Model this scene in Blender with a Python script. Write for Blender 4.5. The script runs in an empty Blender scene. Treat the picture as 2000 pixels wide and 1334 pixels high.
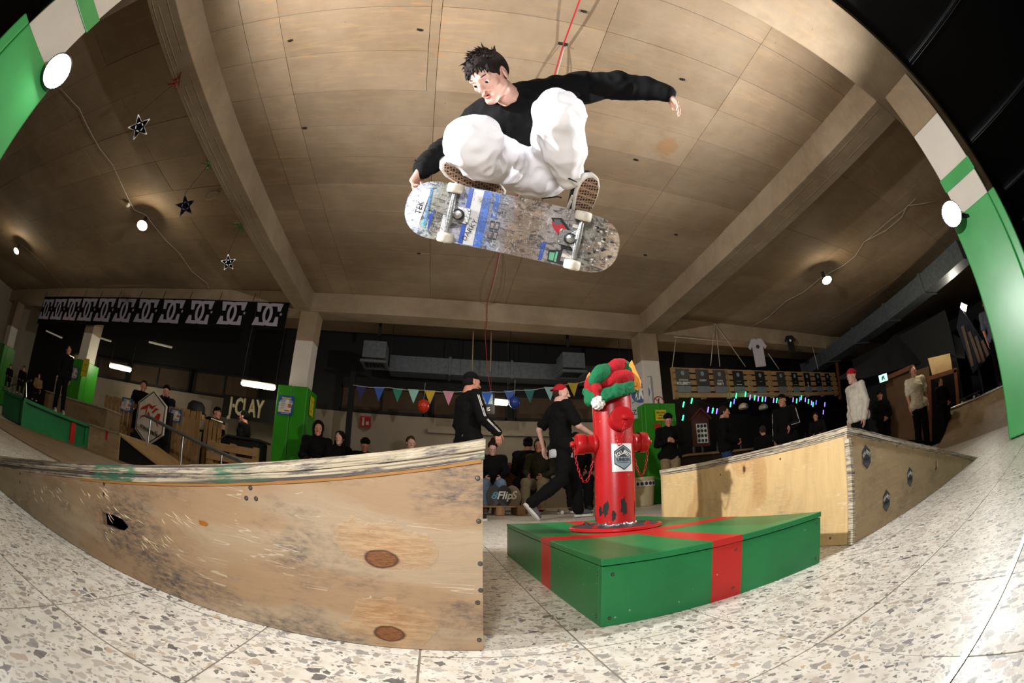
import bpy, bmesh, math, random
import numpy as np
from mathutils import Vector, Matrix, noise, Euler
from mathutils.geometry import tessellate_polygon

# ------------------------------------------------------------------ camera, world, lights, exposure
SC = bpy.context.scene
COL = SC.collection
H = 0.31; F = 827.0; PITCH = math.radians(20.9); YAW = math.radians(-9.7)
cd = bpy.data.cameras.new('camera'); cam = bpy.data.objects.new('camera', cd); COL.objects.link(cam)
cam.location = (0, 0, H); cam.rotation_euler = (math.pi/2 + PITCH, 0, YAW)
cd.type = 'PANO'
cd.panorama_type = 'FISHEYE_EQUISOLID'
cd.sensor_width = 36.0; cd.sensor_fit = 'HORIZONTAL'
cd.fisheye_lens = F/2000*36.0; cd.fisheye_fov = math.radians(205); cd.clip_start = 0.02; cd.clip_end = 200
SC.camera = cam
W = bpy.data.worlds.new('world'); SC.world = W; W.use_nodes = True
W.node_tree.nodes['Background'].inputs[0].default_value = (0.62, 0.5, 0.42, 1)
W.node_tree.nodes['Background'].inputs[1].default_value = 0.02
vs = SC.view_settings; vs.view_transform = 'Standard'; vs.look = 'None'; vs.gamma = 1; vs.use_curve_mapping = False
vs.exposure = 0.2

def light(name, kind, loc, power, color=(1,1,1), size=0.1, target=None, spot=None, blend=0.5, sy=None):
    d = bpy.data.lights.new(name, kind); d.energy = power; d.color = color
    if kind == 'AREA':
        d.size = size
        if sy: d.shape = 'RECTANGLE'; d.size_y = sy
    elif kind in ('POINT', 'SPOT'): d.shadow_soft_size = size
    if spot: d.spot_size = math.radians(spot); d.spot_blend = blend
    o = bpy.data.objects.new(name, d); o.location = loc; COL.objects.link(o)
    if target is not None:
        o.rotation_euler = (Vector(target)-Vector(loc)).to_track_quat('-Z', 'Y').to_euler()
    return o
FL = (-2.60, 0.53, 2.03); FR = (3.86, 0.62, 1.94)       # the two flash heads clamped to the near columns
light('flash_left', 'SPOT', (FL[0]+.1, FL[1], FL[2]), 880, (1, .985, .96), .05, (0.6, 1.1, 3.1), 150, 1.0)
light('flash_right', 'SPOT', (FR[0]-.1, FR[1], FR[2]), 560, (1, .985, .96), .05, (0.7, 1.5, 3.0), 146, 1.0)
light('camera_fill', 'SPOT', (-0.25, -.35, .75), 66, (1, .97, .92), .12, (0.1, 1.2, 1.25), 150, .8)  # added soft fill beside the camera, not a flash unit of the hall
light('ceiling_bounce', 'AREA', (0.6, 3.4, 3.5), 22, (1, .82, .62), 4.0, (0.6, 3.4, 0))

# ------------------------------------------------------------------ pinning points of the far room
def _basis():
    cy, sy, cp, sp = math.cos(YAW), math.sin(YAW), math.cos(PITCH), math.sin(PITCH)
    return np.array([[cy, -sy, 0], [sy, cy, 0], [0, 0, 1]]) @ np.array([[1, 0, 0], [0, cp, -sp], [0, sp, cp]])
_B = _basis()
def ray(x, y):
    u, v = x-1000.0, 667.0-y; r = math.hypot(u, v) or 1e-9
    th = 2*math.asin(min(1, r/(2*F))); s = math.sin(th)/r
    return Vector(_B @ np.array([u*s, math.cos(th), v*s]))
def at(x, y, ax, val):
    d = ray(x, y); o = Vector((0, 0, H)); t = (val-o[ax])/d[ax]; return o+d*t
def atd(x, y, dist): return Vector((0, 0, H))+ray(x, y)*dist

# ------------------------------------------------------------------ materials
MATS = {}
def srgb(c):
    if isinstance(c, str): c = [int(c[i:i+2], 16)/255 for i in (0, 2, 4)]
    return tuple(((v/12.92) if v <= .04045 else ((v+.055)/1.055)**2.4) for v in c[:3])+(1,)
class NT:
    def __init__(s, name):
        s.m = bpy.data.materials.new(name); s.m.use_nodes = True; s.t = s.m.node_tree; s.n = s.t.nodes; s.b = s.n['Principled BSDF']
    def new(s, typ, ins=None, **kw):
        o = s.n.new(typ)
        for k, v in kw.items(): setattr(o, k, v)
        for k, v in (ins or {}).items():
            if isinstance(v, bpy.types.NodeSocket): s.t.links.new(v, o.inputs[k])
            else: o.inputs[k].default_value = v
        return o
    def link(s, a, b): s.t.links.new(a, b)
    def math(s, op, a, b=0.0, c=None):
        o = s.new('ShaderNodeMath', {0: a, 1: b}, operation=op)
        if c is not None:
            if isinstance(c, bpy.types.NodeSocket): s.link(c, o.inputs[2])
            else: o.inputs[2].default_value = c
        return o.outputs[0]
    def mix(s, fac, a, b, mode='MIX'):
        o = s.n.new('ShaderNodeMix'); o.data_type = 'RGBA'; o.blend_type = mode
        for sock, v in ((o.inputs[0], fac), (o.inputs[6], a), (o.inputs[7], b)):
            if isinstance(v, bpy.types.NodeSocket): s.link(v, sock)
            else: sock.default_value = v
        return o.outputs[2]
    def ramp(s, fac, stops, interp='LINEAR'):
        o = s.n.new('ShaderNodeValToRGB'); o.color_ramp.interpolation = interp
        e = o.color_ramp.elements
        while len(e) < len(stops): e.new(0.5)
        for el, (p, c) in zip(e, stops):
            el.position = p; el.color = c if len(c) == 4 else (*c, 1)
        s.link(fac, o.inputs[0]); return o.outputs[0]
    def noise(s, vec, scale, detail=4, rough=.5, dist=0):
        o = s.new('ShaderNodeTexNoise', {'Scale': scale, 'Detail': detail, 'Roughness': rough, 'Distortion': dist})
        if vec is not None: s.link(vec, o.inputs['Vector'])
        return o
    def mapping(s, vec, scale=(1,1,1), loc=(0,0,0), rot=(0,0,0)):
        o = s.new('ShaderNodeMapping', {'Vector': vec, 'Scale': scale, 'Location': loc, 'Rotation': rot}); return o.outputs[0]
    def obj(s): return s.new('ShaderNodeTexCoord').outputs['Object']
    def pos(s): return s.new('ShaderNodeNewGeometry').outputs['Position']
    def bump(s, h, strength=.3, dist=.01):
        o = s.new('ShaderNodeBump', {'Height': h, 'Strength': strength, 'Distance': dist}); s.link(o.outputs[0], s.b.inputs['Normal'])
    def base(s, c):
        if isinstance(c, bpy.types.NodeSocket): s.link(c, s.b.inputs['Base Color'])
        else: s.b.inputs['Base Color'].default_value = c
    def done(s, rough=.6, metal=0, spec=None):
        if isinstance(rough, bpy.types.NodeSocket): s.link(rough, s.b.inputs['Roughness'])
        else: s.b.inputs['Roughness'].default_value = rough
        s.b.inputs['Metallic'].default_value = metal
        if spec is not None: s.b.inputs['Specular IOR Level'].default_value = spec
        return s.m
def g(v): return (v, v, v, 1)
def mat(name, col, rough=.6, metal=0, var=.15, scale=6, bump=0, bscale=60, emit=None, spec=None, subsurf=0):
    if name in MATS: return MATS[name]
    t = NT(name); c = srgb(col); p = t.obj()
    n = t.noise(p, scale, 4, .6)
    lo = tuple(v*(1-var) for v in c[:3])+(1,); hi = tuple(min(1, v*(1+var)) for v in c[:3])+(1,)
    t.base(t.ramp(n.outputs[0], [(.3, lo), (.7, hi)]))
    if bump: t.bump(t.noise(p, bscale, 3).outputs[0], bump, .004)
    if emit: t.b.inputs['Emission Color'].default_value = srgb(emit[0]); t.b.inputs['Emission Strength'].default_value = emit[1]
    if subsurf:
        t.b.inputs['Subsurface Weight'].default_value = subsurf; t.b.inputs['Subsurface Radius'].default_value = (.02, .008, .005)
        t.b.inputs['Subsurface Scale'].default_value = .5
    MATS[name] = t.done(rough, metal, spec); return MATS[name]

def m_concrete(name, base, dark, stain=True, scale=1.0):
    t = NT(name); p = t.pos()
    big = t.noise(p, .55*scale, 5, .6); mid = t.noise(p, 3.5*scale, 6, .65); fine = t.noise(p, 45, 4, .6)
    st = t.noise(t.mapping(p, (1.2, 8, 3)), 2.2, 5, .7)
    c = t.mix(t.ramp(big.outputs[0], [(.35, g(0)), (.7, g(1))]), srgb(base), srgb(dark))
    c = t.mix(t.math('MULTIPLY', t.ramp(mid.outputs[0], [(.45, g(0)), (.75, g(1))]), .45), c, srgb(dark))
    c = t.mix(t.math('MULTIPLY', t.ramp(st.outputs[0], [(.5, g(0)), (.72, g(1))]), .3), c, srgb('c09a68'))
    if stain:
        k = t.noise(t.mapping(p, (3, 22, 3)), 1.6, 6, .75)
        m2 = t.ramp(t.noise(p, .8, 2).outputs[0], [(.52, g(0)), (.62, g(1))])
        P0 = at(1303, 287, 2, 4.0); dv = t.new('ShaderNodeVectorMath', {0: t.new('ShaderNodeVectorMath', {0: p, 1: tuple(P0)}, operation='SUBTRACT').outputs[0], 1: (4.3, 3.6, 0)}, operation='MULTIPLY')
        ln = t.new('ShaderNodeVectorMath', {0: dv.outputs[0]}, operation='LENGTH').outputs['Value']
        ln = t.math('ADD', ln, t.math('MULTIPLY', t.noise(t.mapping(p, (5, 26, 1)), 1.8, 6, .8).outputs[0], 1.9))
        c = t.mix(t.ramp(ln, [(.9, g(.8)), (1.0, g(0))]) if 0 else t.math('MULTIPLY', t.math('LESS_THAN', ln, 1.5), .5), c, srgb('a06c3c'))
        c = t.mix(t.math('MULTIPLY', t.math('MULTIPLY', t.ramp(k.outputs[0], [(.58, g(0)), (.66, g(1))]), m2), .75), c, srgb('b5763c'))
    vo = t.new('ShaderNodeTexVoronoi', {'Vector': p, 'Scale': 5.5})
    c = t.mix(t.ramp(vo.outputs['Distance'], [(.02, g(.8)), (.045, g(0))]), c, srgb('5a4a3a'))
    orr = t.new('ShaderNodeObjectInfo').outputs['Random']
    c = t.mix(1.0, c, t.ramp(orr, [(0, g(.84)), (1, g(1.08))]), 'MULTIPLY')
    t.base(c)
    h = t.math('ADD', t.math('MULTIPLY', fine.outputs[0], .35), t.math('MULTIPLY', mid.outputs[0], .8))
    t.bump(h, .35, .01)
    return t.done(.85)
M = {}
M['ceil'] = m_concrete('ceiling_concrete', 'a08c74', '80694f')
M['beam'] = m_concrete('beam_concrete', 'a8957c', '86725a', False, 1.6)

def m_terrazzo():
    t = NT('terrazzo'); p = t.pos()
    w = t.noise(p, 60, 2); wv = t.new('ShaderNodeVectorMath', {0: w.outputs[1], 1: (.5, .5, .5)}, operation='SUBTRACT')
    wv = t.new('ShaderNodeVectorMath', {0: wv.outputs[0], 'Scale': .02}, operation='SCALE')
    q = t.new('ShaderNodeVectorMath', {0: p, 1: wv.outputs[0]}, operation='ADD').outputs[0]
    q = t.mapping(q, (1, 1, 0.001))
    base = t.mix(t.ramp(t.noise(p, 30, 5).outputs[0], [(.35, g(0)), (.7, g(1))]), srgb('ebe7de'), srgb('d6cfc2'))
    col = base
    for sc, thr, lo in ((95, .4, .15), (46, .55, .12)):
        a = t.new('ShaderNodeTexVoronoi', {'Vector': q, 'Scale': float(sc)}); a.voronoi_dimensions = '3D'
        e = t.new('ShaderNodeTexVoronoi', {'Vector': q, 'Scale': float(sc)}, feature='DISTANCE_TO_EDGE')
        sep = t.new('ShaderNodeSeparateColor', {0: a.outputs['Color']})
        on = t.math('GREATER_THAN', sep.outputs[0], thr)
        edge = t.math('GREATER_THAN', e.outputs['Distance'], lo)
        chip = t.ramp(sep.outputs[1], [(0, srgb('3c3d42')), (.14, srgb('505155')), (.17, srgb('858486')), (.4, srgb('97948f')), (.41, srgb('b5aa9c')), (.62, srgb('bdb4aa')), (.63, srgb('a9a6a4')), (.85, srgb('b8b6b2')), (1, srgb('b99f86'))], 'CONSTANT' if 0 else 'LINEAR')
        col = t.mix(t.math('MULTIPLY', t.math('MULTIPLY', on, edge), .85), col, chip)
    grime = t.ramp(t.noise(p, 1.3, 5, .6).outputs[0], [(.45, g(0)), (.75, g(1))])
    col = t.mix(t.math('MULTIPLY', grime, .3), col, srgb('9a8f80'))
    t.base(col)
    t.bump(t.noise(p, 160, 2).outputs[0], .12, .002)
    return t.done(t.ramp(t.noise(p, 9, 4).outputs[0], [(.3, g(.32)), (.7, g(.5))]))
M['terrazzo'] = m_terrazzo()
M['grout'] = mat('grout', '857c70', .9)

def m_ply(name, base, tan, grain_axis=0, knots=(), scuff=.5, gscale=1.0, wavy=0):
    """plywood: soft grain, tan heartwood bands, grey scuffs, scratches with relief, real knots at given spots (object space)"""
    t = NT(name); p = t.obj()
    sc = [1, 1, 1]; sc = [14.0]*3; sc[grain_axis] = 1.2
    wob = t.noise(p, 1.7, 3)
    pw = t.new('ShaderNodeVectorMath', {0: p, 1: t.new('ShaderNodeVectorMath', {0: wob.outputs[1], 'Scale': .35 if wavy else .18}, operation='SCALE').outputs[0]}, operation='ADD').outputs[0]
    gr = t.noise(t.mapping(pw, tuple(sc)), 3*gscale, 6, .7)
    bsc = [2.6]*3; bsc[grain_axis] = .45
    band = t.noise(t.mapping(pw, tuple(bsc)), 1.8, 4, .5)
    c = t.mix(t.ramp(gr.outputs[0], [(.3, g(0)), (.72, g(1))]), srgb(base), tuple(v*.8 for v in srgb(base)[:3])+(1,))
    c = t.mix(t.math('MULTIPLY', t.ramp(band.outputs[0], [(.56, g(0)), (.61, g(1))]), .6), c, srgb(tan))
    scn = t.noise(t.mapping(p, (2.2, 3, 4.2)), 1.5, 7, .72)
    fine = t.noise(t.mapping(p, (30, 8, 90)), 1.6, 4, .7)
    sm = t.math('MULTIPLY', t.ramp(scn.outputs[0], [(.49, g(0)), (.66, g(1))]), t.ramp(fine.outputs[0], [(.36, g(0)), (.6, g(1))]))
    c = t.mix(t.math('MULTIPLY', sm, scuff), c, srgb('4d4a4c'))
    hgt = t.math('MULTIPLY', gr.outputs[0], .5)
    # scratches: thin ridges of a stretched noise
    for rot, s_, thr in (((0, .35, 0), (3, 3, 52), .008), ((0, -.8, 0), (3, 3, 44), .006), ((0, 1.35, 0), (5, 3, 60), .005)):
        q = t.noise(t.mapping(p, s_, rot=rot), 1.0, 2, .4)
        line = t.math('LESS_THAN', t.math('ABSOLUTE', t.math('SUBTRACT', q.outputs[0], .56)), thr)
        msk = t.math('GREATER_THAN', t.noise(t.mapping(p, (7, 7, 7), loc=(rot[1], 3, s_[2])), 1.0, 2).outputs[0], .6)
        ln = t.math('MULTIPLY', line, msk)
        c = t.mix(t.math('MULTIPLY', ln, .4), c, srgb('e8dcc4'))
        hgt = t.math('SUBTRACT', hgt, t.math('MULTIPLY', ln, .9))
    for (kx, ky, kz, r, ax_) in knots:
        s_ = [1/r]*3; s_[ax_] = .55/r
        kk = t.new('ShaderNodeVectorMath', {0: p, 1: (kx, ky, kz)}, operation='SUBTRACT')
        kk = t.new('ShaderNodeVectorMath', {0: kk.outputs[0], 1: tuple(s_)}, operation='MULTIPLY')
        ln = t.new('ShaderNodeVectorMath', {0: kk.outputs[0]}, operation='LENGTH').outputs['Value']
        ln = t.math('ADD', ln, t.math('MULTIPLY', t.math('SUBTRACT', t.noise(p, 25, 3).outputs[0], .5), .5))
        hv = t.new('ShaderNodeVectorMath', {0: p, 1: (kx+.004, ky, kz+.026)}, operation='SUBTRACT')
        hv = t.new('ShaderNodeVectorMath', {0: hv.outputs[0], 1: (11, 11, 17)}, operation='MULTIPLY')
        hl = t.new('ShaderNodeVectorMath', {0: hv.outputs[0]}, operation='LENGTH').outputs['Value']
        hl = t.math('ADD', hl, t.math('MULTIPLY', t.math('SUBTRACT', t.noise(p, 9, 5, .6).outputs[0], .5), 1.6))
        halo = t.ramp(hl, [(.3, g(.95)), (.86, g(.5)), (.92, g(0))])
        rr = t.noise(t.mapping(p, (22, 22, 130)), 1.0, 4, .7)
        c = t.mix(t.math('MULTIPLY', halo, .65), c, t.mix(t.ramp(rr.outputs[0], [(.42, g(0)), (.58, g(1))]), srgb('a8743f'), srgb('c9a070')))
        hgt = t.math('ADD', hgt, t.math('MULTIPLY', t.math('MULTIPLY', halo, rr.outputs[0]), 1.2))
        ring = t.ramp(t.noise(t.mapping(kk.outputs[0], (1, 1, 4)), 2.2, 5, .7).outputs[0], [(.35, g(0)), (.65, g(1))])
        kc = t.mix(ring, srgb('94602f'), srgb('5f2f18'))
        c = t.mix(t.math('LESS_THAN', ln, 1.0), c, kc)
        c = t.mix(t.ramp(t.math('ABSOLUTE', t.math('SUBTRACT', ln, 1.0)), [(.02, g(.8)), (.16, g(0))]), c, srgb('3a1d12'))
    t.base(c); t.bump(hgt, .5, .004)
    return t.done(.62)
def m_plyedge(name, green=0, slope=0):
    t = NT(name); p = t.obj()
    if slope:
        q = t.new('ShaderNodeSeparateXYZ', {0: p}); p = t.new('ShaderNodeCombineXYZ', {0: q.outputs[0], 1: q.outputs[1], 2: t.math('SUBTRACT', q.outputs[2], t.math('MULTIPLY', q.outputs[0], slope))}).outputs[0]
    lay = t.noise(t.mapping(p, (1.2, 1.2, 150)), 1.0, 3, .6)
    c = t.ramp(lay.outputs[0], [(.36, srgb('4f4745')), (.44, srgb('96866f')), (.52, srgb('d2c6ae')), (.58, srgb('b09c7e')), (.66, srgb('5f524a'))])
    sc = t.noise(t.mapping(p, (12, 12, 110)), 1.3, 6, .75)
    c = t.mix(t.ramp(sc.outputs[0], [(.5, g(0)), (.62, g(.85))]), c, srgb('3f3d48'))
    if green:
        gm = t.math('MULTIPLY', t.ramp(t.noise(p, 4.5, 3).outputs[0], [(.54, g(0)), (.6, g(1))]), t.ramp(t.noise(t.mapping(p, (20, 20, 140)), 1, 3).outputs[0], [(.42, g(0)), (.56, g(1))]))
        c = t.mix(t.math('MULTIPLY', gm, .85), c, srgb('2f6f52'))
    t.base(c); t.bump(lay.outputs[0], .8, .004); return t.done(.7)
def m_paint(name, col, worn='3a4a3e', rough=.42, wear=.4, metal=0, scale=3.0):
    t = NT(name); p = t.obj()
    n = t.noise(t.mapping(p, (1, 1, 1.6)), scale, 6, .7); c0 = srgb(col)
    c = t.ramp(n.outputs[0], [(.3, tuple(v*.82 for v in c0[:3])+(1,)), (.7, tuple(min(1, v*1.15+.004) for v in c0[:3])+(1,))])
    w = t.noise(t.mapping(p, (9, 9, 14)), 2.0, 7, .8)
    c = t.mix(t.ramp(w.outputs[0], [(.64, g(0)), (.72, g(wear))]), c, srgb(worn))
    sp = t.new('ShaderNodeTexVoronoi', {'Vector': p, 'Scale': 28.0})
    c = t.mix(t.ramp(sp.outputs['Distance'], [(.05, g(.45)), (.08, g(0))]), c, srgb('c9d0c0'))
    t.base(c); t.bump(t.math('ADD', t.math('MULTIPLY', n.outputs[0], .5), t.math('MULTIPLY', t.noise(p, 70, 3).outputs[0], .3)), .25, .003)
    return t.done(rough, metal)

# ------------------------------------------------------------------ mesh helpers
class MB:
    def __init__(s): s.v = []; s.f = []; s.mi = []; s.cur = 0
    def add(s, vs_, fs):
        o = len(s.v); s.v += [tuple(v) for v in vs_]; s.f += [tuple(i+o for i in f) for f in fs]; s.mi += [s.cur]*len(fs)
    def box(s, c, d, R=None):
        c = Vector(c); hx, hy, hz = d[0]/2, d[1]/2, d[2]/2
        P = [Vector((x*hx, y*hy, z*hz)) for x in (-1, 1) for y in (-1, 1) for z in (-1, 1)]
        if R is not None: P = [R @ p for p in P]
        s.add([c+p for p in P], [(0,1,3,2), (4,6,7,5), (0,4,5,1), (2,3,7,6), (0,2,6,4), (1,5,7,3)])
    def bar(s, a, b, w, h_, up=(0, 0, 1)):
        a, b = Vector(a), Vector(b); y = (b-a); L = y.length; y.normalize(); up = Vector(up)
        x = y.cross(up)
        if x.length < 1e-4: x = y.cross(Vector((1, 0, 0)))
        x.normalize(); z = x.cross(y)
        R = Matrix((x, y, z)).transposed(); s.box((a+b)/2, (w, L, h_), R)
    def prism(s, pts, dv):
        dv = Vector(dv); pts = [Vector(p) for p in pts]; n = len(pts)
        tri = tessellate_polygon([pts])
        s.add(pts+[p+dv for p in pts], [tuple(t_) for t_ in tri]+[tuple(n+i for i in reversed(t_)) for t_ in tri]+[(i, (i+1) % n, n+(i+1) % n, n+i) for i in range(n)])
    def holed(s, outer, holes, dv):
        dv = Vector(dv); loops = [[Vector(p) for p in L] for L in [outer]+holes]
        tri = tessellate_polygon(loops); allp = [p for L in loops for p in L]; n = len(allp)
        fs = [tuple(t_) for t_ in tri]+[tuple(n+i for i in reversed(t_)) for t_ in tri]; o = 0
        for L in loops:
            k = len(L); fs += [(o+i, o+(i+1) % k, n+o+(i+1) % k, n+o+i) for i in range(k)]; o += k
        s.add(allp+[p+dv for p in allp], fs)
    def tube(s, pts, r, seg=8, caps=True):
        pts = [Vector(p) for p in pts]; n = len(pts)
        rs = list(r) if hasattr(r, '__len__') else [r]*n
        t0 = (pts[1]-pts[0]).normalized(); u = t0.orthogonal().normalized(); V_ = []
        for i, p in enumerate(pts):
            t = ((pts[min(i+1, n-1)]-pts[max(i-1, 0)])); t = t.normalized() if t.length > 1e-9 else t0
            u = (u-t*u.dot(t)); u = u.normalized() if u.length > 1e-6 else t.orthogonal().normalized(); w = t.cross(u)
            V_ += [p+(u*math.cos(a)+w*math.sin(a))*rs[i] for a in [2*math.pi*k/seg for k in range(seg)]]
        fs = [(i*seg+k, i*seg+(k+1) % seg, (i+1)*seg+(k+1) % seg, (i+1)*seg+k) for i in range(n-1) for k in range(seg)]
        if caps: fs += [tuple(range(seg))[::-1], tuple((n-1)*seg+k for k in range(seg))]
        s.add(V_, fs)
    def lathe(s, prof, o=(0,0,0), ax=(0,0,1), seg=24):
        ax = Vector(ax).normalized(); u = ax.orthogonal().normalized(); w = ax.cross(u); o = Vector(o); V_ = []; n = len(prof)
        for r, z in prof: V_ += [o+ax*z+(u*math.cos(2*math.pi*k/seg)+w*math.sin(2*math.pi*k/seg))*max(r, 1e-5) for k in range(seg)]
        s.add(V_, [(i*seg+k, i*seg+(k+1) % seg, (i+1)*seg+(k+1) % seg, (i+1)*seg+k) for i in range(n-1) for k in range(seg)])
    def build(s, name, material, parent=None, smooth=False, bevel=0, auto=None, **props):
        me = bpy.data.meshes.new(name); me.from_pydata(s.v, [], s.f); me.update()
        return finish(me, name, material, parent, smooth, bevel, s.mi, fixn=True, **props)
def finish(me, name, material, parent=None, smooth=False, bevel=0, mi=None, fixn=False, **props):
    if fixn:
        bm = bmesh.new(); bm.from_mesh(me); bmesh.ops.recalc_face_normals(bm, faces=bm.faces); bm.to_mesh(me); bm.free()
    ms = material if isinstance(material, (list, tuple)) else [material]
    for m_ in ms: me.materials.append(m_)
    if mi and len(ms) > 1: me.polygons.foreach_set('material_index', mi)
    if smooth:
        me.polygons.foreach_set('use_smooth', [True]*len(me.polygons))
        if smooth != 'all': me.set_sharp_from_angle(angle=math.radians(40))
    o = bpy.data.objects.new(name, me); COL.objects.link(o)
    if parent is not None:
        o.parent = parent
    if bevel:
        b = o.modifiers.new('bevel', 'BEVEL'); b.width = bevel; b.segments = 2; b.limit_method = 'ANGLE'
    for k, v in props.items(): o[k] = v
    return o
def tag(o, label, cat, group=None):
    o['label'] = label; o['category'] = cat
    if group: o['group'] = group
    return o
def empty(name, loc=(0,0,0), rot=(0,0,0)):
    o = bpy.data.objects.new(name, None); o.empty_display_size = .1; o.location = loc; o.rotation_euler = rot; COL.objects.link(o); return o
def thing(name, label, cat, loc=(0,0,0), rot=(0,0,0), group=None): return tag(empty(name, loc, rot), label, cat, group)
def struct(o): o['kind'] = 'structure'; return o
def copy_tree(o, parent=None):
    c = o.copy(); COL.objects.link(c); c.parent = parent
    for ch in list(o.children): copy_tree(ch, c)
    return c
def local(o, p): return Vector(p)-Vector(o.location)
_fontc = {}
def text_mesh(name, body, size, material, parent, M4, extrude=.001, bold=0, align='CENTER', sx=1, shear=0):
    cu = bpy.data.curves.new(name, 'FONT'); cu.body = body; cu.size = size; cu.extrude = extrude; cu.offset = bold; cu.align_x = align; cu.align_y = 'CENTER'; cu.shear = shear; cu.resolution_u = 2
    o = bpy.data.objects.new('t', cu); COL.objects.link(o); dg = bpy.context.evaluated_depsgraph_get(); dg.update()
    me = bpy.data.meshes.new_from_object(o.evaluated_get(dg)); bpy.data.objects.remove(o)
    me.transform(Matrix.Diagonal((sx, 1, 1, 1))); me.transform(M4)
    me.materials.clear()
    return finish(me, name, material, parent)
def frame_m(o, right, up):
    r = Vector(right).normalized(); u = Vector(up); u = (u-r*u.dot(r)).normalized(); n = r.cross(u)
    m4 = Matrix((r, u, n)).transposed().to_4x4(); m4.translation = Vector(o); return m4
def panel(name, m4, pts, th, material, parent=None, **k):
    """flat piece: 2-D outline in the frame m4, thickness th behind the face"""
    b = MB(); b.prism([m4 @ Vector((p[0], p[1], 0)) for p in pts], (m4.to_3x3() @ Vector((0, 0, -th)))); return b.build(name, material, parent, **k)
def rect(w, h_, cx=0, cy=0): return [(cx-w/2, cy-h_/2), (cx+w/2, cy-h_/2), (cx+w/2, cy+h_/2), (cx-w/2, cy+h_/2)]
def ngon(n, rx, ry=None, ph=0, cx=0, cy=0):
    ry = ry or rx; return [(cx+rx*math.cos(ph+2*math.pi*k/n), cy+ry*math.sin(ph+2*math.pi*k/n)) for k in range(n)]

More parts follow.
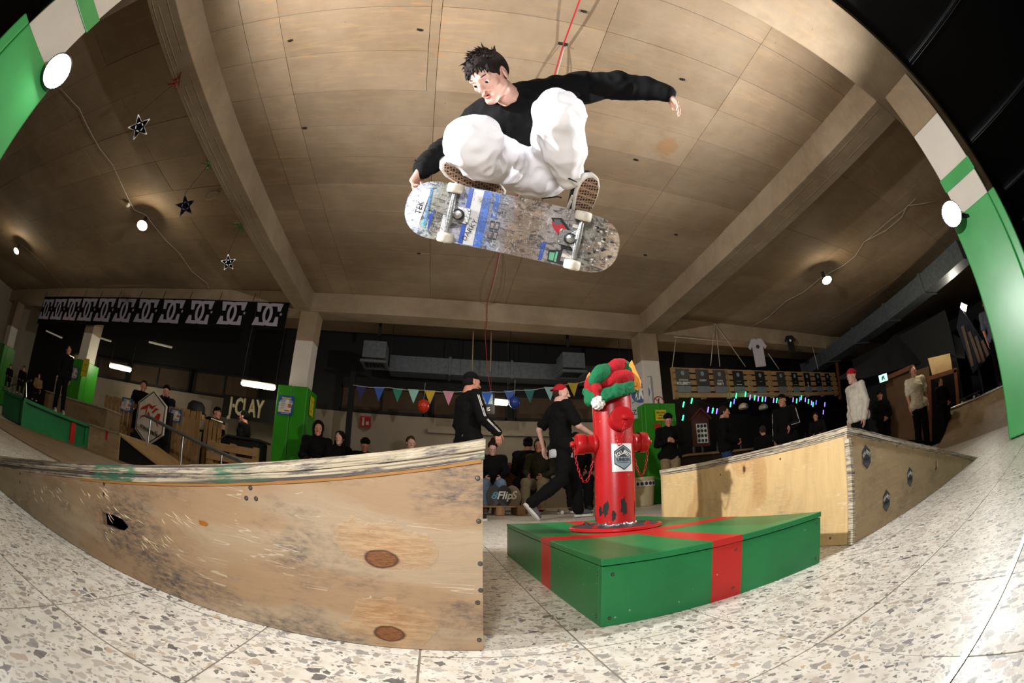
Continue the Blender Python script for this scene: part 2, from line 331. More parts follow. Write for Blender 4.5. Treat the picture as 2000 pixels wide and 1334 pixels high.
# ------------------------------------------------------------------ organic surfaces: smooth-union distance field -> surface nets
def cap(a, b, ra, rb=None, k=.02, op=1): return ('cap', np.array(a, float), np.array(b, float), ra, ra if rb is None else rb, k, op)
def ell(c, r, R=None, k=.02, op=1): return ('ell', np.array(c, float), np.array(r, float), (np.array(R, float) if R is not None else np.eye(3)), None, k, op)
def rbox(c, h_, R=None, rad=.01, k=.02, op=1): return ('box', np.array(c, float), np.array(h_, float), (np.array(R, float) if R is not None else np.eye(3)), rad, k, op)
def chain(pts, rs, k=.02):
    return [cap(pts[i], pts[i+1], rs[i], rs[i+1], k) for i in range(len(pts)-1)]
def nets(prims, h):
    lo = np.array([1e9]*3); hi = -lo; bb = []
    for p in prims:
        if p[0] == 'cap': r = max(p[3], p[4]); a = np.minimum(p[1], p[2])-r; b = np.maximum(p[1], p[2])+r
        elif p[0] == 'ell': e = np.abs(p[3]) @ p[2]; a, b = p[1]-e, p[1]+e
        else: e = np.abs(p[3]) @ (p[2]+p[4]); a, b = p[1]-e, p[1]+e
        bb.append((a, b))
        if p[6] > 0: lo = np.minimum(lo, a); hi = np.maximum(hi, b)
    lo = lo-3*h; n = np.ceil((hi+3*h-lo)/h).astype(int)+1
    G = np.full(tuple(n), 9.0, np.float32)
    ax = [lo[i]+h*np.arange(n[i]) for i in range(3)]
    for p, (a, b) in zip(prims, bb):
        k = p[5]; pad = k+2.5*h
        i0 = np.maximum(0, np.floor((a-pad-lo)/h).astype(int)); i1 = np.minimum(n, np.ceil((b+pad-lo)/h).astype(int)+1)
        if (i1 <= i0).any(): continue
        sl = tuple(slice(i0[i], i1[i]) for i in range(3))
        X, Y, Z = np.meshgrid(ax[0][sl[0]], ax[1][sl[1]], ax[2][sl[2]], indexing='ij')
        if p[0] == 'cap':
            A, B = p[1], p[2]; d = B-A; L2 = max(d @ d, 1e-12)
            t = np.clip(((X-A[0])*d[0]+(Y-A[1])*d[1]+(Z-A[2])*d[2])/L2, 0, 1)
            D = np.sqrt((X-A[0]-t*d[0])**2+(Y-A[1]-t*d[1])**2+(Z-A[2]-t*d[2])**2)-(p[3]+(p[4]-p[3])*t)
        else:
            R = p[3]; x, y, z = X-p[1][0], Y-p[1][1], Z-p[1][2]
            u = x*R[0, 0]+y*R[1, 0]+z*R[2, 0]; v = x*R[0, 1]+y*R[1, 1]+z*R[2, 1]; w = x*R[0, 2]+y*R[1, 2]+z*R[2, 2]
            if p[0] == 'ell':
                r = p[2]; k0 = np.sqrt((u/r[0])**2+(v/r[1])**2+(w/r[2])**2); k1 = np.sqrt((u/r[0]**2)**2+(v/r[1]**2)**2+(w/r[2]**2)**2)+1e-9
                D = k0*(k0-1)/k1
            else:
                q = [np.abs(u)-p[2][0], np.abs(v)-p[2][1], np.abs(w)-p[2][2]]
                D = np.sqrt(sum(np.maximum(c, 0)**2 for c in q))+np.minimum(np.maximum(q[0], np.maximum(q[1], q[2])), 0)-p[4]
        S = G[sl]
        if p[6] > 0:
            hh = np.maximum(k-np.abs(S-D), 0)/k if k > 0 else 0
            G[sl] = np.minimum(S, D)-hh*hh*k*.25
        else:
            D = -D; hh = np.maximum(k-np.abs(S-D), 0)/k if k > 0 else 0
            G[sl] = np.maximum(S, D)+hh*hh*k*.25
    ins = G < 0
    c = np.zeros(tuple(n-1), np.int8)
    for dx in (0, 1):
        for dy in (0, 1):
            for dz in (0, 1): c += ins[dx:n[0]-1+dx, dy:n[1]-1+dy, dz:n[2]-1+dz]
    I = np.argwhere((c > 0) & (c < 8)); idx = np.full(tuple(n-1), -1, np.int32); idx[tuple(I.T)] = np.arange(len(I))
    acc = np.zeros((len(I), 3)); cnt = np.zeros(len(I))
    cs = [(x, y, z) for x in (0, 1) for y in (0, 1) for z in (0, 1)]
    for a in cs:
        for ax_ in range(3):
            if a[ax_]: continue
            b = list(a); b[ax_] = 1
            va = G[I[:, 0]+a[0], I[:, 1]+a[1], I[:, 2]+a[2]]; vb = G[I[:, 0]+b[0], I[:, 1]+b[1], I[:, 2]+b[2]]
            m = (va < 0) != (vb < 0); t = np.where(m, va/(va-vb+1e-20), 0)
            q = np.tile(np.array(a, float), (len(I), 1)); q[:, ax_] += t
            acc[m] += q[m]; cnt[m] += 1
    V_ = (I+acc/np.maximum(cnt, 1)[:, None])*h+lo
    quads = []
    for ax_ in range(3):
        o1, o2 = [(1, 2), (2, 0), (0, 1)][ax_]
        s0 = [slice(None)]*3; s1 = [slice(None)]*3; s0[ax_] = slice(0, -1); s1[ax_] = slice(1, None)
        E_ = np.argwhere(ins[tuple(s0)] != ins[tuple(s1)])
        E_ = E_[(E_[:, o1] > 0) & (E_[:, o2] > 0) & (E_[:, o1] < n[o1]-1) & (E_[:, o2] < n[o2]-1)]
        if not len(E_): continue
        def cell(d1, d2):
            q = E_.copy(); q[:, o1] -= d1; q[:, o2] -= d2; return idx[tuple(q.T)]
        Q = np.stack([cell(1, 1), cell(0, 1), cell(0, 0), cell(1, 0)], 1)
        fl = ~ins[tuple(E_.T)]; Q[fl] = Q[fl][:, ::-1]; quads.append(Q)
    Q = np.concatenate(quads); Q = Q[(Q >= 0).all(1)]
    return V_, Q
def mesh_np(name, parts):
    vs_, qs, o = [], [], 0
    for V_, Q in parts: vs_.append(V_); qs.append(Q+o); o += len(V_)
    V_ = np.concatenate(vs_); Q = np.concatenate(qs)
    me = bpy.data.meshes.new(name); me.vertices.add(len(V_)); me.vertices.foreach_set('co', V_.ravel())
    me.loops.add(Q.size); me.loops.foreach_set('vertex_index', Q.ravel().astype(np.int32))
    me.polygons.add(len(Q)); me.polygons.foreach_set('loop_start', np.arange(0, Q.size, 4, dtype=np.int32))
    me.update(calc_edges=True); me.validate(); return me
def blob(name, prims, h, material, parent=None, fold=None, smooth_it=1, extra=None, **props):
    parts = [nets(prims, h)]
    for e in (extra or []): parts.append(nets(*e))
    me = mesh_np(name, parts)
    if smooth_it or fold:
        nv = len(me.vertices); co = np.empty(nv*3); me.vertices.foreach_get('co', co); co = co.reshape(-1, 3)
        ed = np.empty(len(me.edges)*2, np.int32); me.edges.foreach_get('vertices', ed); ed = ed.reshape(-1, 2)
        deg = np.bincount(ed.ravel(), minlength=nv).astype(float)
        for _ in range(smooth_it):
            s_ = np.zeros_like(co)
            for a, b in ((0, 1), (1, 0)):
                for j in range(3): s_[:, j] += np.bincount(ed[:, a], weights=co[ed[:, b], j], minlength=nv)
            co = co*.5+.5*s_/np.maximum(deg, 1)[:, None]
        if fold:
            me.vertices.foreach_set('co', co.ravel()); me.update()
            nr = np.empty(nv*3); me.vertices.foreach_get('normal', nr); nr = nr.reshape(-1, 3)
            amp, sc, seed = fold[:3]; st = fold[3] if len(fold) > 3 else (1, 1, 1)
            q = co*np.array(st)*sc+seed
            d = np.array([noise.fractal(Vector(v), 1.0, 2.0, 2)+.6*(1-2*abs(noise.noise(Vector(v)*.8)))+(.55*(1-3*abs(noise.noise(Vector(v)*2.1+Vector((3, 1, 2)))))) for v in q])
            co = co+nr*(d*amp)[:, None]
        me.vertices.foreach_set('co', co.ravel()); me.update()
    return finish(me, name, material, parent, smooth='all', **props)
# world-space building: a child's mesh is moved into its parent's space
_fin = finish
LOCAL = [False]
def finish(me, name, material, parent=None, *a, **k):
    if parent is not None and not LOCAL[0]:
        m4 = Matrix.Identity(4); q = parent
        while q is not None: m4 = Matrix.LocRotScale(q.location, q.rotation_euler, q.scale) @ m4; q = q.parent
        me.transform(m4.inverted())
    return _fin(me, name, material, parent, *a, **k)
R_ = random.Random(7)
# ------------------------------------------------------------------ materials used below
M['green'] = m_paint('green_paint', '197e44', '12402c', .38)
M['red'] = m_paint('red_paint', 'c4241f', '3a1a18', .38)
M['hydred'] = m_paint('hydrant_enamel', 'ad1218', '2a1414', .33, .35)
M['pad'] = mat('green_vinyl', '2f8f1c', .34, 0, .1, 3, .12, 7)
M['pad2'] = mat('green_vinyl_near', '3fa257', .3, 0, .1, 3, .16, 6)
M['white'] = mat('white_paint', 'd8d0c6', .6, 0, .06, 3, .05)
M['black'] = mat('matt_black', '0b0b0c', .7, 0, .2)
M['blackp'] = mat('black_panel', '0d0e10', .42, 0, .3, 2)
M['steel'] = mat('steel', 'b9b9b8', .28, 1, .15, 12, .1, 90)
M['dsteel'] = mat('dark_steel', '4a4a4c', .4, .8, .2, 12)
M['galv'] = mat('galvanised_duct', '5f666b', .5, .4, .25, 14)
M['screw'] = mat('screw_hole', '181614', .8); M['screwl'] = mat('screw_head', '6a655e', .4, .6, .4, 300)
M['ply2'] = None
# ------------------------------------------------------------------ floor: terrazzo tiles of 0.3 m
XS, YS, TS = -.037, .13, .30
fb = MB(); fb.box((0, 6, -.0512), (40, 18, .1)); floor = struct(fb.build('floor', M['grout']))
one = MB()
g_ = .0007; q = .0014
def tile_geo(mb, x, y, w, z=0.0):
    a, b = x+g_, x+w-g_; c, d = y+g_, y+w-g_
    mb.add([(a, c, -.01), (b, c, -.01), (b, d, -.01), (a, d, -.01), (a+q, c+q, z), (b-q, c+q, z), (b-q, d-q, z), (a+q, d-q, z)],
           [(4, 5, 6, 7), (0, 1, 5, 4), (1, 2, 6, 5), (2, 3, 7, 6), (3, 0, 4, 7)])
tm = MB(); tile_geo(tm, 0, 0, TS); t0 = tm.build('tile', M['terrazzo'], floor); singles = set()
for i in range(-8, 14):
    for j in range(-2, 9):
        if j >= 2 and i < 0: continue
        if j >= 2 and 4 <= i and False: continue
        singles.add((i, j))
first = True
for (i, j) in sorted(singles):
    o = t0 if first else t0.copy()
    if not first: COL.objects.link(o)
    first = False
    o.location = (XS+i*TS, YS+j*TS, R_.uniform(-.0006, .0003)); o.rotation_euler = (R_.uniform(-.0008, .0008), R_.uniform(-.0008, .0008), 0)
rest = MB()
for i in range(-46, 47):
    for j in range(-8, 34):
        if (i, j) not in singles: tile_geo(rest, XS+i*TS, YS+j*TS, TS, R_.uniform(-.0008, 0))
rest.build('far_tile', M['terrazzo'], floor, kind='stuff')
st = MB(); st.bar((-2.5, YS+.002, .001), (9, YS+.002, .001), .012, .006); st.build('trim_1', M['steel'], floor)
# ------------------------------------------------------------------ ceiling with formwork panels
CZ, SZ = 4.0, 3.6
cb = MB(); cb.box((0, 6.0, CZ+.12), (40, 14, .2)); ceil = struct(cb.build('ceiling', M['ceil']))
def cpanel(x0, x1, y0, y1):
    z = CZ+R_.uniform(-.003, .004); e = .0013; b = MB()
    dz = [R_.uniform(-.0022, .0022) for _ in range(4)]
    b.add([(x0+e, y0+e, CZ+.03), (x1-e, y0+e, CZ+.03), (x1-e, y1-e, CZ+.03), (x0+e, y1-e, CZ+.03),
           (x0+e*2, y0+e*2, z+dz[0]), (x1-e*2, y0+e*2, z+dz[1]), (x1-e*2, y1-e*2, z+dz[2]), (x0+e*2, y1-e*2, z+dz[3])],
          [(7, 6, 5, 4), (0, 1, 5, 4), (1, 2, 6, 5), (2, 3, 7, 6), (3, 0, 4, 7)])
    b.build('panel', M['ceil'], ceil)
ys = [.72, 1.06, 1.58, 2.10, 2.615, 3.13, 3.655, 4.18, 4.75, 5.31, 5.83, 6.35, 6.87, 7.48]
for xs in ([-2.76, -2.34, -1.92, -.44, -.345, 1.145, 2.66, 4.08],):
    for a, b_ in zip(xs, xs[1:]):
        if b_-a < .2:
            cpanel(a, b_, .72, 2.62); continue
        s_ = 0 if a > -2.5 else .0
        for y0, y1 in zip(ys, ys[1:]):
            if a == -1.92 and y0 >= 2.6: cpanel(a, -.345, y0, y1)
            else: cpanel(a, b_, y0, y1)
for xs in ([-10.0, -8.7, -7.4, -5.95, -4.5, -3.12], [4.58, 5.3, 6.8, 8.3, 9.8, 11.3]):
    for a, b_ in zip(xs, xs[1:]):
        yy = [.72, 1.5, 2.1, 2.7, 3.4, 4.1, 4.8, 5.5, 6.3, 7.48] if a < 0 else [.72, 2.2, 3.7, 5.3, 7.48]
        for y0, y1 in zip(yy, yy[1:]): cpanel(a, b_, y0, y1)
# beams
def beam(x0, x1, y0, y1, z0=SZ, z1=CZ+.02):
    b = MB(); b.box(((x0+x1)/2, (y0+y1)/2, (z0+z1)/2), (x1-x0, y1-y0, z1-z0)); return struct(b.build('ceiling_beam', M['beam'], bevel=.012))
beam(-3.12, -2.76, .72, 7.48); beam(4.08, 4.58, .72, 7.48)
beam(-20, 20, 7.48, 7.92); beam(-20, 20, .07, .72, SZ-.001)
# board marks and the joint lines on the two near beams: thin formwork fins left in the concrete
for x, y0, y1 in ((-2.86, .8, 7.3), (-2.98, .9, 7.2), (-3.05, .8, 5), (4.2, .8, 5.2), (4.42, 1.2, 7)):
    b = MB(); yy = y0
    while yy < y1:
        L = R_.uniform(.25, .8); b.bar((x, yy, SZ-.001), (x+R_.uniform(-.004, .004), yy+L, SZ-.001), .004, .006); yy += L+R_.uniform(.02, .3)
    b.build('formwork_fin', M['beam'], bpy.data.objects['ceiling_beam'] if x < 0 else bpy.data.objects['ceiling_beam.001'], kind='stuff')
# columns: concrete head, white painted shaft, green crash pads
def column(x0, x1, y0, y1, white=3.05, padz=2.0, pw=.05, near=None, label='', po=(0, 0, 0, 0)):
    cx, cy = (x0+x1)/2, (y0+y1)/2
    c = empty('column', (cx, cy, 0)); struct(c)
    b = MB(); b.box((cx, cy, (SZ+white)/2), (x1-x0, y1-y0, SZ-white)); b.build('column_head', M['beam'], c, bevel=.01)
    b = MB(); b.box((cx, cy, white/2), (x1-x0-.004, y1-y0-.004, white)); b.build('column_shaft', M['white'], c, bevel=.012)
    t = thing('crash_pad', label, 'crash pad', (cx, cy, 0))
    X0, X1, Y0, Y1 = x0-pw-po[0], x1+pw+po[1], y0-pw-po[2], y1+pw+po[3]
    mt = M['pad2'] if near else M['pad']
    mid = (X0+X1)/2
    for (a, b2, c2, d2, nm) in ((X0, mid-.004, Y0, y0-.002, 'front_panel'), (mid+.004, X1, Y0, y0-.002, 'front_panel'), (X0, x0-.002, y0, Y1, 'side_panel'), (x1+.002, X1, y0, Y1, 'side_panel'), (x0, x1, y1+.002, Y1, 'back_panel')):
        bb = MB(); bb.box(((a+b2)/2, (c2+d2)/2, padz/2+.005), (b2-a, d2-c2, padz-.01)); bb.build(nm, mt, t, bevel=.014)
    return c, t
cBL, pBL = column(-2.98, -2.6, 7.5, 7.9, 2.98, 2.02, .06, label='green padded wrap around the white pillar beside the dark back bay, poster on it', po=(.08, .04, .12, 0))
cBR, pBR = column(4.02, 4.45, 7.5, 7.9, 2.98, 2.02, .06, label='green padded wrap on the pillar beside the bar, yellow notice on it', po=(.05, .12, .1, 0))
cNR, pNR = column(4.15, 4.62, .13, .6, 2.98, 1.97, .05, near=1, label='large glossy green pad around the near pillar under the right flash', po=(.03, 0, .05, .05))
cNL, pNL = column(-3.22, -2.76, .03, .5, 3.2, 2.03, .05, near=1, label='green pad around the near pillar under the left flash', po=(0, .02, .05, .06))
cLL, pLL = column(-9.95, -9.5, 7.5, 7.9, 2.75, 1.98, .05, label='green padded pillar wrap behind the green ledge, yellow notice on it', po=(.1, .15, .15, 0))
cL3, pL3 = column(-16.2, -15.7, 7.5, 7.9, 2.7, 1.98, .05, label='dark green pillar pad at the far end of the left hall', po=(.1, .15, .15, 0))
# green tape bands on the near columns
for (x0, x1, y0, y1, z0, z1, c) in ((4.147, 4.624, .127, .603, 2.26, 2.40, cNR), (-3.224, -2.757, .026, .504, 2.50, 2.66, cNL)):
    b = MB(); b.box(((x0+x1)/2, (y0+y1)/2, (z0+z1)/2), (x1-x0+.012, y1-y0+.012, z1-z0)); b.build('green_band', M['pad2'], c, bevel=.004)
# dark hall behind the near beam: black sheeted ceiling with bright rails every 2.5 m
db = MB(); db.box((0, -2.45, CZ+.1), (40, 5, .2)); struct(db.build('ceiling_1', M['blackp']))
for x in (-7.9, -5.4, -2.9, 4.56, 7.0, 9.55, 12.0):
    b = MB(); b.bar((x, .0, CZ-.02), (x, -4.5, CZ-.02), .05, .04); b.bar((x+.05, .0, CZ-.03), (x+.05, -4.5, CZ-.03), .012, .02)
    struct(b.build('trim_2', M['dsteel'], bevel=.004))
b = MB(); b.box((0, -4.9, 2), (40, .1, 4)); struct(b.build('wall_front', M['black']))
# far walls
M['wall'] = mat('grubby_wall', '9c8f7d', .8, 0, .12, 1.2, .1, 30)
M['wallb'] = mat('shadow_brown', '4a3826', .8, 0, .3, 1.5)  # plain brown of the window band
M['wood'] = m_ply('pallet_wood', 'a98458', '8c6238', 0, (), .5)
M['woodv'] = m_ply('pallet_wood_upright', 'a07a4c', '80592f', 2, (), .5)
M['ramp'] = m_ply('ramp_skin', '9a815f', '7c6244', 0, (), .5)
BY = 9.6
b = MB(); b.box((0, BY+.1, 2), (40, .2, 4.2)); struct(b.build('wall_back', M['black']))
b = MB(); b.box((-4.5, BY-.02, 1.02), (19, .06, 2.04)); struct(b.build('wall_back_lower', M['wall']))
b = MB(); b.box((-16.9, 4, 2), (.2, 13, 4.2)); struct(b.build('wall_left', M['wall']))
b = MB(); b.box((16, 4, 2), (.2, 18, 4.2)); struct(b.build('wall_right', M['black']))
# ------------------------------------------------------------------ kicker ramp (left, nearest)
KY = .765
kx, kz, slope = .078, .412, .1885
def ktop(x): return kz-(kx-x)*slope
kick = thing('kicker_ramp', 'scuffed plywood kicker ramp with two knots and a jagged hole, closest to the floor edge', 'ramp', (-.9, KY+.6, 0))
P1, P2 = at(746, 1092, 1, KY), at(761, 1238, 1, KY)
L0 = Vector(kick.location)
M['ply'] = m_ply('kicker_plywood', 'b9a184', 'a27d58', 0, [(*(P1-L0), .0165, 0), (*(P2-L0), .0155, 0)], .95)
M['edge'] = m_plyedge('worn_plywood_edge', 1, .1885)
M['edge2'] = m_plyedge('plywood_edge', 0, -.18)
xe = kx-kz/slope
hole = [at(x, y, 1, KY) for x, y in ((199, 1000), (222, 1006), (240, 1015), (251, 1029), (243, 1037), (226, 1034), (209, 1026), (201, 1024))]
b = MB(); th = .038
b.holed([(kx, KY, .001), (kx, KY, kz-th), (xe+.16, KY, .001)], [hole], (0, .018, 0)); b.build('side_panel', M['ply'], kick)
b = MB(); b.prism([(kx, KY+1.28, .001), (kx, KY+1.28, kz-th), (xe+.16, KY+1.28, .001)], (0, -.018, 0)); b.build('side_panel', M['ply'], kick)
b = MB(); b.box((kx-.009, KY+.64, (kz-th)/2), (.018, 1.24, kz-th-.002)); b.build('end_panel', M['ply'], kick, bevel=.002)
# deck: two sheets with chipped, uneven lips
def deck(name, x0, x1, y0, y1, zf, t_, dz, m, parent, jag=.003, seed=1):
    r = random.Random(seed); b = MB(); n = int(abs(x1-x0)/.035); V_ = []
    for i in range(n+1):
        x = x0+(x1-x0)*i/n; j = r.uniform(-jag, jag); k = r.uniform(-jag*.35, jag*.35); z = zf(x)-dz
        V_ += [(x, y0+j, z+k), (x, y0+j*.4+r.uniform(-.001, .001), max(z-t_, .0005)), (x, y1, max(z-t_, .0005)), (x, y1, z)]
    fs = [(4*i+a, 4*i+(a+1) % 4, 4*i+4+(a+1) % 4, 4*i+4+a) for i in range(n) for a in range(4)]+[(0, 1, 2, 3), (4*n+3, 4*n+2, 4*n+1, 4*n)]
    b.add(V_, fs); return b.build(name, m, parent)
M['kdeck'] = m_ply('kicker_deck', '9c8464', '80684a', 0, (), .6)
deck('deck_sheet', kx+.003, xe, KY-.008, KY+1.29, ktop, .019, 0, [M['edge']], kick, .003, 3)
deck('deck_sheet', kx+.002, xe+.08, KY-.005, KY+1.285, ktop, .017, .0195, [M['edge']], kick, .003, 5)
deck('riding_surface', kx+.001, xe, KY+.0, KY+1.288, ktop, .002, -.002, [M['kdeck']], kick, .0015, 8)
deck('filler_strip', kx-.004, -.92, KY-.003, KY+.01, ktop, .006, .0365, [mat('strip_pine', 'a8763c', .7)], kick, .001, 9)
def screw(p, nrm, parent, r=.0036):
    n = Vector(nrm).normalized(); p = Vector(p)
    b = MB(); b.lathe([(r*1.3, .0002), (r*1.25, .0006), (r*1.05, .0001)], p, n, 14); rim = b; b = MB(); b.lathe([(r, .0002), (r*.9, .0011), (r*.45, .0013), (r*.35, .0005), (0, .0004)], p, n, 14)
    o = b.build('screw', M['screwl'], parent, smooth=True); rim.build('screw_hole_rim', M['screw'], parent)
for x, y in ((203, 945), (203, 965.5), (481, 973), (500, 974), (489, 953), (933, 934), (935, 1018), (938, 1101), (939, 1153), (933, 1177), (936, 1250), (39, 942), (39, 925)):
    screw(at(x, y, 1, KY-.0003), (0, -1, 0), kick)
b = MB(); b.add([at(x, y, 1, KY-.0015) for x, y in ((387, 1016), (400, 1018), (407, 1024), (402, 1028), (390, 1024))], [(0, 1, 2, 3, 4)]); b.build('resin_patch', mat('resin', 'a9651e', .4), kick)
# splinters round the hole and along the gouges
b = MB(); r = random.Random(4)
for (x, y), n in (((222, 998), 10), ((245, 1012), 12), ((230, 1038), 10), ((300, 1055), 16), ((180, 960), 14), ((90, 960), 14), ((340, 1010), 8)):
    for _ in range(n):
        p = at(x+r.uniform(-26, 26), y+r.uniform(-12, 12), 1, KY-.001)
        d = Vector((r.uniform(.008, .03), -r.uniform(.0, .003), -r.uniform(.002, .014)))
        if min((p-h_).length for h_ in hole) < .016: continue
        b.tube([p, p+d*.5+Vector((0, -.0012, 0)), p+d], [.0003, .0009, .0002], 4)
b.build('splinter', mat('splinter', 'e6d6b4', .8), kick, kind='stuff')
# ------------------------------------------------------------------ landing wedge (right)
wx, wy, wz, wd, wang = 1.285, .87, .415, 1.3, math.radians(2.2)
wl = 2.30
land = thing('landing_ramp', 'plywood landing wedge with three hexagonal stencils behind the green box', 'ramp', (wx, wy, 0), (0, 0, wang))
LOCAL[0] = True
M['plyw'] = m_ply('landing_plywood', 'd9b883', 'b98c55', 2, [(.02, .58, .345, .02, 2)], .35, .7, 1)
M['plys'] = m_ply('landing_side_plywood', 'bfa57e', 'a88660', 0, (), .55)
def lz(x): return wz-x*wz/wl
b = MB(); b.box((.009, wd/2, (wz-.03)/2), (.018, wd-.036, wz-.032)); b.build('end_panel', M['plyw'], land, bevel=.002)
sq = [(1.02, 0, .105), (1.075, 0, .115), (1.075, 0, .165), (1.03, 0, .15)]
b = MB(); b.holed([(0, 0, .001), (wl-.17, 0, .001), (0, 0, wz-.031)], [sq], (0, .018, 0)); b.build('side_panel', M['plys'], land, bevel=0)
b = MB(); b.prism([(0, wd, .001), (wl-.17, wd, .001), (0, wd, wz-.031)], (0, -.018, 0)); b.build('side_panel', M['plys'], land)
deck('deck_sheet', -.004, wl, -.007, wd+.005, lz, .018, 0, [M['edge2']], land, .003, 13)
deck('deck_sheet', -.002, wl-.07, -.004, wd+.002, lz, .012, .0185, [M['edge2']], land, .002, 15)
b = MB(); b.box((-.003, -.004, wz/2-.02), (.022, .022, wz-.045)); b.build('corner_lip', M['edge2'], land, bevel=.003)
for p in ((.03, 0, .355), (.03, 0, .03), (.03, 0, .25), (.45, 0, .3), (.9, 0, .2)): screw((p[0], -.0003, p[2]), (0, -1, 0), land, .004)
for p in ((-.0003, .1, .03), (-.0003, .35, .36), (-.0003, .75, .34)): screw(p, (-1, 0, 0), land, .0035)
# hexagonal stencils ROLLBRETT UNION
M['ink'] = mat('stencil_ink', '2b2f38', .6); M['inkw'] = mat('sticker_white', 'dfdcd6', .5); M['inkb'] = mat('sticker_grey_blue', '7d909c', .5)
def hexlogo(parent, m4, R, wrap=None, worn=False):
    def put(name, pts, z, mtl, hole_=None):
        b = MB(); f = lambda p: m4 @ Vector((p[0], p[1], z))
        if hole_: b.holed([f(p) for p in pts], [[f(p) for p in hole_]], m4.to_3x3() @ Vector((0, 0, -.0004)))
        else: b.prism([f(p) for p in pts], m4.to_3x3() @ Vector((0, 0, -.0004)))
        if wrap:
            bm = bmesh.new(); vv = [bm.verts.new(v) for v in b.v]
            for f_ in b.f:
                try: bm.faces.new([vv[i] for i in f_])
                except ValueError: pass
            for k_ in range(-7, 8): bmesh.ops.bisect_plane(bm, geom=bm.verts[:]+bm.edges[:]+bm.faces[:], plane_co=(k_*R/7, 0, 0), plane_no=(1, 0, 0))
            bm.verts.index_update(); b.v = [wrap(v.co) for v in bm.verts]; b.f = [tuple(v.index for v in f_.verts) for f_ in bm.faces]; b.mi = [0]*len(b.f); bm.free()
        return b.build(name, mtl, parent)
    hx = ngon(6, R, R*1.12, math.pi/2); h2 = ngon(6, R*.9, R*1.01, math.pi/2); h3 = ngon(6, R*.82, R*.92, math.pi/2)
    put('logo_border', hx, .0006, M['ink'], h2); put('logo_field', h2, .0004, M['inkb'] if not worn else mat('faded_ink', '565b62', .6))
    up = [(x, y) for x, y in h3 if y > 0.01*R]; up = [h3[5], h3[0], h3[1]]; a = h3[1]; c_ = h3[5]
    put('logo_roof', [(c_[0], .04*R), c_, h3[0], a, (a[0], .04*R)], .0008, M['ink'])
    put('logo_bar', rect(R*1.3, R*.035, 0, -.46*R), .0008, M['ink'])
    for i, (ch, s_) in enumerate((('ROLL', -1), ('BRETT', 1))):
        mm = m4 @ Matrix.Translation((s_*R*.4, R*.3, .0011)) @ Matrix.Rotation(-s_*.52, 4, 'Z')
        o = text_mesh('lettering', ch, R*.5, M['inkw'], parent, mm, .0001, R*.012, sx=.62)
        if wrap: _wrapmesh(o, parent, wrap)
    o = text_mesh('lettering', 'UNION', R*.42, M['ink'] if not worn else M['black'], parent, m4 @ Matrix.Translation((0, -R*.2, .0013)), .0001, R*.02, sx=.95)
    if wrap: _wrapmesh(o, parent, wrap)
def _wrapmesh(o, parent, wrap):
    m4 = parent.matrix_basis if not LOCAL[0] else Matrix.Identity(4); inv = m4.inverted()
    for v in o.data.vertices: v.co = inv @ Vector(wrap(m4 @ v.co))
linv = Matrix.LocRotScale(land.location, land.rotation_euler, (1, 1, 1)).inverted()
for (x, y), R in (((1694, 892), .040), ((1784.5, 929.5), .040), ((1735.5, 977), .040)):
    p = linv @ at(x, y, 1, .87+.0)
    t_ = (p.x*0); p.y = 0
    hexlogo(land, frame_m((p.x, -.0006, p.z), (1, 0, .0), (0, 0, 1)), R, worn=True)
LOCAL[0] = False
# ------------------------------------------------------------------ green gift box with red ribbon
bx0, bx1, by0, by1, bz = .335, 1.062, .845, 2.1, .163
gift = thing('gift_box', 'low green wooden box painted like a present with a red ribbon', 'box', ((bx0+bx1)/2, (by0+by1)/2, 0))
b = MB(); b.box(((bx0+bx1)/2, (by0+by1)/2, bz-.008), (bx1-bx0+.004, by1-by0+.004, .016)); b.build('lid', M['green'], gift, bevel=.002)
for (c_, d_) in ((((bx0+bx1)/2, by0+.009, .0725), (bx1-bx0, .018, .145)), (((bx0+bx1)/2, by1-.009, .0725), (bx1-bx0, .018, .145)), ((bx0+.009, (by0+by1)/2, .0725), (.018, by1-by0-.038, .145)), ((bx1-.009, (by0+by1)/2, .0725), (.018, by1-by0-.038, .145))):
    b = MB(); b.box(c_, d_); b.build('side_panel', M['green'], gift, bevel=.0015)
rx0, rx1, ry0, ry1 = .625, .722, 1.27, 1.385
rb = [(((rx0+rx1)/2, (by0+by1)/2, bz), (rx1-rx0, by1-by0+.0052, .0012)), (((bx0+bx1)/2-.0, (ry0+ry1)/2, bz+.0001), (bx1-bx0+.0052, ry1-ry0, .0012)),
      (((rx0+rx1)/2, by0-.0001, .073), (rx1-rx0, .0012, .144)), (((rx0+rx1)/2, by0-.0021, bz-.008), (rx1-rx0, .0012, .0165)), ((bx0-.0001, (ry0+ry1)/2, .073), (.0012, ry1-ry0, .144)), ((bx0-.0021, (ry0+ry1)/2, bz-.008), (.0012, ry1-ry0, .0165))]
for c_, d_ in rb:
    b = MB(); b.box(c_, d_); b.build('ribbon', M['red'], gift)
for x, z in ((.36, .125), (.355, .02), (1.04, .13), (1.04, .02), (.70, .128), (.695, .025)): screw((x, by0-.0008, z), (0, -1, 0), gift, .0032)
for y, z in ((.87, .125), (.875, .02)): screw((bx0-.0008, y, z), (-1, 0, 0), gift, .0032)
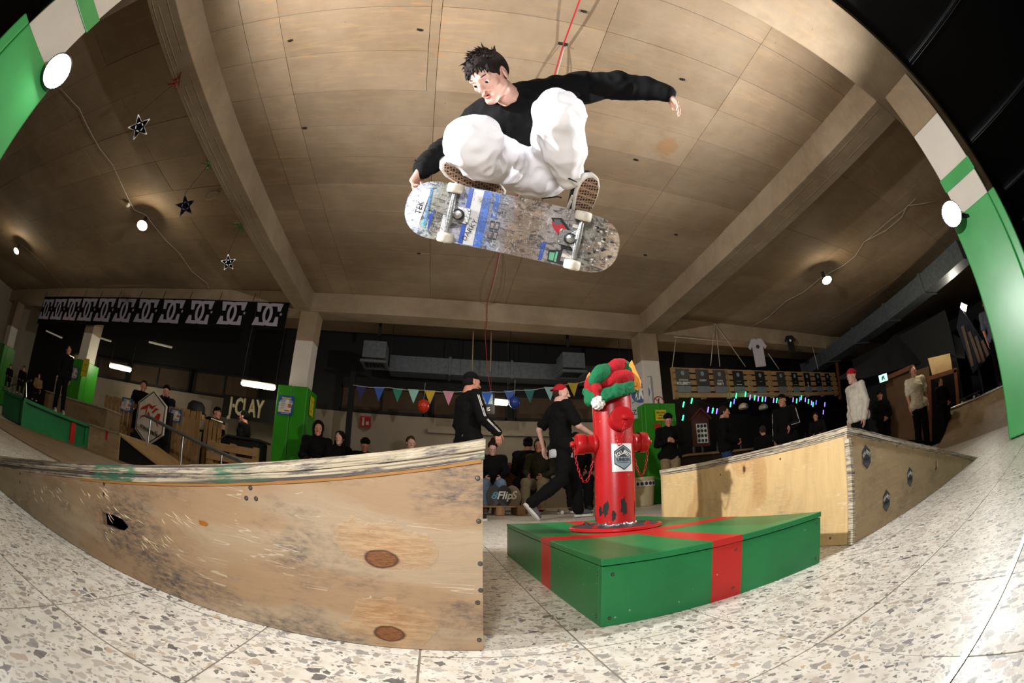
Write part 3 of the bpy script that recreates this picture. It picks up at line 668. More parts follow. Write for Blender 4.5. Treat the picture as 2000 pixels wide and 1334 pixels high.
# ------------------------------------------------------------------ hydrant
HX, HY = .664, 1.53; HR = .0785; HB = bz+.001
hyd = thing('fire_hydrant', 'red steel fire hydrant with three capped nozzles bolted on the green box', 'hydrant', (HX, HY, HB))
o_ = (HX, HY, 0)
b = MB(); b.lathe([(0, HB), (.176, HB), (.180, HB+.003), (.180, HB+.011), (.176, HB+.014), (0, HB+.014)], o_, seg=64); b.build('flange', M['hydred'], hyd, smooth=True)
b = MB(); b.lathe([(.168, HB+.0141), (.165, HB+.0149), (.07, HB+.0149)], o_, seg=64); b.build('worn_ring', mat('worn_metal', '54464a', .5, .5, .5, 18, .4, 60), hyd, smooth=True)
b = MB(); b.lathe([(HR, HB+.012), (HR, .715), (HR*1.0, .72), (HR*.93, .735), (HR*.8, .75), (0, .755)], o_, seg=64); b.build('barrel', M['hydred'], hyd, smooth=True)
r = random.Random(2); wp = []
for k in range(46):
    a = 2*math.pi*k/46; wp.append(cap((HX+math.cos(a)*.073, HY+math.sin(a)*.073, HB+.016+r.uniform(0, .006)), (HX+math.cos(a+.1)*.073, HY+math.sin(a+.1)*.073, HB+.014+r.uniform(0, .004)), r.uniform(.006, .012), None, .004))
blob('weld_bead', wp, .003, mat('weld_metal', '9a9698', .3, .9, .4, 40, .6, 70), hyd)
for a in (35, 125, 215, 305):
    p = Vector((HX+math.cos(math.radians(a))*.14, HY+math.sin(math.radians(a))*.14, HB+.014)); b = MB()
    b.lathe([(.012, 0), (.012, .007), (.006, .0075), (.006, .012), (0, .012)], p, seg=6); b.build('bolt', M['hydred'] if a > 200 else M['dsteel'], hyd)
camdir = math.atan2(-HY, -HX)
def wrapc(rad):
    def f(v):   # x along arc, z up, y depth outwards
        a = v[0]/rad+wrapc.a0; rr = rad+v[1]
        return (HX+math.cos(a)*rr, HY+math.sin(a)*rr, v[2])
    return f
# black wear streaks near the foot
chips = MB()
for (px, zc, w, hh) in ((1172, .235, .011, .03), (1182, .243, .013, .04), (1197, .222, .01, .026), (1216, .25, .014, .045), (1161, .21, .007, .02), (1237, .24, .006, .03)):
    s_ = max(-.98, min(.98, (px-1200)/39.0)); a0 = camdir+math.asin(s_); wrapc.a0 = a0; f = wrapc(HR+.0006)
    n = 18; pts = []
    for k in range(n):
        t_ = 2*math.pi*k/n; q1 = r.uniform(.6, 1.25); pts.append(f((math.cos(t_)*w*.95*q1, 0, zc+math.sin(t_)*hh*.85*q1)))
    c_ = f((0, 0, zc)); chips.add([c_]+pts, [(0, 1+k, 1+(k+1) % n) for k in range(n)])
chips.build('paint_chip', M['black'], hyd, kind='stuff')
# nozzles
def nozzle(d, z, r0, L, lab):
    d = Vector(d).normalized(); o = Vector((HX, HY, z))
    b = MB(); b.lathe([(r0, HR*.8), (r0, L), (r0*1.02, L)], o, d, 40); n_ = b.build('nozzle', M['hydred'], hyd, smooth=True)
    b = MB(); b.lathe([(r0*1.14, L-.028), (r0*1.16, L-.026), (r0*1.16, L-.001), (r0*1.1, L+.004), (0, L+.006)], o, d, 40); b.lathe([(r0*1.06, HR*.93), (r0*1.1, HR*1.0), (r0*1.05, HR*1.08), (r0, HR*1.12)], o, d, 40); b.build('nozzle_cap', M['hydred'], n_, smooth=True)
    b = MB(); b.lathe([(.006, L), (.006, L+.012), (.011, L+.014), (.012, L+.02), (.009, L+.027), (0, L+.029)], o, d, 20); b.build('cap_knob', M['hydred'], n_, smooth=True)
    return o+d*(L+.016), o+d*(HR+.004)-Vector((0, 0, r0+.004))
fd = Vector((-.11, -1, 0))
ends = [nozzle((-1, .08, 0), .502, .036, .148, ''), nozzle(fd, .580, .0385, .134, ''), nozzle((1, -.08, 0), .502, .036, .135, '')]
M['chain'] = mat('red_chain', 'b5222a', .3, .3, .2)
def ring_link(mb, p, t, side, L=.0085, w=.0042, r0=.0013):
    t = Vector(t).normalized(); s_ = (Vector(side)-t*Vector(side).dot(t)).normalized(); pts = [Vector(p)+t*(math.cos(a)*L)+s_*(math.sin(a)*w) for a in [2*math.pi*k/10 for k in range(10)]]
    mb.tube(pts+[pts[0]], r0, 5, False)
for i, (a, c_) in enumerate(ends):
    sag = (.135, .07, .12)[i]; n = 34; b = MB(); pts = []
    if i == 1: c_ = Vector((HX-.03, HY-HR-.012, .52))
    for k in range(n+1):
        t_ = k/n; p = a.lerp(c_, t_); p.z -= sag*4*t_*(1-t_)*.93; pts.append(p)
    # resample by arc length into links
    seg = [(pts[k+1]-pts[k]).length for k in range(n)]; tot = sum(seg); m_ = int(tot/.0135)
    def arc(s_):
        for k in range(n):
            if s_ <= seg[k]: return pts[k].lerp(pts[k+1], s_/seg[k])
            s_ -= seg[k]
        return pts[-1]
    for k in range(m_):
        p = arc(tot*(k+.5)/m_); t_ = arc(tot*min(1, (k+.8)/m_))-arc(tot*(k+.2)/m_)
        u = t_.normalized().orthogonal(); w = t_.normalized().cross(u); ring_link(b, p, t_, (u+w) if k % 2 else (u-w), .0095)
    b.build('chain', M['chain'], hyd, smooth='all')
# sticker on the barrel
wrapc.a0 = camdir+math.radians(27)
fw = wrapc(HR+.0005)
b = MB(); n = 10; W2, z0, z1 = .046, .385, .492
for i in range(n+1): x = -W2+2*W2*i/n; b.v += [fw((x, 0, z0)), fw((x, 0, z1))]
b.add([], []); b.f = [(2*i, 2*i+2, 2*i+3, 2*i+1) for i in range(n)]; b.mi = [0]*n
sticker = b.build('sticker', mat('sticker_paper', 'e6e3e0', .35), hyd, smooth='all')
fw2 = wrapc(HR+.0008)
hexlogo(hyd, Matrix(((1, 0, 0, 0), (0, 0, 1, 0), (0, 1, 0, .4385), (0, 0, 0, 1))), .043, wrap=lambda v: fw2((v[0], v[1], v[2])))
# ------------------------------------------------------------------ elf hat on the hydrant
M['feltr'] = mat('red_felt', 'a8101c', .95, 0, .2, 20, .5, 220); M['feltg'] = mat('green_felt', '0f6a42', .95, 0, .2, 20, .5, 220); M['felto'] = mat('orange_felt', 'e59a45', .9, 0, .12, 20, .3, 200); M['pom'] = mat('white_pompom', 'e8e6e4', 1, 0, .08, 30, .8, 160)
HD = 1.665
def hp(cx, cy, dd=0): return atd(1080+cx/3.512, 680+cy/3.512, HD+dd)
hat = thing('elf_hat', 'red and green striped felt elf hat with orange ears and white pompom', 'hat', (HX, HY, .74))
px = .00057*1
blob('crown', [ell(hp(400, 245), (.088, .08, .045), k=.02), ell(hp(440, 215, .0), (.062, .07, .035), k=.03), ell(hp(270, 255, -.01), (.026, .05, .04), k=.02), ell(hp(475, 200), (.03, .05, .03), k=.02)], .004, M['feltr'], hat, (.0035, 14, 3))
bandp = []
pts = [hp(238, 330, .02), hp(265, 345, -.045), hp(345, 318, -.085), hp(440, 285, -.085), hp(525, 262, -.045), hp(560, 262, .05)]
for a, c_ in zip(pts, pts[1:]):
    for dz in (-.014, .006): bandp.append(cap(a+Vector((0, 0, dz)), c_+Vector((0, 0, dz)), .013, .013, .012))
bandp.append(cap(hp(255, 355, -.03), hp(250, 300, -.02), .02, .016, .02))
back = [hp(560, 262, .05), hp(470, 250, .12), hp(330, 260, .13), hp(238, 300, .06)]
for a, c_ in zip(back, back[1:]): bandp.append(cap(a, c_, .02, .02, .015))
blob('brim', bandp, .004, M['feltg'], hat, (.003, 30, 7))
for i, (seg_, m_, rr) in enumerate((([(505, 200, 0), (500, 160, 0), (480, 125, -.01)], 'feltg', (.03, .03, .026)), ([(478, 118, -.01), (440, 125, -.03), (390, 150, -.045)], 'feltr', (.024, .024, .025)), ([(380, 155, -.045), (330, 175, -.06), (290, 215, -.07)], 'feltg', (.026, .029, .027)), ([(296, 240, -.07), (305, 280, -.085), (308, 325, -.09)], 'feltr', (.018, .015, .010)))):
    P = [hp(*s_) for s_ in seg_]; blob('tail_stripe', chain(P, rr, .02), .0035, M[m_], hat, (.0025, 18, i*3.1))
pc = hp(310, 376, -.1); r = random.Random(5)
pp = [ell(pc, (.019, .019, .019), k=.004)]+[cap(pc, pc+Vector((r.gauss(0, 1), r.gauss(0, 1), r.gauss(0, 1))).normalized()*.0235, .008, .0035, .003) for _ in range(120)]
blob('pompom', pp, .0022, M['pom'], hat)
def felt_ear(outline, dd, lobes):
    n = len(outline); b = MB(); c0 = [hp(x, y, dd) for x, y in outline]; ctr = sum(c0, Vector())/n
    d = ray(1238, 740); b.prism(c0, d*.006); o = b.build('felt_ear', M['felto'], hat, bevel=.002); return o
felt_ear([(541, 80), (558, 118), (570, 150), (590, 190), (603, 225), (606, 255), (600, 280), (585, 291), (562, 284), (540, 262), (522, 235), (510, 205), (509, 170), (516, 130), (528, 100)], -.03, 0)
felt_ear([(252, 163), (259, 185), (258, 205), (240, 220), (236, 250), (228, 262), (222, 240), (226, 210), (238, 180)], .02, 0)
b = MB(); b.tube([hp(575, 262, -.032), hp(560, 265, -.036), hp(545, 250, -.036), hp(535, 225, -.035)], .0016, 6); b.tube([hp(575, 235, -.035), hp(580, 250, -.036), hp(575, 262, -.036)], .0014, 6); b.build('ear_fold', mat('orange_crease_shade', 'b06a24', .9), hat)  # ear creases drawn as darker orange lines, their shade put into the colour
b = MB(); b.tube([hp(583, 270, .0), hp(588, 300, .02), hp(578, 335, .02), hp(562, 362, .03), hp(543, 380, .03)], .0016, 6); b.build('elastic_cord', M['feltg'], hat)
# the two flash heads
M['glow'] = mat('flash_glow', 'ffffff', .3, emit=('ffffff', 60)); M['bulb'] = mat('bulb_glow', 'ffffff', .3, emit=('fff0c8', 14))
def flash(loc, tgt, lab):
    t = thing('flash_head', lab, 'flash', loc); d = (Vector(tgt)-Vector(loc)).normalized()
    b = MB(); b.lathe([(.03, -.16), (.05, -.14), (.05, -.05), (.115, .0), (.12, .006), (.11, .006)], loc, d, 28); b.build('housing', M['black'], t, smooth=True)
    b = MB(); b.lathe([(.11, .004), (.07, .014), (0, .02)], loc, d, 28); b.build('lamp_glass', M['glow'], t, smooth=True)  # glowing disc made wider to take in the bloom around the flash
    b = MB(); b.bar(Vector(loc)-d*.08, Vector((-2.8 if loc[0] < 0 else 4.2, .35, loc[2]-.08)), .03, .03); b.build('clamp', M['black'], t); return t
flash(FL, (0, .2, .5), 'bright flash head clamped to the left near pillar')
flash(FR, (0, .2, .5), 'bright flash head clamped to the right near pillar')
# ------------------------------------------------------------------ people: shared anatomy
def vframe(x, y):
    d = ray(x, y); rt = (ray(x+2, y)-ray(x-2, y)); rt = (rt-d*rt.dot(d)).normalized(); up = (-d).cross(rt).normalized()
    return Matrix((rt, up, -d)).transposed()
def head_prims(c, R, s=1.0, mouth_open=0, detail=True):
    X = lambda p: np.array(c)+(np.array(R) @ (np.array(p)*s)); A = np.array(R); P = []
    E = lambda p, r, k=.02, op=1, Rr=None: P.append(ell(X(p), np.array(r)*s, A if Rr is None else A @ Rr, k*s, op))
    C = lambda a, b, ra, rb, k=.012, op=1: P.append(cap(X(a), X(b), ra*s, rb*s, k*s, op))
    E((0, -.02, .150), (.074, .095, .083)); E((0, .012, .085), (.056, .068, .083), .025); E((0, .035, .13), (.058, .055, .06), .02)
    C((.046, .0, .052), (.012, .066, .022), .018, .017, .03); C((-.046, .0, .052), (-.012, .066, .022), .018, .017, .03)
    C((-.01, .074, .016), (.01, .074, .016), .014, .014, .02)
    for q in (-1, 1):
        E((q*.04, .052, .088), (.021, .02, .017), .02); C((q*.010, .086, .132), (q*.046, .070, .134), .008, .008, .014)
        E((q*.031, .094, .116), (.017, .013, .010), .010, -1)
        E((q*.031, .0690, .1115), (.0152, .0148, .0145), .004)
        if detail: E((q*.0305, .0870, .1085), (.0125, .010, .0040), .0015, -1)
        E((q*.080, -.006, .106), (.009, .021, .034), .006, 1, np.array(Euler((.15, 0, q*-.35)).to_matrix())); E((q*.0845, .0, .112), (.004, .010, .017), .003, -1)
        C((q*.013, .094, .078), (q*.010, .088, .082), .0075, .006, .006)
        E((q*.010, .101, .0715), (.0045, .006, .003), .002, -1)
    C((0, .084, .124), (0, .108, .084), .0075, .0115, .012); C((0, .108, .082), (0, .104, .079), .010, .009, .006)
    C((-.018, .082, .052), (.018, .082, .052), .009, .009, .015)
    if mouth_open:
        E((0, .095, .0475), (.017, .017, .0085), .006, -1)
    C((0, -.03, .05), (0, -.05, -.06), .048, .052, .012)
    return P, X
def hand_prims(w, R, s=1.0, curl=.35, spread=.06, thumb=1):
    """w wrist, R columns: thumb side, finger direction, back of hand"""
    A = np.array(R); w = np.array(w); X = lambda p: w+A @ (np.array(p)*s); P = []
    P.append(rbox(X((0, .048, 0)), np.array((.024, .030, .003))*s, A, .012*s, .012*s)); P.append(cap(X((0, -.02, 0)), X((0, .03, 0)), .026*s, .024*s, .015*s))
    for i, (bx_, L) in enumerate(((.029, .070), (.010, .079), (-.009, .073), (-.027, .056))):
        p = np.array((bx_, .082-abs(bx_)*.2, 0)); a = curl*(.55+.12*i); yw = bx_*spread*30*.3
        for k, f in enumerate((.45, .32, .25)):
            d = np.array((math.sin(yw), math.cos(a)*math.cos(yw), -math.sin(a))); q = p+d*L*f
            P.append(cap(X(p), X(q), (.0088-.0007*k)*s, (.0082-.0009*k)*s, .003*s)); p = q; a += curl*.8
    p = np.array((.026, .016, -.003)); q = p+np.array((.026, .024, -.010)); r2 = q+np.array((.010, .026, -.009)); e = r2+np.array((.001, .02, -.006))
    P += [cap(X(p), X(q), .0135*s, .011*s, .01*s), cap(X(q), X(r2), .0105*s, .009*s, .003*s), cap(X(r2), X(e), .009*s, .0075*s, .003*s)]
    return P
M['skin'] = mat('skin', 'd8a999', .45, 0, .07, 30, .08, 220, subsurf=.12)
M['skin2'] = mat('skin_rosy', 'c98a72', .5, 0, .08, 30, subsurf=.1)
M['eyew'] = mat('eye_white', 'e6dedb', .2, 0, .02); M['iris'] = mat('iris', '2a1a12', .15, 0, .2); M['lip'] = mat('lips', 'b8645c', .4, 0, .1, 60); M['mouth'] = mat('mouth_dark', '2a0c0c', .6)
M['hair'] = mat('dark_hair', '1d1413', .75, 0, .5, 60, .3, 260, spec=.25)
M['brow'] = mat('brow_hair', '2a1c18', .8)
# ------------------------------------------------------------------ skateboard in the air
BC = atd(1001, 440, 1.50); bl = atd(787, 397, 1.50); br = atd(1215, 489, 1.50)
Lx = (br-bl).normalized(); Nz = (Vector((0, 0, H))-BC).normalized(); Nz = (Nz-Lx*Nz.dot(Lx)).normalized(); Wy = Nz.cross(Lx)   # Wy: image-up side
BLEN = (br-bl).length*1.045; BW = .208
skate = thing('skateboard', 'flying skateboard seen from below, scratched sticker covered deck and worn wheels', 'skateboard', BC)
skate.rotation_euler = Matrix((Lx, Wy, Nz)).transposed().to_euler()
LOCAL[0] = True
def m_deckart(name, wood=0):
    t = NT(name); p = t.obj()
    a = t.noise(t.mapping(p, (16, 42, 1), rot=(0, 0, .5)), 1.0, 7, .8, 1.5); b2 = t.noise(t.mapping(p, (60, 24, 1), rot=(0, 0, .9)), 1.0, 6, .8, 2)
    zone = t.new('ShaderNodeSeparateXYZ', {0: p}).outputs[0]
    z2 = t.math('ADD', t.math('MULTIPLY', zone, 1.25), .5); z2 = t.math('ADD', z2, t.math('MULTIPLY', t.math('SUBTRACT', t.noise(p, 9, 4).outputs[0], .5), .16))
    basec = t.ramp(z2, [(.03, srgb('8e93b4')), (.12, srgb('99a3a4')), (.17, srgb('87857a')), (.24, srgb('a7a3a8')), (.33, srgb('5f7fc0')), (.43, srgb('8d94a8')), (.5, srgb('84705f')), (.6, srgb('8b7868')), (.68, srgb('a9a3a6')), (.78, srgb('86837f')), (.88, srgb('8e8a80')), (.97, srgb('b09a84'))])
    c = t.mix(t.ramp(a.outputs[0], [(.5, g(0)), (.56, g(.85))]), basec, srgb('23232b'))
    c = t.mix(t.ramp(b2.outputs[0], [(.56, g(0)), (.6, g(.9))]), c, srgb('c4c2c4'))
    d2 = t.noise(t.mapping(p, (10, 55, 1), rot=(0, 0, -.3), loc=(3, 2, 0)), 1.0, 6, .8, 1)
    c = t.mix(t.ramp(d2.outputs[0], [(.59, g(0)), (.62, g(.8))]), c, srgb('8a6c52'))
    rd = t.noise(t.mapping(p, (30, 30, 1), loc=(7, 5, 0)), 1.0, 5, .8, 1)
    c = t.mix(t.ramp(rd.outputs[0], [(.64, g(0)), (.68, g(.7))]), c, srgb('9a4a5a'))
    t.base(c); t.bump(a.outputs[0], .3, .002); return t.done(.45)
def m_stk(name, col, scr=.55):
    t = NT(name); p = t.obj()
    a = t.noise(t.mapping(p, (20, 50, 1), rot=(0, 0, .6)), 1.0, 7, .8, 1.5); b2 = t.noise(t.mapping(p, (50, 20, 1), rot=(0, 0, 1.2)), 1.0, 6, .8, 2)
    c = t.mix(t.ramp(a.outputs[0], [(scr, g(0)), (scr+.05, g(.85))]), srgb(col), srgb('33323a'))
    c = t.mix(t.ramp(b2.outputs[0], [(scr+.03, g(0)), (scr+.07, g(.85))]), c, srgb('b5b0ae'))
    t.base(c); return t.done(.4)
def kick_z(u):   # bottom faces +z, kicks bend to -z
    a = abs(u)-.275; return -(a*a*3.2) if a > 0 else 0
def halfw(u):
    a = BLEN/2; e = .135; r = abs(u)-(a-e)
    return BW/2 if r <= 0 else BW/2*math.pow(max(0, 1-(r/e)**2.35), .5)
nu, nv = 64, 12; b = MB()
for side in (0, 1):
    V_ = []
    for i in range(nu+1):
        t_ = i/nu; u = (-1 if t_ < .5 else 1)*(BLEN/2)*(1-(1-abs(2*t_-1))**1.7) if 1 else 0
        for j in range(nv+1):
            v = -1+2*j/nv; w = max(halfw(u), .0008); V_.append((u, v*w, kick_z(u)-.003*v*v*(-1)-(0 if side == 0 else .0105)))
    fs = [(i*(nv+1)+j, (i+1)*(nv+1)+j, (i+1)*(nv+1)+j+1, i*(nv+1)+j+1) for i in range(nu) for j in range(nv)]
    if side == 0: b.cur = 0
    else: b.cur = 1
    b.add(V_, fs)
N1 = (nu+1)*(nv+1); b.cur = 2
for i in range(nu):
    for j in (0, nv): b.f.append((i*(nv+1)+j, (i+1)*(nv+1)+j, N1+(i+1)*(nv+1)+j, N1+i*(nv+1)+j)); b.mi.append(2)
b.build('deck', [m_deckart('deck_art'), mat('grip_tape', '101012', .95, 0, .3, 60, .5, 300), mat('deck_maple', 'e0cba6', .6)], skate, smooth=True)
def stk(pts, col, z=.0004, name='sticker', scr=.56):
    b = MB(); P = [((p[0]-.5)*BLEN, p[1]*BW/2) for p in pts]
    b.prism([(x, y, kick_z(x)+.003*(y/(BW/2))**2+z+.0006) for x, y in P], (0, 0, -.0003)); return b.build(name, m_stk('sticker_'+col+str(int(scr*100)), col, scr), skate)
def srect(u0, u1, v0, v1, sh=0): return [(u0+sh*v0, v0), (u1+sh*v0, v0), (u1+sh*v1, v1), (u0+sh*v1, v1)]
stk(srect(.285, .305, -.97, .97), '2a4fb0', scr=.62); stk(srect(.306, .35, -.97, .97), 'cfd0d6', scr=.57); stk(srect(.352, .385, -.96, .96), '3c6cc8', scr=.55)
stk(srect(.195, .215, -.95, -.1), 'd0d0d4'); stk(srect(.218, .232, -.5, .95), '22408f'); stk(srect(.40, .425, .1, .95), '3a66b8'); stk(srect(.06, .105, -.55, .7, .02), 'dcdce0', scr=.54); stk(srect(.115, .125, -.6, .75), '4a88c8', scr=.52)
stk([(.13, -.2), (.155, .05), (.15, -.5), (.14, -.75)], '2c4796'); stk([(.10, -.5), (.13, -.3), (.125, -.7)], '6fb090', scr=.53)
for i in range(2):
    for j in range(2):
        u, v = .405+i*.021, -.62+j*.33; stk(srect(u, u+.019, v, v+.3), '202028', scr=.58); stk(srect(u+.003, u+.016, v+.05, v+.25), '9a9298', z=.0007, scr=.52)
stk([(.655, .55), (.70, .62), (.775, .10), (.73, -.55), (.72, -.2), (.69, .15)], '15151a', scr=.62); stk([(.66, .42), (.70, .48), (.762, .10), (.725, -.28), (.70, .05), (.675, .2)], 'b51f30', z=.0007, scr=.58)
stk([(.668, .52), (.695, .55), (.705, .40), (.68, .33)], '55575e', z=.0009, scr=.6)
stk([(.675, -.55), (.735, -.45), (.735, -.95), (.68, -.93)], '22242a', scr=.6); stk([(.682, -.62), (.705, -.6), (.705, -.88), (.684, -.88)], '6cc09a', z=.0007, scr=.58); stk([(.709, -.55), (.718, -.55), (.718, -.9), (.709, -.9)], '6cc09a', z=.0007, scr=.58)
for k in range(7): stk(srect(.74+.002*k, .80-.001*k, -.95+.27*k, -.95+.27*k+.12, .01), 'dcd6d2' if k % 2 else '17171b', scr=.58)
stk([(.635, -.4), (.66, -.3), (.655, -.95), (.64, -.95)], '2f5cc0', scr=.55)
r = random.Random(11)
for k in range(26):
    u, v = r.uniform(.83, .965), r.uniform(-.75, .75); v *= math.sqrt(max(.05, 1-((u-.83)/.16)**2.2)); s_ = r.uniform(.006, .016); a = r.uniform(0, 6)
    stk([(u+s_*math.cos(a+q)*r.uniform(.5, 1.2), v+5*s_*math.sin(a+q)*r.uniform(.4, 1)) for q in (0, 1.2, 2.4, 3.8, 5)], r.choice(['e0dedc', '18181c', 'cfcac6', '2a2a30']), scr=.58)
text_mesh('lettering', 'DARKY.', .026, mat('marker_ink', '121218', .5), skate, frame_m(((.325-.5)*BLEN, -.045, .0045), (.35, .93, 0), (-.93, .35, 0)), .0003, 0)
text_mesh('lettering', 'TEK', .034, MATS['marker_ink'], skate, frame_m(((.082-.5)*BLEN, .0, kick_z(-.335)+.0035), (.08, 1, .0), (-1, .08, -.2)), .0002, .0003, sx=.8)
M['truck'] = mat('cast_truck', 'a9abae', .33, .9, .2, 30, .25, 120); M['wheel'] = mat('urethane', 'd9d2c4', .55, 0, .12, 30, .2, 90); M['rub'] = mat('bushing_black', '17171a', .5)
for sx in (-1, 1):
    ax = sx*.2235+.006; T = empty('truck', (0, 0, 0)); T.parent = skate; h0 = .0035
    b = MB(); cx = ax-sx*.018; b.prism([(cx+x*sx, y, h0) for x, y in ((-.046, -.022), (-.040, -.028), (.012, -.028), (.016, -.022), (.016, .022), (.012, .028), (-.040, .028), (-.046, .022))], (0, 0, .007)); b.build('baseplate', M['truck'], T, bevel=.0015)
    hz = .046
    b = MB(); b.tube([(ax, -.067, hz), (ax, -.05, hz), (ax, -.02, hz-.002), (ax, .02, hz-.002), (ax, .05, hz), (ax, .067, hz)], [.0085, .0095, .012, .012, .0095, .0085], 14)
    b.prism([(ax, -.045, hz-.006), (ax-sx*.034, -.012, .027), (ax-sx*.034, .012, .027), (ax, .045, hz-.006)], (0, 0, .008))
    b.build('hanger', M['truck'], T, smooth=True, bevel=.001)
    kp = (ax-sx*.026, 0, h0+.006); nx = (sx*-.0, 0, 1)
    b = MB(); b.lathe([(.019, 0), (.020, .012), (.017, .018), (.017, .026), (.0195, .03), (.0195, .036), (.016, .038)], kp, nx, 24); b.build('bushing', M['rub'], T, smooth=True)
    b = MB(); b.lathe([(.0145, .036), (.0155, .039), (.0125, .041), (0, .041)], kp, nx, 24); b.build('washer', M['truck'], T, smooth=True)
    b = MB(); b.lathe([(.0085, .041), (.0085, .048), (.005, .0485), (.005, .052), (0, .052)], kp, nx, 6); b.build('kingpin_nut', M['steel'], T)
    for y in (-1, 1):
        b = MB(); b.lathe([(.004, .066), (.004, .108), (0, .108)], (ax, 0, hz), (0, y, 0), 12); b.lathe([(.0072, .1015), (.0072, .107), (.004, .107)], (ax, 0, hz), (0, y, 0), 6); b.build('axle_nut', M['steel'], T)
        wz_ = [(.0, .070), (.011, .070), (.018, .072), (.026, .0715), (.029, .075), (.0298, .080), (.0298, .096), (.029, .1005), (.026, .1035), (.018, .103), (.011, .1005), (0, .1005)]
        b = MB(); b.lathe(wz_, (ax, 0, hz), (0, y, 0), 32); wh = b.build('wheel', M['wheel'], T, smooth=True)
        b = MB(); b.lathe([(.0, .1012), (.0105, .1012), (.0105, .099)], (ax, 0, hz), (0, y, 0), 16); b.build('bearing', M['steel'], T)
    for x in (-.040, .008):
        for y in (-.0205, .0205):
            b = MB(); b.lathe([(.0045, 0), (.0045, .005), (0, .0055)], (cx+x*sx, y, h0+.007), (0, 0, 1), 6); b.build('bolt', M['steel'], T)
LOCAL[0] = False
# ------------------------------------------------------------------ the skater
def J(x, y, d): return atd(x, y, d)
sk = thing('person', 'jumping skater in black long-sleeved top and white trousers, one arm stretched out', 'person', J(1040, 325, 1.78))
M['topblack'] = mat('black_cotton', '0a0a0c', .9, 0, .25, 14, .3, 260, spec=.2); M['wht'] = mat('white_twill', 'f1f0f6', .85, 0, .03, 20, .06, 300)
HDc = J(948, 144, 1.72); V3 = vframe(957, 152)
Rv = Matrix.Rotation(math.radians(24), 3, 'Z') @ Matrix.Rotation(math.radians(-33), 3, 'Y') @ Matrix.Rotation(math.radians(9), 3, 'X')
Rh = Matrix((V3 @ Rv @ Vector((-1, 0, 0)), V3 @ Rv @ Vector((0, 0, 1)), V3 @ Rv @ Vector((0, 1, 0)))).transposed()
HO = HDc-(Rh @ Vector((0, .01, .12)))          # chin-level origin of the head
hps, HXf = head_prims(HO, Rh, .89, 1)
nk = J(1000, 196, 1.79); hps.append(cap(HXf((0, -.035, .02)), nk, .048, .056, .012))
shR, elR, wrR = J(942, 230, 1.84), J(888, 282, 1.84), J(824, 331, 1.62)
shL, elL, wrL = J(1085, 182, 1.84), J(1205, 165, 1.88), J(1300, 181, 1.86)
hipc = J(1045, 325, 1.82)
knR, anR = J(924, 286, 1.46), J(968, 345, 1.64); knL, anL = J(1092, 230, 1.45), J(1113, 352, 1.62)
body = [cap(nk, J(1010, 240, 1.86), .06, .10, .05), cap(J(1010, 240, 1.88), J(1045, 320, 1.88), .08, .06, .03), cap(shR, shL, .05, .05, .05)]
body += chain([shR, elR, wrR], [.045, .036, .026]) + chain([shL, elL, wrL], [.045, .036, .026]) + chain([J(1010, 330, 1.82), knR, anR], [.05, .048, .03]) + chain([J(1080, 330, 1.82), knL, anL], [.05, .048, .03])
# hands
def basis(fd_, back): fd_ = Vector(fd_).normalized(); bk = Vector(back); bk = (bk-fd_*bk.dot(fd_)).normalized(); th_ = fd_.cross(bk); return th_, fd_, bk
vL = vframe(1312, 190); th_, fd2, bk = basis(vL @ Vector((.62, -.72, .2)), vL @ Vector((.75, .6, -.25)))
Rl = Matrix((-th_, fd2, bk)).transposed()
hL = hand_prims(wrL+fd2*.006, Rl, .74, .5, .11)
vR = vframe(826, 345); th_, fd2, bk = basis(vR @ Vector((-.45, -.75, .2)), vR @ Vector((-.7, .55, -.5)))
Rr = Matrix((th_, fd2, bk)).transposed(); hR = hand_prims(wrR+fd2*.004, Rr, .72, .9)
blob('body', body, .012, M['skin'], sk, extra=[(hps, .0024), (hL, .0032), (hR, .0035)], smooth_it=2)
# face
for q in (-1, 1):
    e = Vector(HXf((q*.031, .0690, .1115))); f = Rh @ Vector((0, 1, -.36)).normalized()
    b = MB(); b.lathe([(.0125*math.sin(a), -.0125*math.cos(a)) for a in [math.pi*k/12 for k in range(13)]], e+f*.0012, f, 20); ey = b.build('eye', M['eyew'], sk, smooth='all')
    b = MB(); b.lathe([(.0066, .0112), (.0035, .0131), (0, .0134)], e+f*.0014, f, 16); b.build('iris', M['iris'], ey)
    pts = [HXf((q*(.012+.042*t_), .0895-.021*t_*t_, .1335+.007*math.sin(t_*2.6))) for t_ in (0, .25, .5, .75, 1)]
    b = MB(); b.tube(pts, [.0018, .0030, .0032, .0026, .0008], 8); b.build('eyebrow', M['brow'], sk, smooth='all')
    lid = [HXf((q*(.0185+.025*t_), .0835-.006*(t_-.4)**2*4, .1095+.0045*math.sin(math.pi*t_))) for t_ in (0, .25, .5, .75, 1)]
    b = MB(); b.tube([Vector(q_)-(Rh @ Vector((0, .004, -.002))) for q_ in lid], [.0006, .0010, .0012, .0011, .0007], 6); b.build('upper_eyelid', mat('eyelid', '8a5848', .6), sk, smooth='all')
lp = [HXf((.019*math.cos(a), .0912-.011*abs(math.cos(a))**2, .0475+.0092*math.sin(a))) for a in [2*math.pi*k/18 for k in range(19)]]
b = MB(); b.tube(lp, [.0026+.0014*abs(math.sin(2*math.pi*k/18)) for k in range(19)], 8, False); b.build('lips', M['lip'], sk, smooth='all')
b = MB(); b.lathe([(.0125, 0), (.008, -.002), (0, -.003)], HXf((0, .083, .0475)), Rh @ Vector((0, 1, 0)), 16); b.build('open_mouth', M['mouth'], sk)
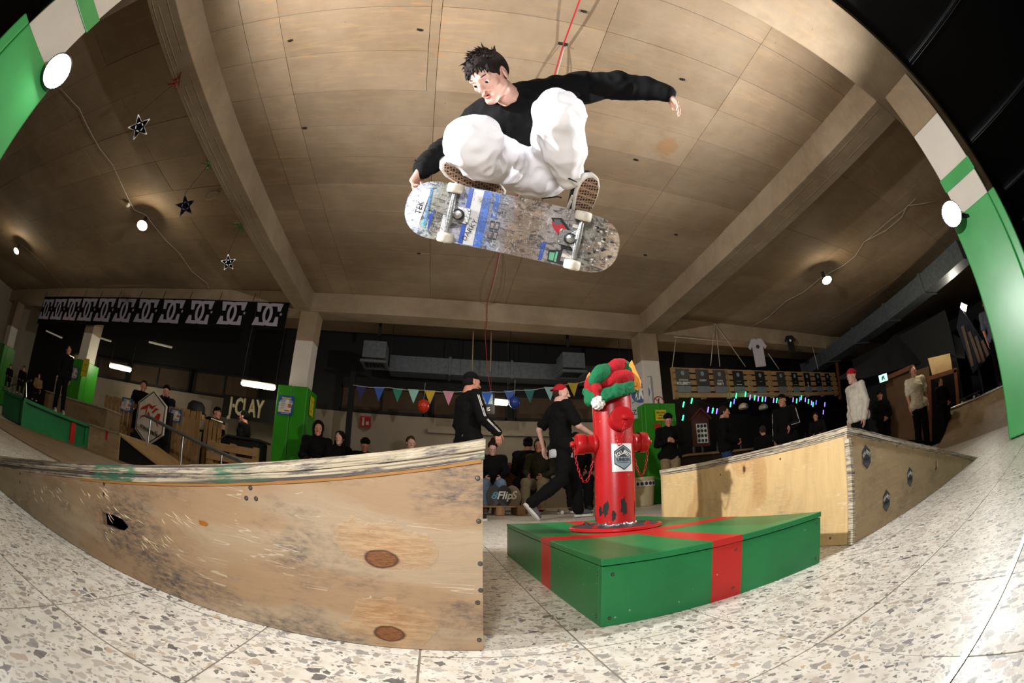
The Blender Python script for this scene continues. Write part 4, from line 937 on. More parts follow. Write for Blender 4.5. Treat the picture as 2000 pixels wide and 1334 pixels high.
# hair: cap of hair plus tousled locks that flow forward over the brow
r = random.Random(21); A = np.array(Rh)
hp_ = [ell(HXf((0, -.026, .163)), (.072, .084, .073), A, .01), ell(HXf((0, -.055, .125)), (.066, .058, .065), A, .02), ell(HXf((0, .02, .194)), (.056, .056, .036), A, .02)]
for q in (-1, 1): hp_.append(ell(HXf((q*.060, .012, .158)), (.016, .046, .036), A, .012)); hp_.append(ell(HXf((q*.064, .012, .128)), (.008, .014, .022), A, .006))
hp_.append(ell(HXf((0, .098, .095)), (.075, .06, .062), A, .008, -1))
for q in (-1, 1): hp_.append(ell(HXf((q*.088, -.006, .100)), (.024, .024, .036), A, .006, -1))
def lock(p, d, L, r0, curl):
    P = [np.array(p)]; d = np.array(d, float)
    for k in range(4):
        d = d+np.array((r.uniform(-1, 1), r.uniform(-1, 1), r.uniform(-1, 1)))*.16+np.array((0, .10, -.28))*curl; d /= np.linalg.norm(d); P.append(P[-1]+d*L/4)
    W_ = [HXf(q) for q in P]; return chain(W_, [r0, r0*.95, r0*.8, r0*.55, r0*.2], .003)
for k in range(330):
    th0, ph = r.uniform(-math.pi, math.pi), r.uniform(.08, 1.35)
    n_ = np.array((math.sin(th0)*math.sin(ph), math.cos(th0)*math.sin(ph), math.cos(ph)))
    if n_[1] > .55 and n_[2] < .45: continue
    if abs(n_[0]) > .5 and n_[2] < .38 and n_[1] > -.4: continue
    p = np.array((0, -.018, .158))+n_*np.array((.070, .082, .078)); f_ = np.array((.35, 1.0, 0)) if n_[2] > .35 else np.array((0, -.1, -1.0))
    f_ = f_-n_*(n_ @ f_); d = f_/max(np.linalg.norm(f_), .2)+n_*(.24 if n_[2] > .35 else .12)+np.array([r.gauss(0, .28) for _ in range(3)])
    hp_ += lock(p, d/np.linalg.norm(d), r.uniform(.042, .068) if n_[2] > .35 else r.uniform(.015, .025), r.uniform(.0032, .0052) if n_[2] > .35 else .003, r.uniform(.1, .5))
for k in range(60):
    x = r.uniform(-.060, .060); p = (x, .062-abs(x)*.35, .205-abs(x)*.35); d = np.array((x*4+r.uniform(-.3, .3), .85, -.35)); hp_ += lock(p, d/np.linalg.norm(d), r.uniform(.04, .062), r.uniform(.0028, .0045), 1.2)
blob('hair', hp_, .0022, M['hair'], sk, smooth_it=0)
# top
tp = [ell(J(1008, 232, 1.87), (.20, .125, .17), np.array(vframe(1005, 225)) @ np.array(Matrix.Rotation(.25, 3, 'Z')), .06),
      cap(J(1010, 235, 1.85), J(1040, 285, 1.88), .13, .125, .06), cap(shR, J(1060, 200, 1.86), .07, .075, .05), cap(J(1000, 205, 1.82), shL, .07, .07, .05),
      cap(J(972, 212, 1.80), J(1010, 212, 1.82), .05, .06, .04)]
tp += chain([shR, J(912, 256, 1.86), elR, J(858, 303, 1.74), wrR], [.068, .060, .055, .048, .038], .02)
tp += chain([shL, J(1140, 172, 1.86), elL, J(1262, 172, 1.88), wrL], [.078, .066, .058, .046, .040], .02)
tp.append(cap(J(985, 188, 1.74), nk, .047, .05, .01, -1))
blob('top', tp, .0065, M['topblack'], sk, (.007, 9, 2.3), smooth_it=2)
b = MB()
for c_, d_, rr in ((wrL, wrL-elL, .039), (wrR, wrR-elR, .036)):
    b = MB(); b.lathe([(rr*.8, .0), (rr+.002, .002), (rr+.004, -.008), (rr+.003, -.02)], c_, d_.normalized(), 24); b.build('cuff', M['topblack'], sk, smooth='all')
cn = [HXf((.062*math.cos(a), -.035+.062*math.sin(a), -.026-.012*math.sin(a))) for a in [2*math.pi*k/24 for k in range(25)]]
# trousers
lp_ = [ell(J(1042, 330, 1.86), (.15, .11, .12), np.array(vframe(1045, 318)), .06), ell(J(1055, 345, 1.80), (.115, .085, .10), np.array(vframe(1050, 345)), .05)]
lp_ += chain([J(1015, 330, 1.80), J(968, 308, 1.64), knR], [.095, .085, .084], .04)+chain([knR, J(938, 308, 1.51), J(966, 334, 1.60)], [.086, .078, .054], .02)
lp_ += [cap(J(905, 262, 1.45), J(945, 262, 1.46), .052, .052, .05)]
lp_ += chain([J(1078, 318, 1.82), J(1088, 270, 1.62), knL], [.09, .083, .080], .04)+chain([knL, J(1102, 290, 1.50), J(1112, 343, 1.57)], [.080, .070, .047], .02)
lp_ += [cap(J(1085, 207, 1.44), J(1098, 222, 1.44), .058, .062, .04)]
blob('trousers', lp_, .0065, M['wht'], sk, (.0075, 8, 5.1, (1, 1, 1.7)), smooth_it=2)
b = MB(); b.tube([J(1058, 388, 1.66), J(1090, 384, 1.62), J(1096, 386, 1.6)], .003, 6); b.build('drawstring', M['black'], sk)
b = MB(); b.tube([J(918, 325, 1.47), J(921, 318, 1.47), J(923, 307, 1.48)], [.006, .006, .002], 6); b.build('lace_end', M['black'], sk); b = MB(); b.tube([J(1107, 347, 1.5), J(1117, 351, 1.49), J(1127, 356, 1.5)], [.003, .003, .002], 6); b.build('lace_end', M['black'], sk)
# shoes
M['canvas'] = mat('black_canvas', '121216', .7, 0, .2, 30, .2, 200); M['rubberw'] = mat('white_rubber', 'd8d4cf', .45, 0, .06, 20)
def m_waffle():
    t = NT('waffle_sole'); p = t.obj()
    v = t.new('ShaderNodeTexVoronoi', {'Vector': p, 'Scale': 95.0, 'Randomness': 0.15}, feature='DISTANCE_TO_EDGE')
    e = t.ramp(v.outputs['Distance'], [(.10, g(1)), (.2, g(0))]); t.base(t.mix(e, srgb('3b2a26'), srgb('a98a72'))); t.bump(e, .8, .003); return t.done(.7)
M['waffle'] = m_waffle()
SOLE = [(-.030, .002), (-.034, .03), (-.033, .07), (-.034, .11), (-.042, .16), (-.047, .20), (-.044, .24), (-.030, .272), (-.006, .285), (.018, .280), (.036, .258), (.044, .225), (.044, .19), (.038, .14), (.032, .10), (.032, .06), (.033, .03), (.024, .004), (0, -.006)]
def shoe(toe, heel, nrm, parent, s=1.0, flip=1, hero=True, mats=None):
    y = (toe-heel).normalized(); z = -(nrm-y*nrm.dot(y)).normalized(); x = y.cross(z)
    m4 = Matrix((x, y, z)).transposed().to_4x4(); m4.translation = heel; X = lambda p: m4 @ (Vector((p[0]*flip, p[1], p[2]))*s)
    mu, ms, mo = mats or (M['canvas'], M['rubberw'], M['waffle'])
    b = MB(); b.prism([X((p[0], p[1], 0)) for p in SOLE], z*.030*s); so = b.build('sole', ms, parent, bevel=.006*s if hero else 0)
    if hero:
        b = MB(); b.prism([X((p[0]*.86, .14+(p[1]-.14)*.92, -.003)) for p in SOLE], z*.006*s); b.build('outsole', mo, so)
    A = np.array(m4.to_3x3())
    P = [ell(X((0, .205, .05)), np.array((.043, .075, .034))*s, A, .02*s), ell(X((0, .12, .06)), np.array((.036, .08, .045))*s, A, .03*s), cap(X((0, .045, .052)), X((0, .04, .095)), .036*s, .036*s, .02*s), cap(X((0, .05, .055)), X((0, .19, .052)), .034*s, .036*s, .02*s)]
    blob('shoe_upper', P, .0055*s if hero else .012, mu, so)
    if hero:
        for q in (-1, 1):
            for dy in (0, .024):
                b = MB()
                pts = [X((q*.0425, .06+dy, .03)), X((q*.0405, .09+dy, .052)), X((q*.0415, .125+dy, .040)), X((q*.0425, .15+dy, .03))]
                for a, c_ in zip(pts, pts[1:]): b.bar(a, c_, .010*s, .006*s, x)
                b.build('side_stripe', M['rubberw'], so)
        for k in range(5): b = MB(); b.tube([X((-.02, .10+.018*k, .078-.004*k)), X((0, .105+.018*k, .088-.006*k)), X((.02, .10+.018*k, .078-.004*k))], .0024*s, 6); b.build('lace', M['rubberw'], so)
    return so
v1 = vframe(920, 345); shoe(J(861, 313, 1.50), J(984, 384, 1.62), v1 @ Vector((-.30, .12, 1)), sk, 1.0, -1)
v2 = vframe(1140, 385); shoe(J(1156, 346, 1.535), J(1122, 466, 1.65), v2 @ Vector((.42, .12, 1)), sk, .98, 1)
# ------------------------------------------------------------------ onlookers
CM = {}
def cloth(name, col, var=.15, bump=.3):
    if int(col[:2], 16) < 0x1c: col = ''.join('%02x' % int(int(col[i:i+2], 16)*.6) for i in (0, 2, 4))
    return mat(name, col, .88, 0, var, 14, bump, 160, spec=.2)
def person(label, pos, face, s=1.0, pose=None, top='0f0f11', legs='121214', shoes='2a2a2e', hat=None, hair='1c1410', sleeves='long', z0=0.0, fat=1.0, head_turn=0, head_pitch=.1, stripes=False, group=None, hem=None, parts=('legs', 'shoes'), cat='person', skin='skin2', bag=None):
    """one continuous body with clothing as parts; local +y is the way the person faces"""
    t = thing('person', label, cat, (pos[0], pos[1], z0), (0, 0, math.radians(face-90)), group)
    Jt = dict(pelvis=(0, 0, .95), chest=(0, -.01, 1.30), neck=(0, -.02, 1.48), head=(0, .02, 1.50), hl=(-.09, 0, .93), hr=(.09, 0, .93), kl=(-.10, .02, .50), kr=(.10, .02, .50), al=(-.10, -.03, .09), ar=(.11, -.03, .09),
              sl=(-.185, -.01, 1.42), sr=(.185, -.01, 1.42), el=(-.235, -.03, 1.14), er=(.235, -.03, 1.14), wl=(-.225, .06, .90), wr=(.225, .06, .90), fl=(0, 1, 0), fr=(0, 1, 0), dl=(0, .15, -1), dr=(0, .15, -1))
    Jt.update(pose or {}); Jt = {k: Vector(v) for k, v in Jt.items()}
    for k in Jt:
        if k not in ('fl', 'fr', 'dl', 'dr'): Jt[k] *= s
    LOCAL[0] = True
    j = Jt; hb = Matrix.Rotation(head_turn, 3, 'Z') @ Matrix.Rotation(-head_pitch, 3, 'X')
    hp__, HX_ = head_prims(j['head'], hb, s, 0); hp__.append(cap(HX_((0, -.03, .03)), j['neck'], .052*s, .056*s, .03))
    body = [cap(j['neck'], j['chest'], .05*s, .10*s*fat, .04), cap(j['chest'], j['pelvis'], .105*s*fat, .10*s*fat, .05), cap(j['sl'], j['sr'], .055*s, .055*s, .04)]
    ex = [(hp__, .0085)]
    for q in 'lr':
        body += chain([j['s'+q], j['e'+q], j['w'+q]], [.05*s, .04*s, .027*s])
        body += chain([j['h'+q], j['k'+q], j['a'+q]], [.08*s, .055*s, .038*s])
        th_, fd_, bk_ = basis(j['d'+q], (-1 if q == 'l' else 1, -.2, 0))
        ex.append((hand_prims(j['w'+q], Matrix(((th_ if q == 'l' else -th_), fd_, bk_)).transposed() if True else None, s*.95, .35), .0055))
    blob('body', body, .022, M[skin], t, extra=ex, smooth_it=1)
    tm_ = cloth('cloth_'+top, top); lm_ = cloth('cloth_'+legs, legs)
    tp = [cap(j['neck']-Vector((0, 0, .06*s)), j['chest'], .09*s, .135*s*fat, .06), cap(j['chest'], j['pelvis']+Vector((0, 0, -.02*s)), .14*s*fat, .14*s*fat, .05), cap(j['sl'], j['sr'], .07*s, .07*s, .04), cap(j['chest']+Vector((-.07*s, 0, 0)), j['chest']+Vector((.07*s, 0, 0)), .115*s*fat, .115*s*fat, .05)]
    for q in 'lr':
        if sleeves == 'long': tp += chain([j['s'+q], j['e'+q], j['w'+q]], [.066*s, .058*s, .042*s])
        else: tp.append(cap(j['s'+q], j['s'+q].lerp(j['e'+q], .75), .072*s, .066*s, .03))
    tp.append(cap(j['hl']+Vector((-.03*s, 0, .0)), j['hr']+Vector((.03*s, 0, .0)), .118*s*fat, .118*s*fat, .04))
    if not (pose and 'kl' in pose and pose['kl'][1] > .4): tp.append(rbox(j['pelvis']+Vector((0, 0, -.21*s)), (.3, .3, .10*s), None, .01, .02, -1))
    for q in 'lr':
        if sleeves == 'long' and j['w'+q].z < j['pelvis'].z+.06: tp.append(cap(j['e'+q].lerp(j['w'+q], .6), j['w'+q], .052*s, .042*s, .01))
    o = blob('top', tp, .014, tm_, t, (.011*s, 7, hash_(label), (1, 1, 1.5)))
    if hem:
        b = MB(); c_ = j['pelvis']; b.lathe([(.137*s*fat, -.03*s), (.15*s*fat, -.04*s), (.152*s*fat, -.14*s), (.145*s*fat, -.142*s)], c_, (0, 0, 1), 20); b.build('shirt_hem', cloth('cloth_'+hem, hem), t, smooth='all')
    if hat == 'hood':
        blob('hood', [ell(HX_((0, -.035, .13)), (.105*s, .115*s, .135*s), k=.02), cap(HX_((0, -.05, .0)), j['neck'], .09*s, .10*s, .04), ell(HX_((0, .10, .10)), (.07*s, .10*s, .09*s), k=.02, op=-1)], .012, tm_, t)
    if hat == 'hooddown': blob('hood', [cap(j['neck']+Vector((-.07, -.06, .0))*s, j['neck']+Vector((.07, -.06, .0))*s, .06*s, .06*s, .03), cap(j['neck']+Vector((0, -.09, -.02))*s, j['neck']+Vector((0, -.12, -.12))*s, .07*s, .04*s, .03)], .012, tm_, t)
    if 'legs' in parts:
        lp = [cap(j['hl'], j['hr'], .115*s, .115*s, .05), cap(j['pelvis'], (j['hl']+j['hr'])/2, .12*s*fat, .11*s, .04)]
        for q in 'lr': lp += chain([j['h'+q], j['k'+q], j['a'+q]], [.10*s, .082*s, .066*s])
        blob('trousers', lp, .014, lm_, t, (.010*s, 7, hash_(label)+3, (1, 1, 1.5)))
    if 'shoes' in parts:
        sm_ = cloth('shoe_'+shoes, shoes); rw = M['rubberw']
        for q in 'lr':
            d_ = Vector(j['f'+q]).normalized(); a_ = j['a'+q]; up = Vector((0, 0, 1)) if abs(d_.z) < .6 else Vector((0, 1, .3))
            up = (up-d_*up.dot(d_)).normalized(); heel = a_-up*.088*s-d_*.055*s
            shoe(heel+d_*.285*s, heel, -up, t, s*.98, 1, False, (sm_, rw, rw))
    hm = cloth('hair_'+hair, hair, .4)
    if hat in ('beanie', 'redbeanie', 'greybeanie'):
        cc = {'beanie': '121215', 'redbeanie': 'b3202c', 'greybeanie': '2d3038'}[hat]
        blob('beanie', [ell(HX_((0, -.022, .170)), (.086*s, .102*s, .085*s), k=.01), ell(HX_((0, -.02, .09)), (.14*s, .16*s, .062*s), k=.005, op=-1)], .009, cloth('knit_'+cc, cc), t)
        b = MB(); b.lathe([(.088, -.014), (.093, -.012), (.094, .02), (.088, .024)], (0, 0, 0), seg=20); b.v = [tuple(HX_((x, y*1.12-.026, z+.168))) for x, y, z in b.v]; b.build('beanie_fold', cloth('knit_'+cc, cc), t, smooth='all')
    elif hat in ('cap', 'redcap', 'capback'):
        cc = '101013' if hat != 'redcap' else 'b01f28'
        blob('cap', [ell(HX_((0, -.022, .165)), (.084*s, .100*s, .082*s), k=.01), ell(HX_((0, -.02, .09)), (.14*s, .16*s, .065*s), k=.005, op=-1)], .009, cloth('knit_'+cc, cc), t)
        sg = -1 if hat in ('redcap', 'capback') else 1
        b = MB(); n = 10; pts = [HX_((.062*math.cos(math.pi*k/n), sg*(.055+.085*math.sin(math.pi*k/n))-.022, 0.168-.018*math.sin(math.pi*k/n))) for k in range(n+1)]
        b.prism(pts, (0, 0, .006)); b.build('cap_peak', cloth('knit_'+cc, cc), t)
        if hat: blob('hair', [ell(HX_((0, -.045, .12)), (.083*s, .075*s, .07*s), k=.01), ell(HX_((0, .09, .1)), (.08, .07, .1), k=.005, op=-1)], .01, hm, t)
    elif hat == 'long':
        blob('hair', [ell(HX_((0, -.03, .155)), (.088*s, .10*s, .092*s), k=.02), cap(HX_((.05, -.05, .12)), HX_((.075, -.0, -.12)), .05*s, .03*s, .03), cap(HX_((-.05, -.05, .12)), HX_((-.075, -.0, -.12)), .05*s, .03*s, .03), cap(HX_((0, -.06, .12)), HX_((0, -.09, -.12)), .06*s, .05*s, .03), ell(HX_((0, .09, .09)), (.062*s, .075*s, .095*s), k=.01, op=-1)], .01, hm, t, (.006, 16, 2))
    elif hat == 'bun':
        blob('hair', [ell(HX_((0, -.03, .155)), (.085*s, .10*s, .090*s), k=.02), ell(HX_((0, -.02, .27)), (.04*s, .04*s, .04*s), k=.02), ell(HX_((0, .10, .09)), (.066*s, .075*s, .095*s), k=.01, op=-1)], .01, hm, t, (.005, 18, 2))
    elif hat != 'hood':
        blob('hair', [ell(HX_((0, -.03, .158)), (.083*s, .098*s, .086*s), k=.02), ell(HX_((0, -.055, .11)), (.078*s, .06*s, .06*s), k=.02), ell(HX_((0, .095, .085)), (.085*s, .075*s, .090*s), k=.01, op=-1)], .009, hm, t, (.006, 18, 4))
    for q in (-1, 1):
        b = MB(); b.lathe([(.006*math.sin(a), -.006*math.cos(a)) for a in [math.pi*k/6 for k in range(7)]], HX_((q*.031, .081, .113)), (0, 1, 0), 8); b.build('eye', M['iris'], t)
    if stripes:
        for q in 'lr':
            for off in (-.008, .010):
                a, m_, c_ = j['s'+q], j['e'+q], j['w'+q]; sd = Vector((-1 if q == 'l' else 1, 0, 0))
                b = MB(); P_ = [a+Vector((0, off, .072*s)), a+sd*.075*s+Vector((0, off, 0)), m_+sd*.066*s+Vector((0, off, 0)), c_+sd*.05*s+Vector((0, off, 0))]; b.tube(P_, .005, 5); b.build('sleeve_stripe', M['inkw'], t, smooth='all')
    LOCAL[0] = False
    return t, Jt
def hash_(s_): return sum(ord(c) for c in s_) % 37
def ground(x, y, D):
    d = ray(x, y); k = D/math.hypot(d.x, d.y); return (d.x*k, d.y*k), H+d.z*k
SEAT = dict(pelvis=(0, 0, .52), chest=(0, .02, .85), neck=(0, .04, 1.03), head=(0, .08, 1.06), hl=(-.1, .02, .5), hr=(.1, .02, .5), kl=(-.14, .42, .52), kr=(.14, .42, .52), al=(-.13, .44, .1), ar=(.13, .46, .1), sl=(-.185, .03, .98), sr=(.185, .03, .98), el=(-.24, .1, .72), er=(.24, .1, .72), wl=(-.12, .32, .62), wr=(.12, .32, .62), dl=(.3, 1, -.2), dr=(-.3, 1, -.2))
PHONE = dict(el=(-.24, .02, 1.15), er=(.24, .02, 1.15), wl=(-.07, .26, 1.16), wr=(.07, .26, 1.18), dl=(.5, .8, .1), dr=(-.5, .8, .1))
CLASP = dict(el=(-.25, .0, 1.13), er=(.25, .0, 1.13), wl=(-.06, .24, 1.0), wr=(.06, .24, 1.02), dl=(.8, .5, -.3), dr=(-.8, .5, -.3))
WALK = dict(hl=(-.09, .0, .9), kl=(-.1, .26, .55), al=(-.1, .30, .10), kr=(.1, -.05, .50), ar=(.1, -.45, .22), fr=(0, .7, -.8), pelvis=(0, 0, .92), el=(-.25, -.18, 1.17), wl=(-.25, -.12, .92), er=(.25, .12, 1.16), wr=(.22, .36, 1.05), dr=(0, 1, -.2))
def put(label, px, py, D, face, nominal=1.76, seated=False, pose=None, z0=0, **k):
    (x, y), h = ground(px, py, D); ph = dict(SEAT) if seated else {}
    ph.update(pose or {}); s = (h-z0)/(1.30 if seated else nominal)
    return person(label, (x, y), face, s, ph, z0=z0, **k)
put('capped man in black jacket with white sleeve stripes, standing behind the kicker ramp', 918, 724, 4.9, 20, hat='cap', stripes=True, legs='8f7a5c', pose=dict(wr=(.30, .22, 1.0), er=(.27, .05, 1.15), wl=(-.28, .10, .92)))
put('striding boy in backwards red cap, black tee over a white hem and black trousers', 1092, 748, 5.2, 12, hat='redcap', head_turn=-.7, sleeves='short', hem='cfccd0', shoes='5a585e', skin='skin', pose=WALK, hair='40281a')
put('man looking at his phone beside the green pillar pad, black jacket and beige trousers', 1303, 806, 8.0, -115, hat='beanie', legs='8f7a5c', pose=PHONE, head_pitch=.45)
put('man with glasses in a black sweater, hands clasped, at the bar', 1410, 791, 8.1, -40, pose=CLASP, hair='2a2018', legs='2c3f66', shoes='1a1a1c')
put('man in black cap with white striped sleeves near the poster wall', 1526, 768, 8.0, 200, hat='cap', stripes=True, pose=dict(wl=(-.2, .3, 1.1)))
put('balding man with a pale collar, turned away at the bar', 1490, 831, 8.6, 60, seated=True, hair='3a2e26', z0=.25)
put('dark haired man leaning on the bar in a checked jacket', 1592, 806, 8.8, 215, top='17161a', seated=True, z0=.45)
put('hooded sweatshirt wearer with red beanie behind the landing wedge', 1662, 719, 7.3, 165, hat='redbeanie', top='e2dacd', skin='skin', pose=dict(wl=(-.26, .12, .86)), fat=1.15)
put('tall man in loose pale T-shirt facing the ramps', 1780, 712, 9.2, 215, top='d9ceb8', sleeves='short', hair='5a4028', fat=1.1)
put('small seated onlooker in a black cap between the red beanie and the pale T-shirt', 1716, 762, 10.6, 225, hat='cap', pose=CLASP)
put('shadowy figure in dark coat beside the lit doorway', 1834, 735, 9.0, 235, top='15100e', hair='120d0a', pose=CLASP)
(dx, dy), dh = ground(1920, 580, 9.4)
person('man in grey T-shirt standing up on the quarter pipe deck', (dx, dy), 200, 1.0, {}, z0=dh-1.76, top='5a5d68', sleeves='short', hair='221a16')
DECKZ = dh-1.76
put('boy in black standing high on the plywood block by the green ledge', 137, 672, 9.2, -20, z0=.45, nominal=1.78, hat=None, legs='0e0e10', shoes='b8b2aa', pose=dict(kl=(-.1, .12, .5), al=(-.12, .16, .09)))
put('man in black shirt holding a white cup behind the pallets', 283, 742, 10.3, -50, hair='1f1712', pose=PHONE)
put('man in beanie raising a camera behind the pallets', 327, 751, 9.2, -50, hat='beanie', top='141a26', pose=dict(el=(-.26, .08, 1.2), er=(.26, .08, 1.2), wl=(-.06, .24, 1.45), wr=(.06, .24, 1.45), dl=(.3, .5, .8), dr=(-.3, .5, .8)))
put('capped man with glasses at the record desk', 425, 793, 9.5, -20, hat='cap', pose=CLASP, nominal=1.76, z0=-.25)
put('person bent over under the big banner of pale letters', 478, 816, 8.6, 190, hair='0f0c0a', z0=-.2, nominal=1.6, pose=CLASP)
put('seated figure in hooded black jacket by the green pillar pad', 622, 824, 7.3, -70, seated=True, hat='hood')
put('long haired woman in black hooded top, looking aside', 662, 843, 7.3, -60, seated=True, hat='long', head_turn=-.6, skin='skin', z0=-.02)
put('seated person in black beanie looking down', 714, 856, 7.2, -80, seated=True, hat='beanie', head_pitch=.5, z0=-.05)
put('short haired bearded man, just the head above the ramp lip', 801, 853, 7.4, -75, seated=True, top='3a3f4a', hair='4a3120', skin='skin')
put('seated girl with hair bun, jeans and yellow socks', 962, 862, 7.1, -95, seated=True, hat='bun', top='16161a', legs='6f86a0', shoes='c8a890', head_pitch=.45, skin='skin', hair='241510')
put('dark silhouetted person with a cap seen from behind by the brown sofa', 1030, 852, 7.3, 70, seated=True, hat='capback')
put('seated person in camouflage and red shoes on a longboard', 1056, 858, 7.15, -120, seated=True, hat='hood', top='2c2a1e', legs='8d806a', shoes='a52a22')
put('seated person half hidden behind the striding boy', 1122, 846, 7.2, -100, seated=True, hat='cap', top='121214')
put('seated spectator in light brown beside the far left pillar', 78, 730, 10.2, -40, seated=True, top='8a6d48', hair='241812', hat='long', z0=.5)
put('seated spectator in dark clothes at the far left', 48, 715, 10.4, -35, seated=True, hair='1a120e', z0=.5)
put('spectator in black beside the far left stair', 22, 712, 10.5, -30, seated=True, hair='1a120e', z0=.5)
# ------------------------------------------------------------------ left side: banner, ledge, bank, pallets, sign
M['cloth_banner'] = cloth('banner_cloth', '0c0c10', .3)
BNY = 7.42
tl, tr_, blx, brx = at(88, 579, 1, BNY), at(566, 592, 1, BNY), at(80, 622, 1, BNY), at(548, 640, 1, BNY)
tl.z = tr_.z = 3.72; ban = thing('banner', 'long black banner with eleven repeated pale linked letter emblems under the ceiling', 'banner', ((tl.x+tr_.x)/2, BNY, 3.72))
nb = 11; cell = (tr_.x-tl.x)/nb
b = MB(); nU, nV = 66, 6; zb = lambda t_: 2.83+.30*t_
for i in range(nU+1):
    t_ = i/nU; x = tl.x+(tr_.x-tl.x)*t_
    for k in range(nV+1):
        v = k/nV; b.v.append((x, BNY+.012*math.sin(t_*90)*v+.01*math.sin(t_*23), 3.72+(zb(t_)-3.72)*v+.015*math.sin(t_*math.pi*11)**2*0))
b.f = [(i*(nV+1)+k, (i+1)*(nV+1)+k, (i+1)*(nV+1)+k+1, i*(nV+1)+k+1) for i in range(nU) for k in range(nV)]; b.mi = [0]*len(b.f)
b.build('cloth', M['cloth_banner'], ban, smooth='all')
M['lilac'] = mat('pale_print', 'aca5b8', .7, 0, .06)
def arcband(cx, cy, rx, ry, w, a0, a1, n=14):
    o = [(cx+rx*math.cos(a0+(a1-a0)*k/n), cy+ry*math.sin(a0+(a1-a0)*k/n)) for k in range(n+1)]
    i_ = [(cx+(rx-w)*math.cos(a0+(a1-a0)*k/n), cy+(ry-w)*math.sin(a0+(a1-a0)*k/n)) for k in range(n+1)]; return o+i_[::-1]
def emblem(m4, s, parent):
    P = math.pi; shapes = [arcband(-.10, 0, .30, .42, .12, -P*.5, P*.5), arcband(.10, 0, .30, .42, .12, P*.5, P*1.5)]
    shapes += [[(-.52, .42), (-.10, .42), (-.10, .30), (-.30, .30), (-.30, .08), (-.44, .08)], [(-.10, -.42), (-.10, -.30), (-.30, -.30), (-.34, -.12), (-.46, -.12), (-.56, -.42)],
               [(.10, .42), (.56, .42), (.50, .12), (.38, .12), (.34, .30), (.10, .30)], [(.10, -.42), (.48, -.42), (.46, -.08), (.34, -.08), (.30, -.30), (.10, -.30)]]
    b = MB()
    for q, sh_ in enumerate(shapes): b.prism([m4 @ Vector((x*s, y*s, .004+.0006*q)) for x, y in sh_], m4.to_3x3() @ Vector((0, 0, -.002)))
    st_ = []
    for k in range(10): rr = .065 if k % 2 == 0 else .028; st_.append(((.53+rr*math.cos(P/2+k*P/5))*s, (.02+rr*math.sin(P/2+k*P/5))*s))
    b.prism([m4 @ Vector((x, y, .004)) for x, y in st_], m4.to_3x3() @ Vector((0, 0, -.002)))
    b.build('printed_emblem', M['lilac'], parent)
for i in range(nb):
    t_ = (i+.5)/nb; x = tl.x+cell*(i+.5); zc = (3.72+zb(t_))/2+.02; hh = (3.72-zb(t_))*.78
    emblem(frame_m((x, BNY-.02, zc), (1, 0, 0), (.0, 0, 1)), min(cell*.84, hh/.80), ban)
for i in range(nb+1):
    b = MB(); b.bar((tl.x+cell*i, BNY+.02, 3.70), (tl.x+cell*i, BNY+.05, 3.93), .008, .008); b.build('tie', M['dsteel'], ban)
# J-CLAY banner on the back wall
c_ = at(500, 805, 1, 8.8); jb = thing('banner', 'black banner with raised cream capital letters on the left back wall', 'banner', (c_.x, 8.8, 1.4))
a0, a1 = at(438, 770, 1, 8.8), at(530, 830, 1, 8.8); a2 = at(440, 815, 1, 8.8)
panel('cloth', frame_m(((a0.x-2.9)/2, 8.8, (a0.z+a2.z)/2), (1, 0, 0), (0, 0, 1)), rect(-2.9-a0.x, a0.z-a2.z), .01, M['black'], jb)
text_mesh('lettering', 'J·CLAY', .56, mat('cream_letter', 'd9cba4', .5), jb, frame_m(((a0.x-3.0)/2-.42, 8.79, (a0.z+a2.z)/2), (1, 0, 0), (0, 0, 1)), .03, .012, sx=.56)
b = MB(); zc = (a0.z+a2.z)/2; b.prism([(x-.42, 8.77, zc+z) for x, z in ((-3.32, 0), (-3.12, .2), (-3.03, .12), (-3.16, 0), (-3.03, -.12), (-3.12, -.2))], (0, .03, 0)); b.build('arrow_mark', MATS['cream_letter'], jb)
# green ledge with ribbon, plywood end block, bank with rail
led = thing('grind_ledge', 'green painted wooden ledge with red ribbon on the far left', 'ledge', (-6.9, 4.6, 0))
M['gdark'] = m_paint('ledge_green', '1d7a45', '12402c', .45)
b = MB(); b.box((-6.9, 4.55, .2), (1.0, 1.7, .38)); b.build('core', M['gdark'], led, bevel=.004)
for c_, d_ in (((-6.385, 4.55, .405), (.08, 1.8, .05)), ((-6.385, 4.55, .03), (.05, 1.8, .05)), ((-6.385, 3.70, .22), (.07, .1, .42)), ((-6.385, 5.38, .22), (.07, .1, .42)), ((-6.9, 4.55, .405), (1.06, 1.8, .045))):
    b = MB(); b.box(c_, d_); b.build('frame_board', M['gdark'], led, bevel=.004)
b = MB(); b.bar((-6.36, 3.7, .372), (-6.36, 5.4, .372), .03, .02); b.build('edge_shade_strip', M['black'], led)  # solid black strip painted as the shade under the top board
b = MB(); b.box((-6.372, 4.98, .22), (.035, .12, .40)); b.build('ribbon', M['red'], led)
blk = thing('plywood_block', 'raw plywood end block with a tiny red hydrant stencil next to the green ledge', 'block', (-5.9, 6.2, 0))
b = MB(); b.box((-5.85, 5.85, .21), (.96, .9, .42)); b.build('box', M['plys'], blk, bevel=.004)
b = MB(); b.box((-5.85, 5.85, .43), (1.0, .94, .03)); b.build('top_sheet', M['edge2'], blk, bevel=.003)
p = at(208, 852, 1, 5.4); b = MB(); b.prism([p+Vector((x, -.004, z)) for x, z in ((-.04, -.06), (.04, -.06), (.03, -.03), (.03, .03), (.045, .03), (.045, .06), (.02, .09), (-.02, .09), (-.045, .06), (-.045, .03), (-.03, .03), (-.03, -.03))], (0, .003, 0)); b.build('stencil', M['red'], blk)
bk2 = thing('plywood_box', 'long low plywood box standing on the ledge before the left pillar', 'box', (-8.0, 6.9, .45))
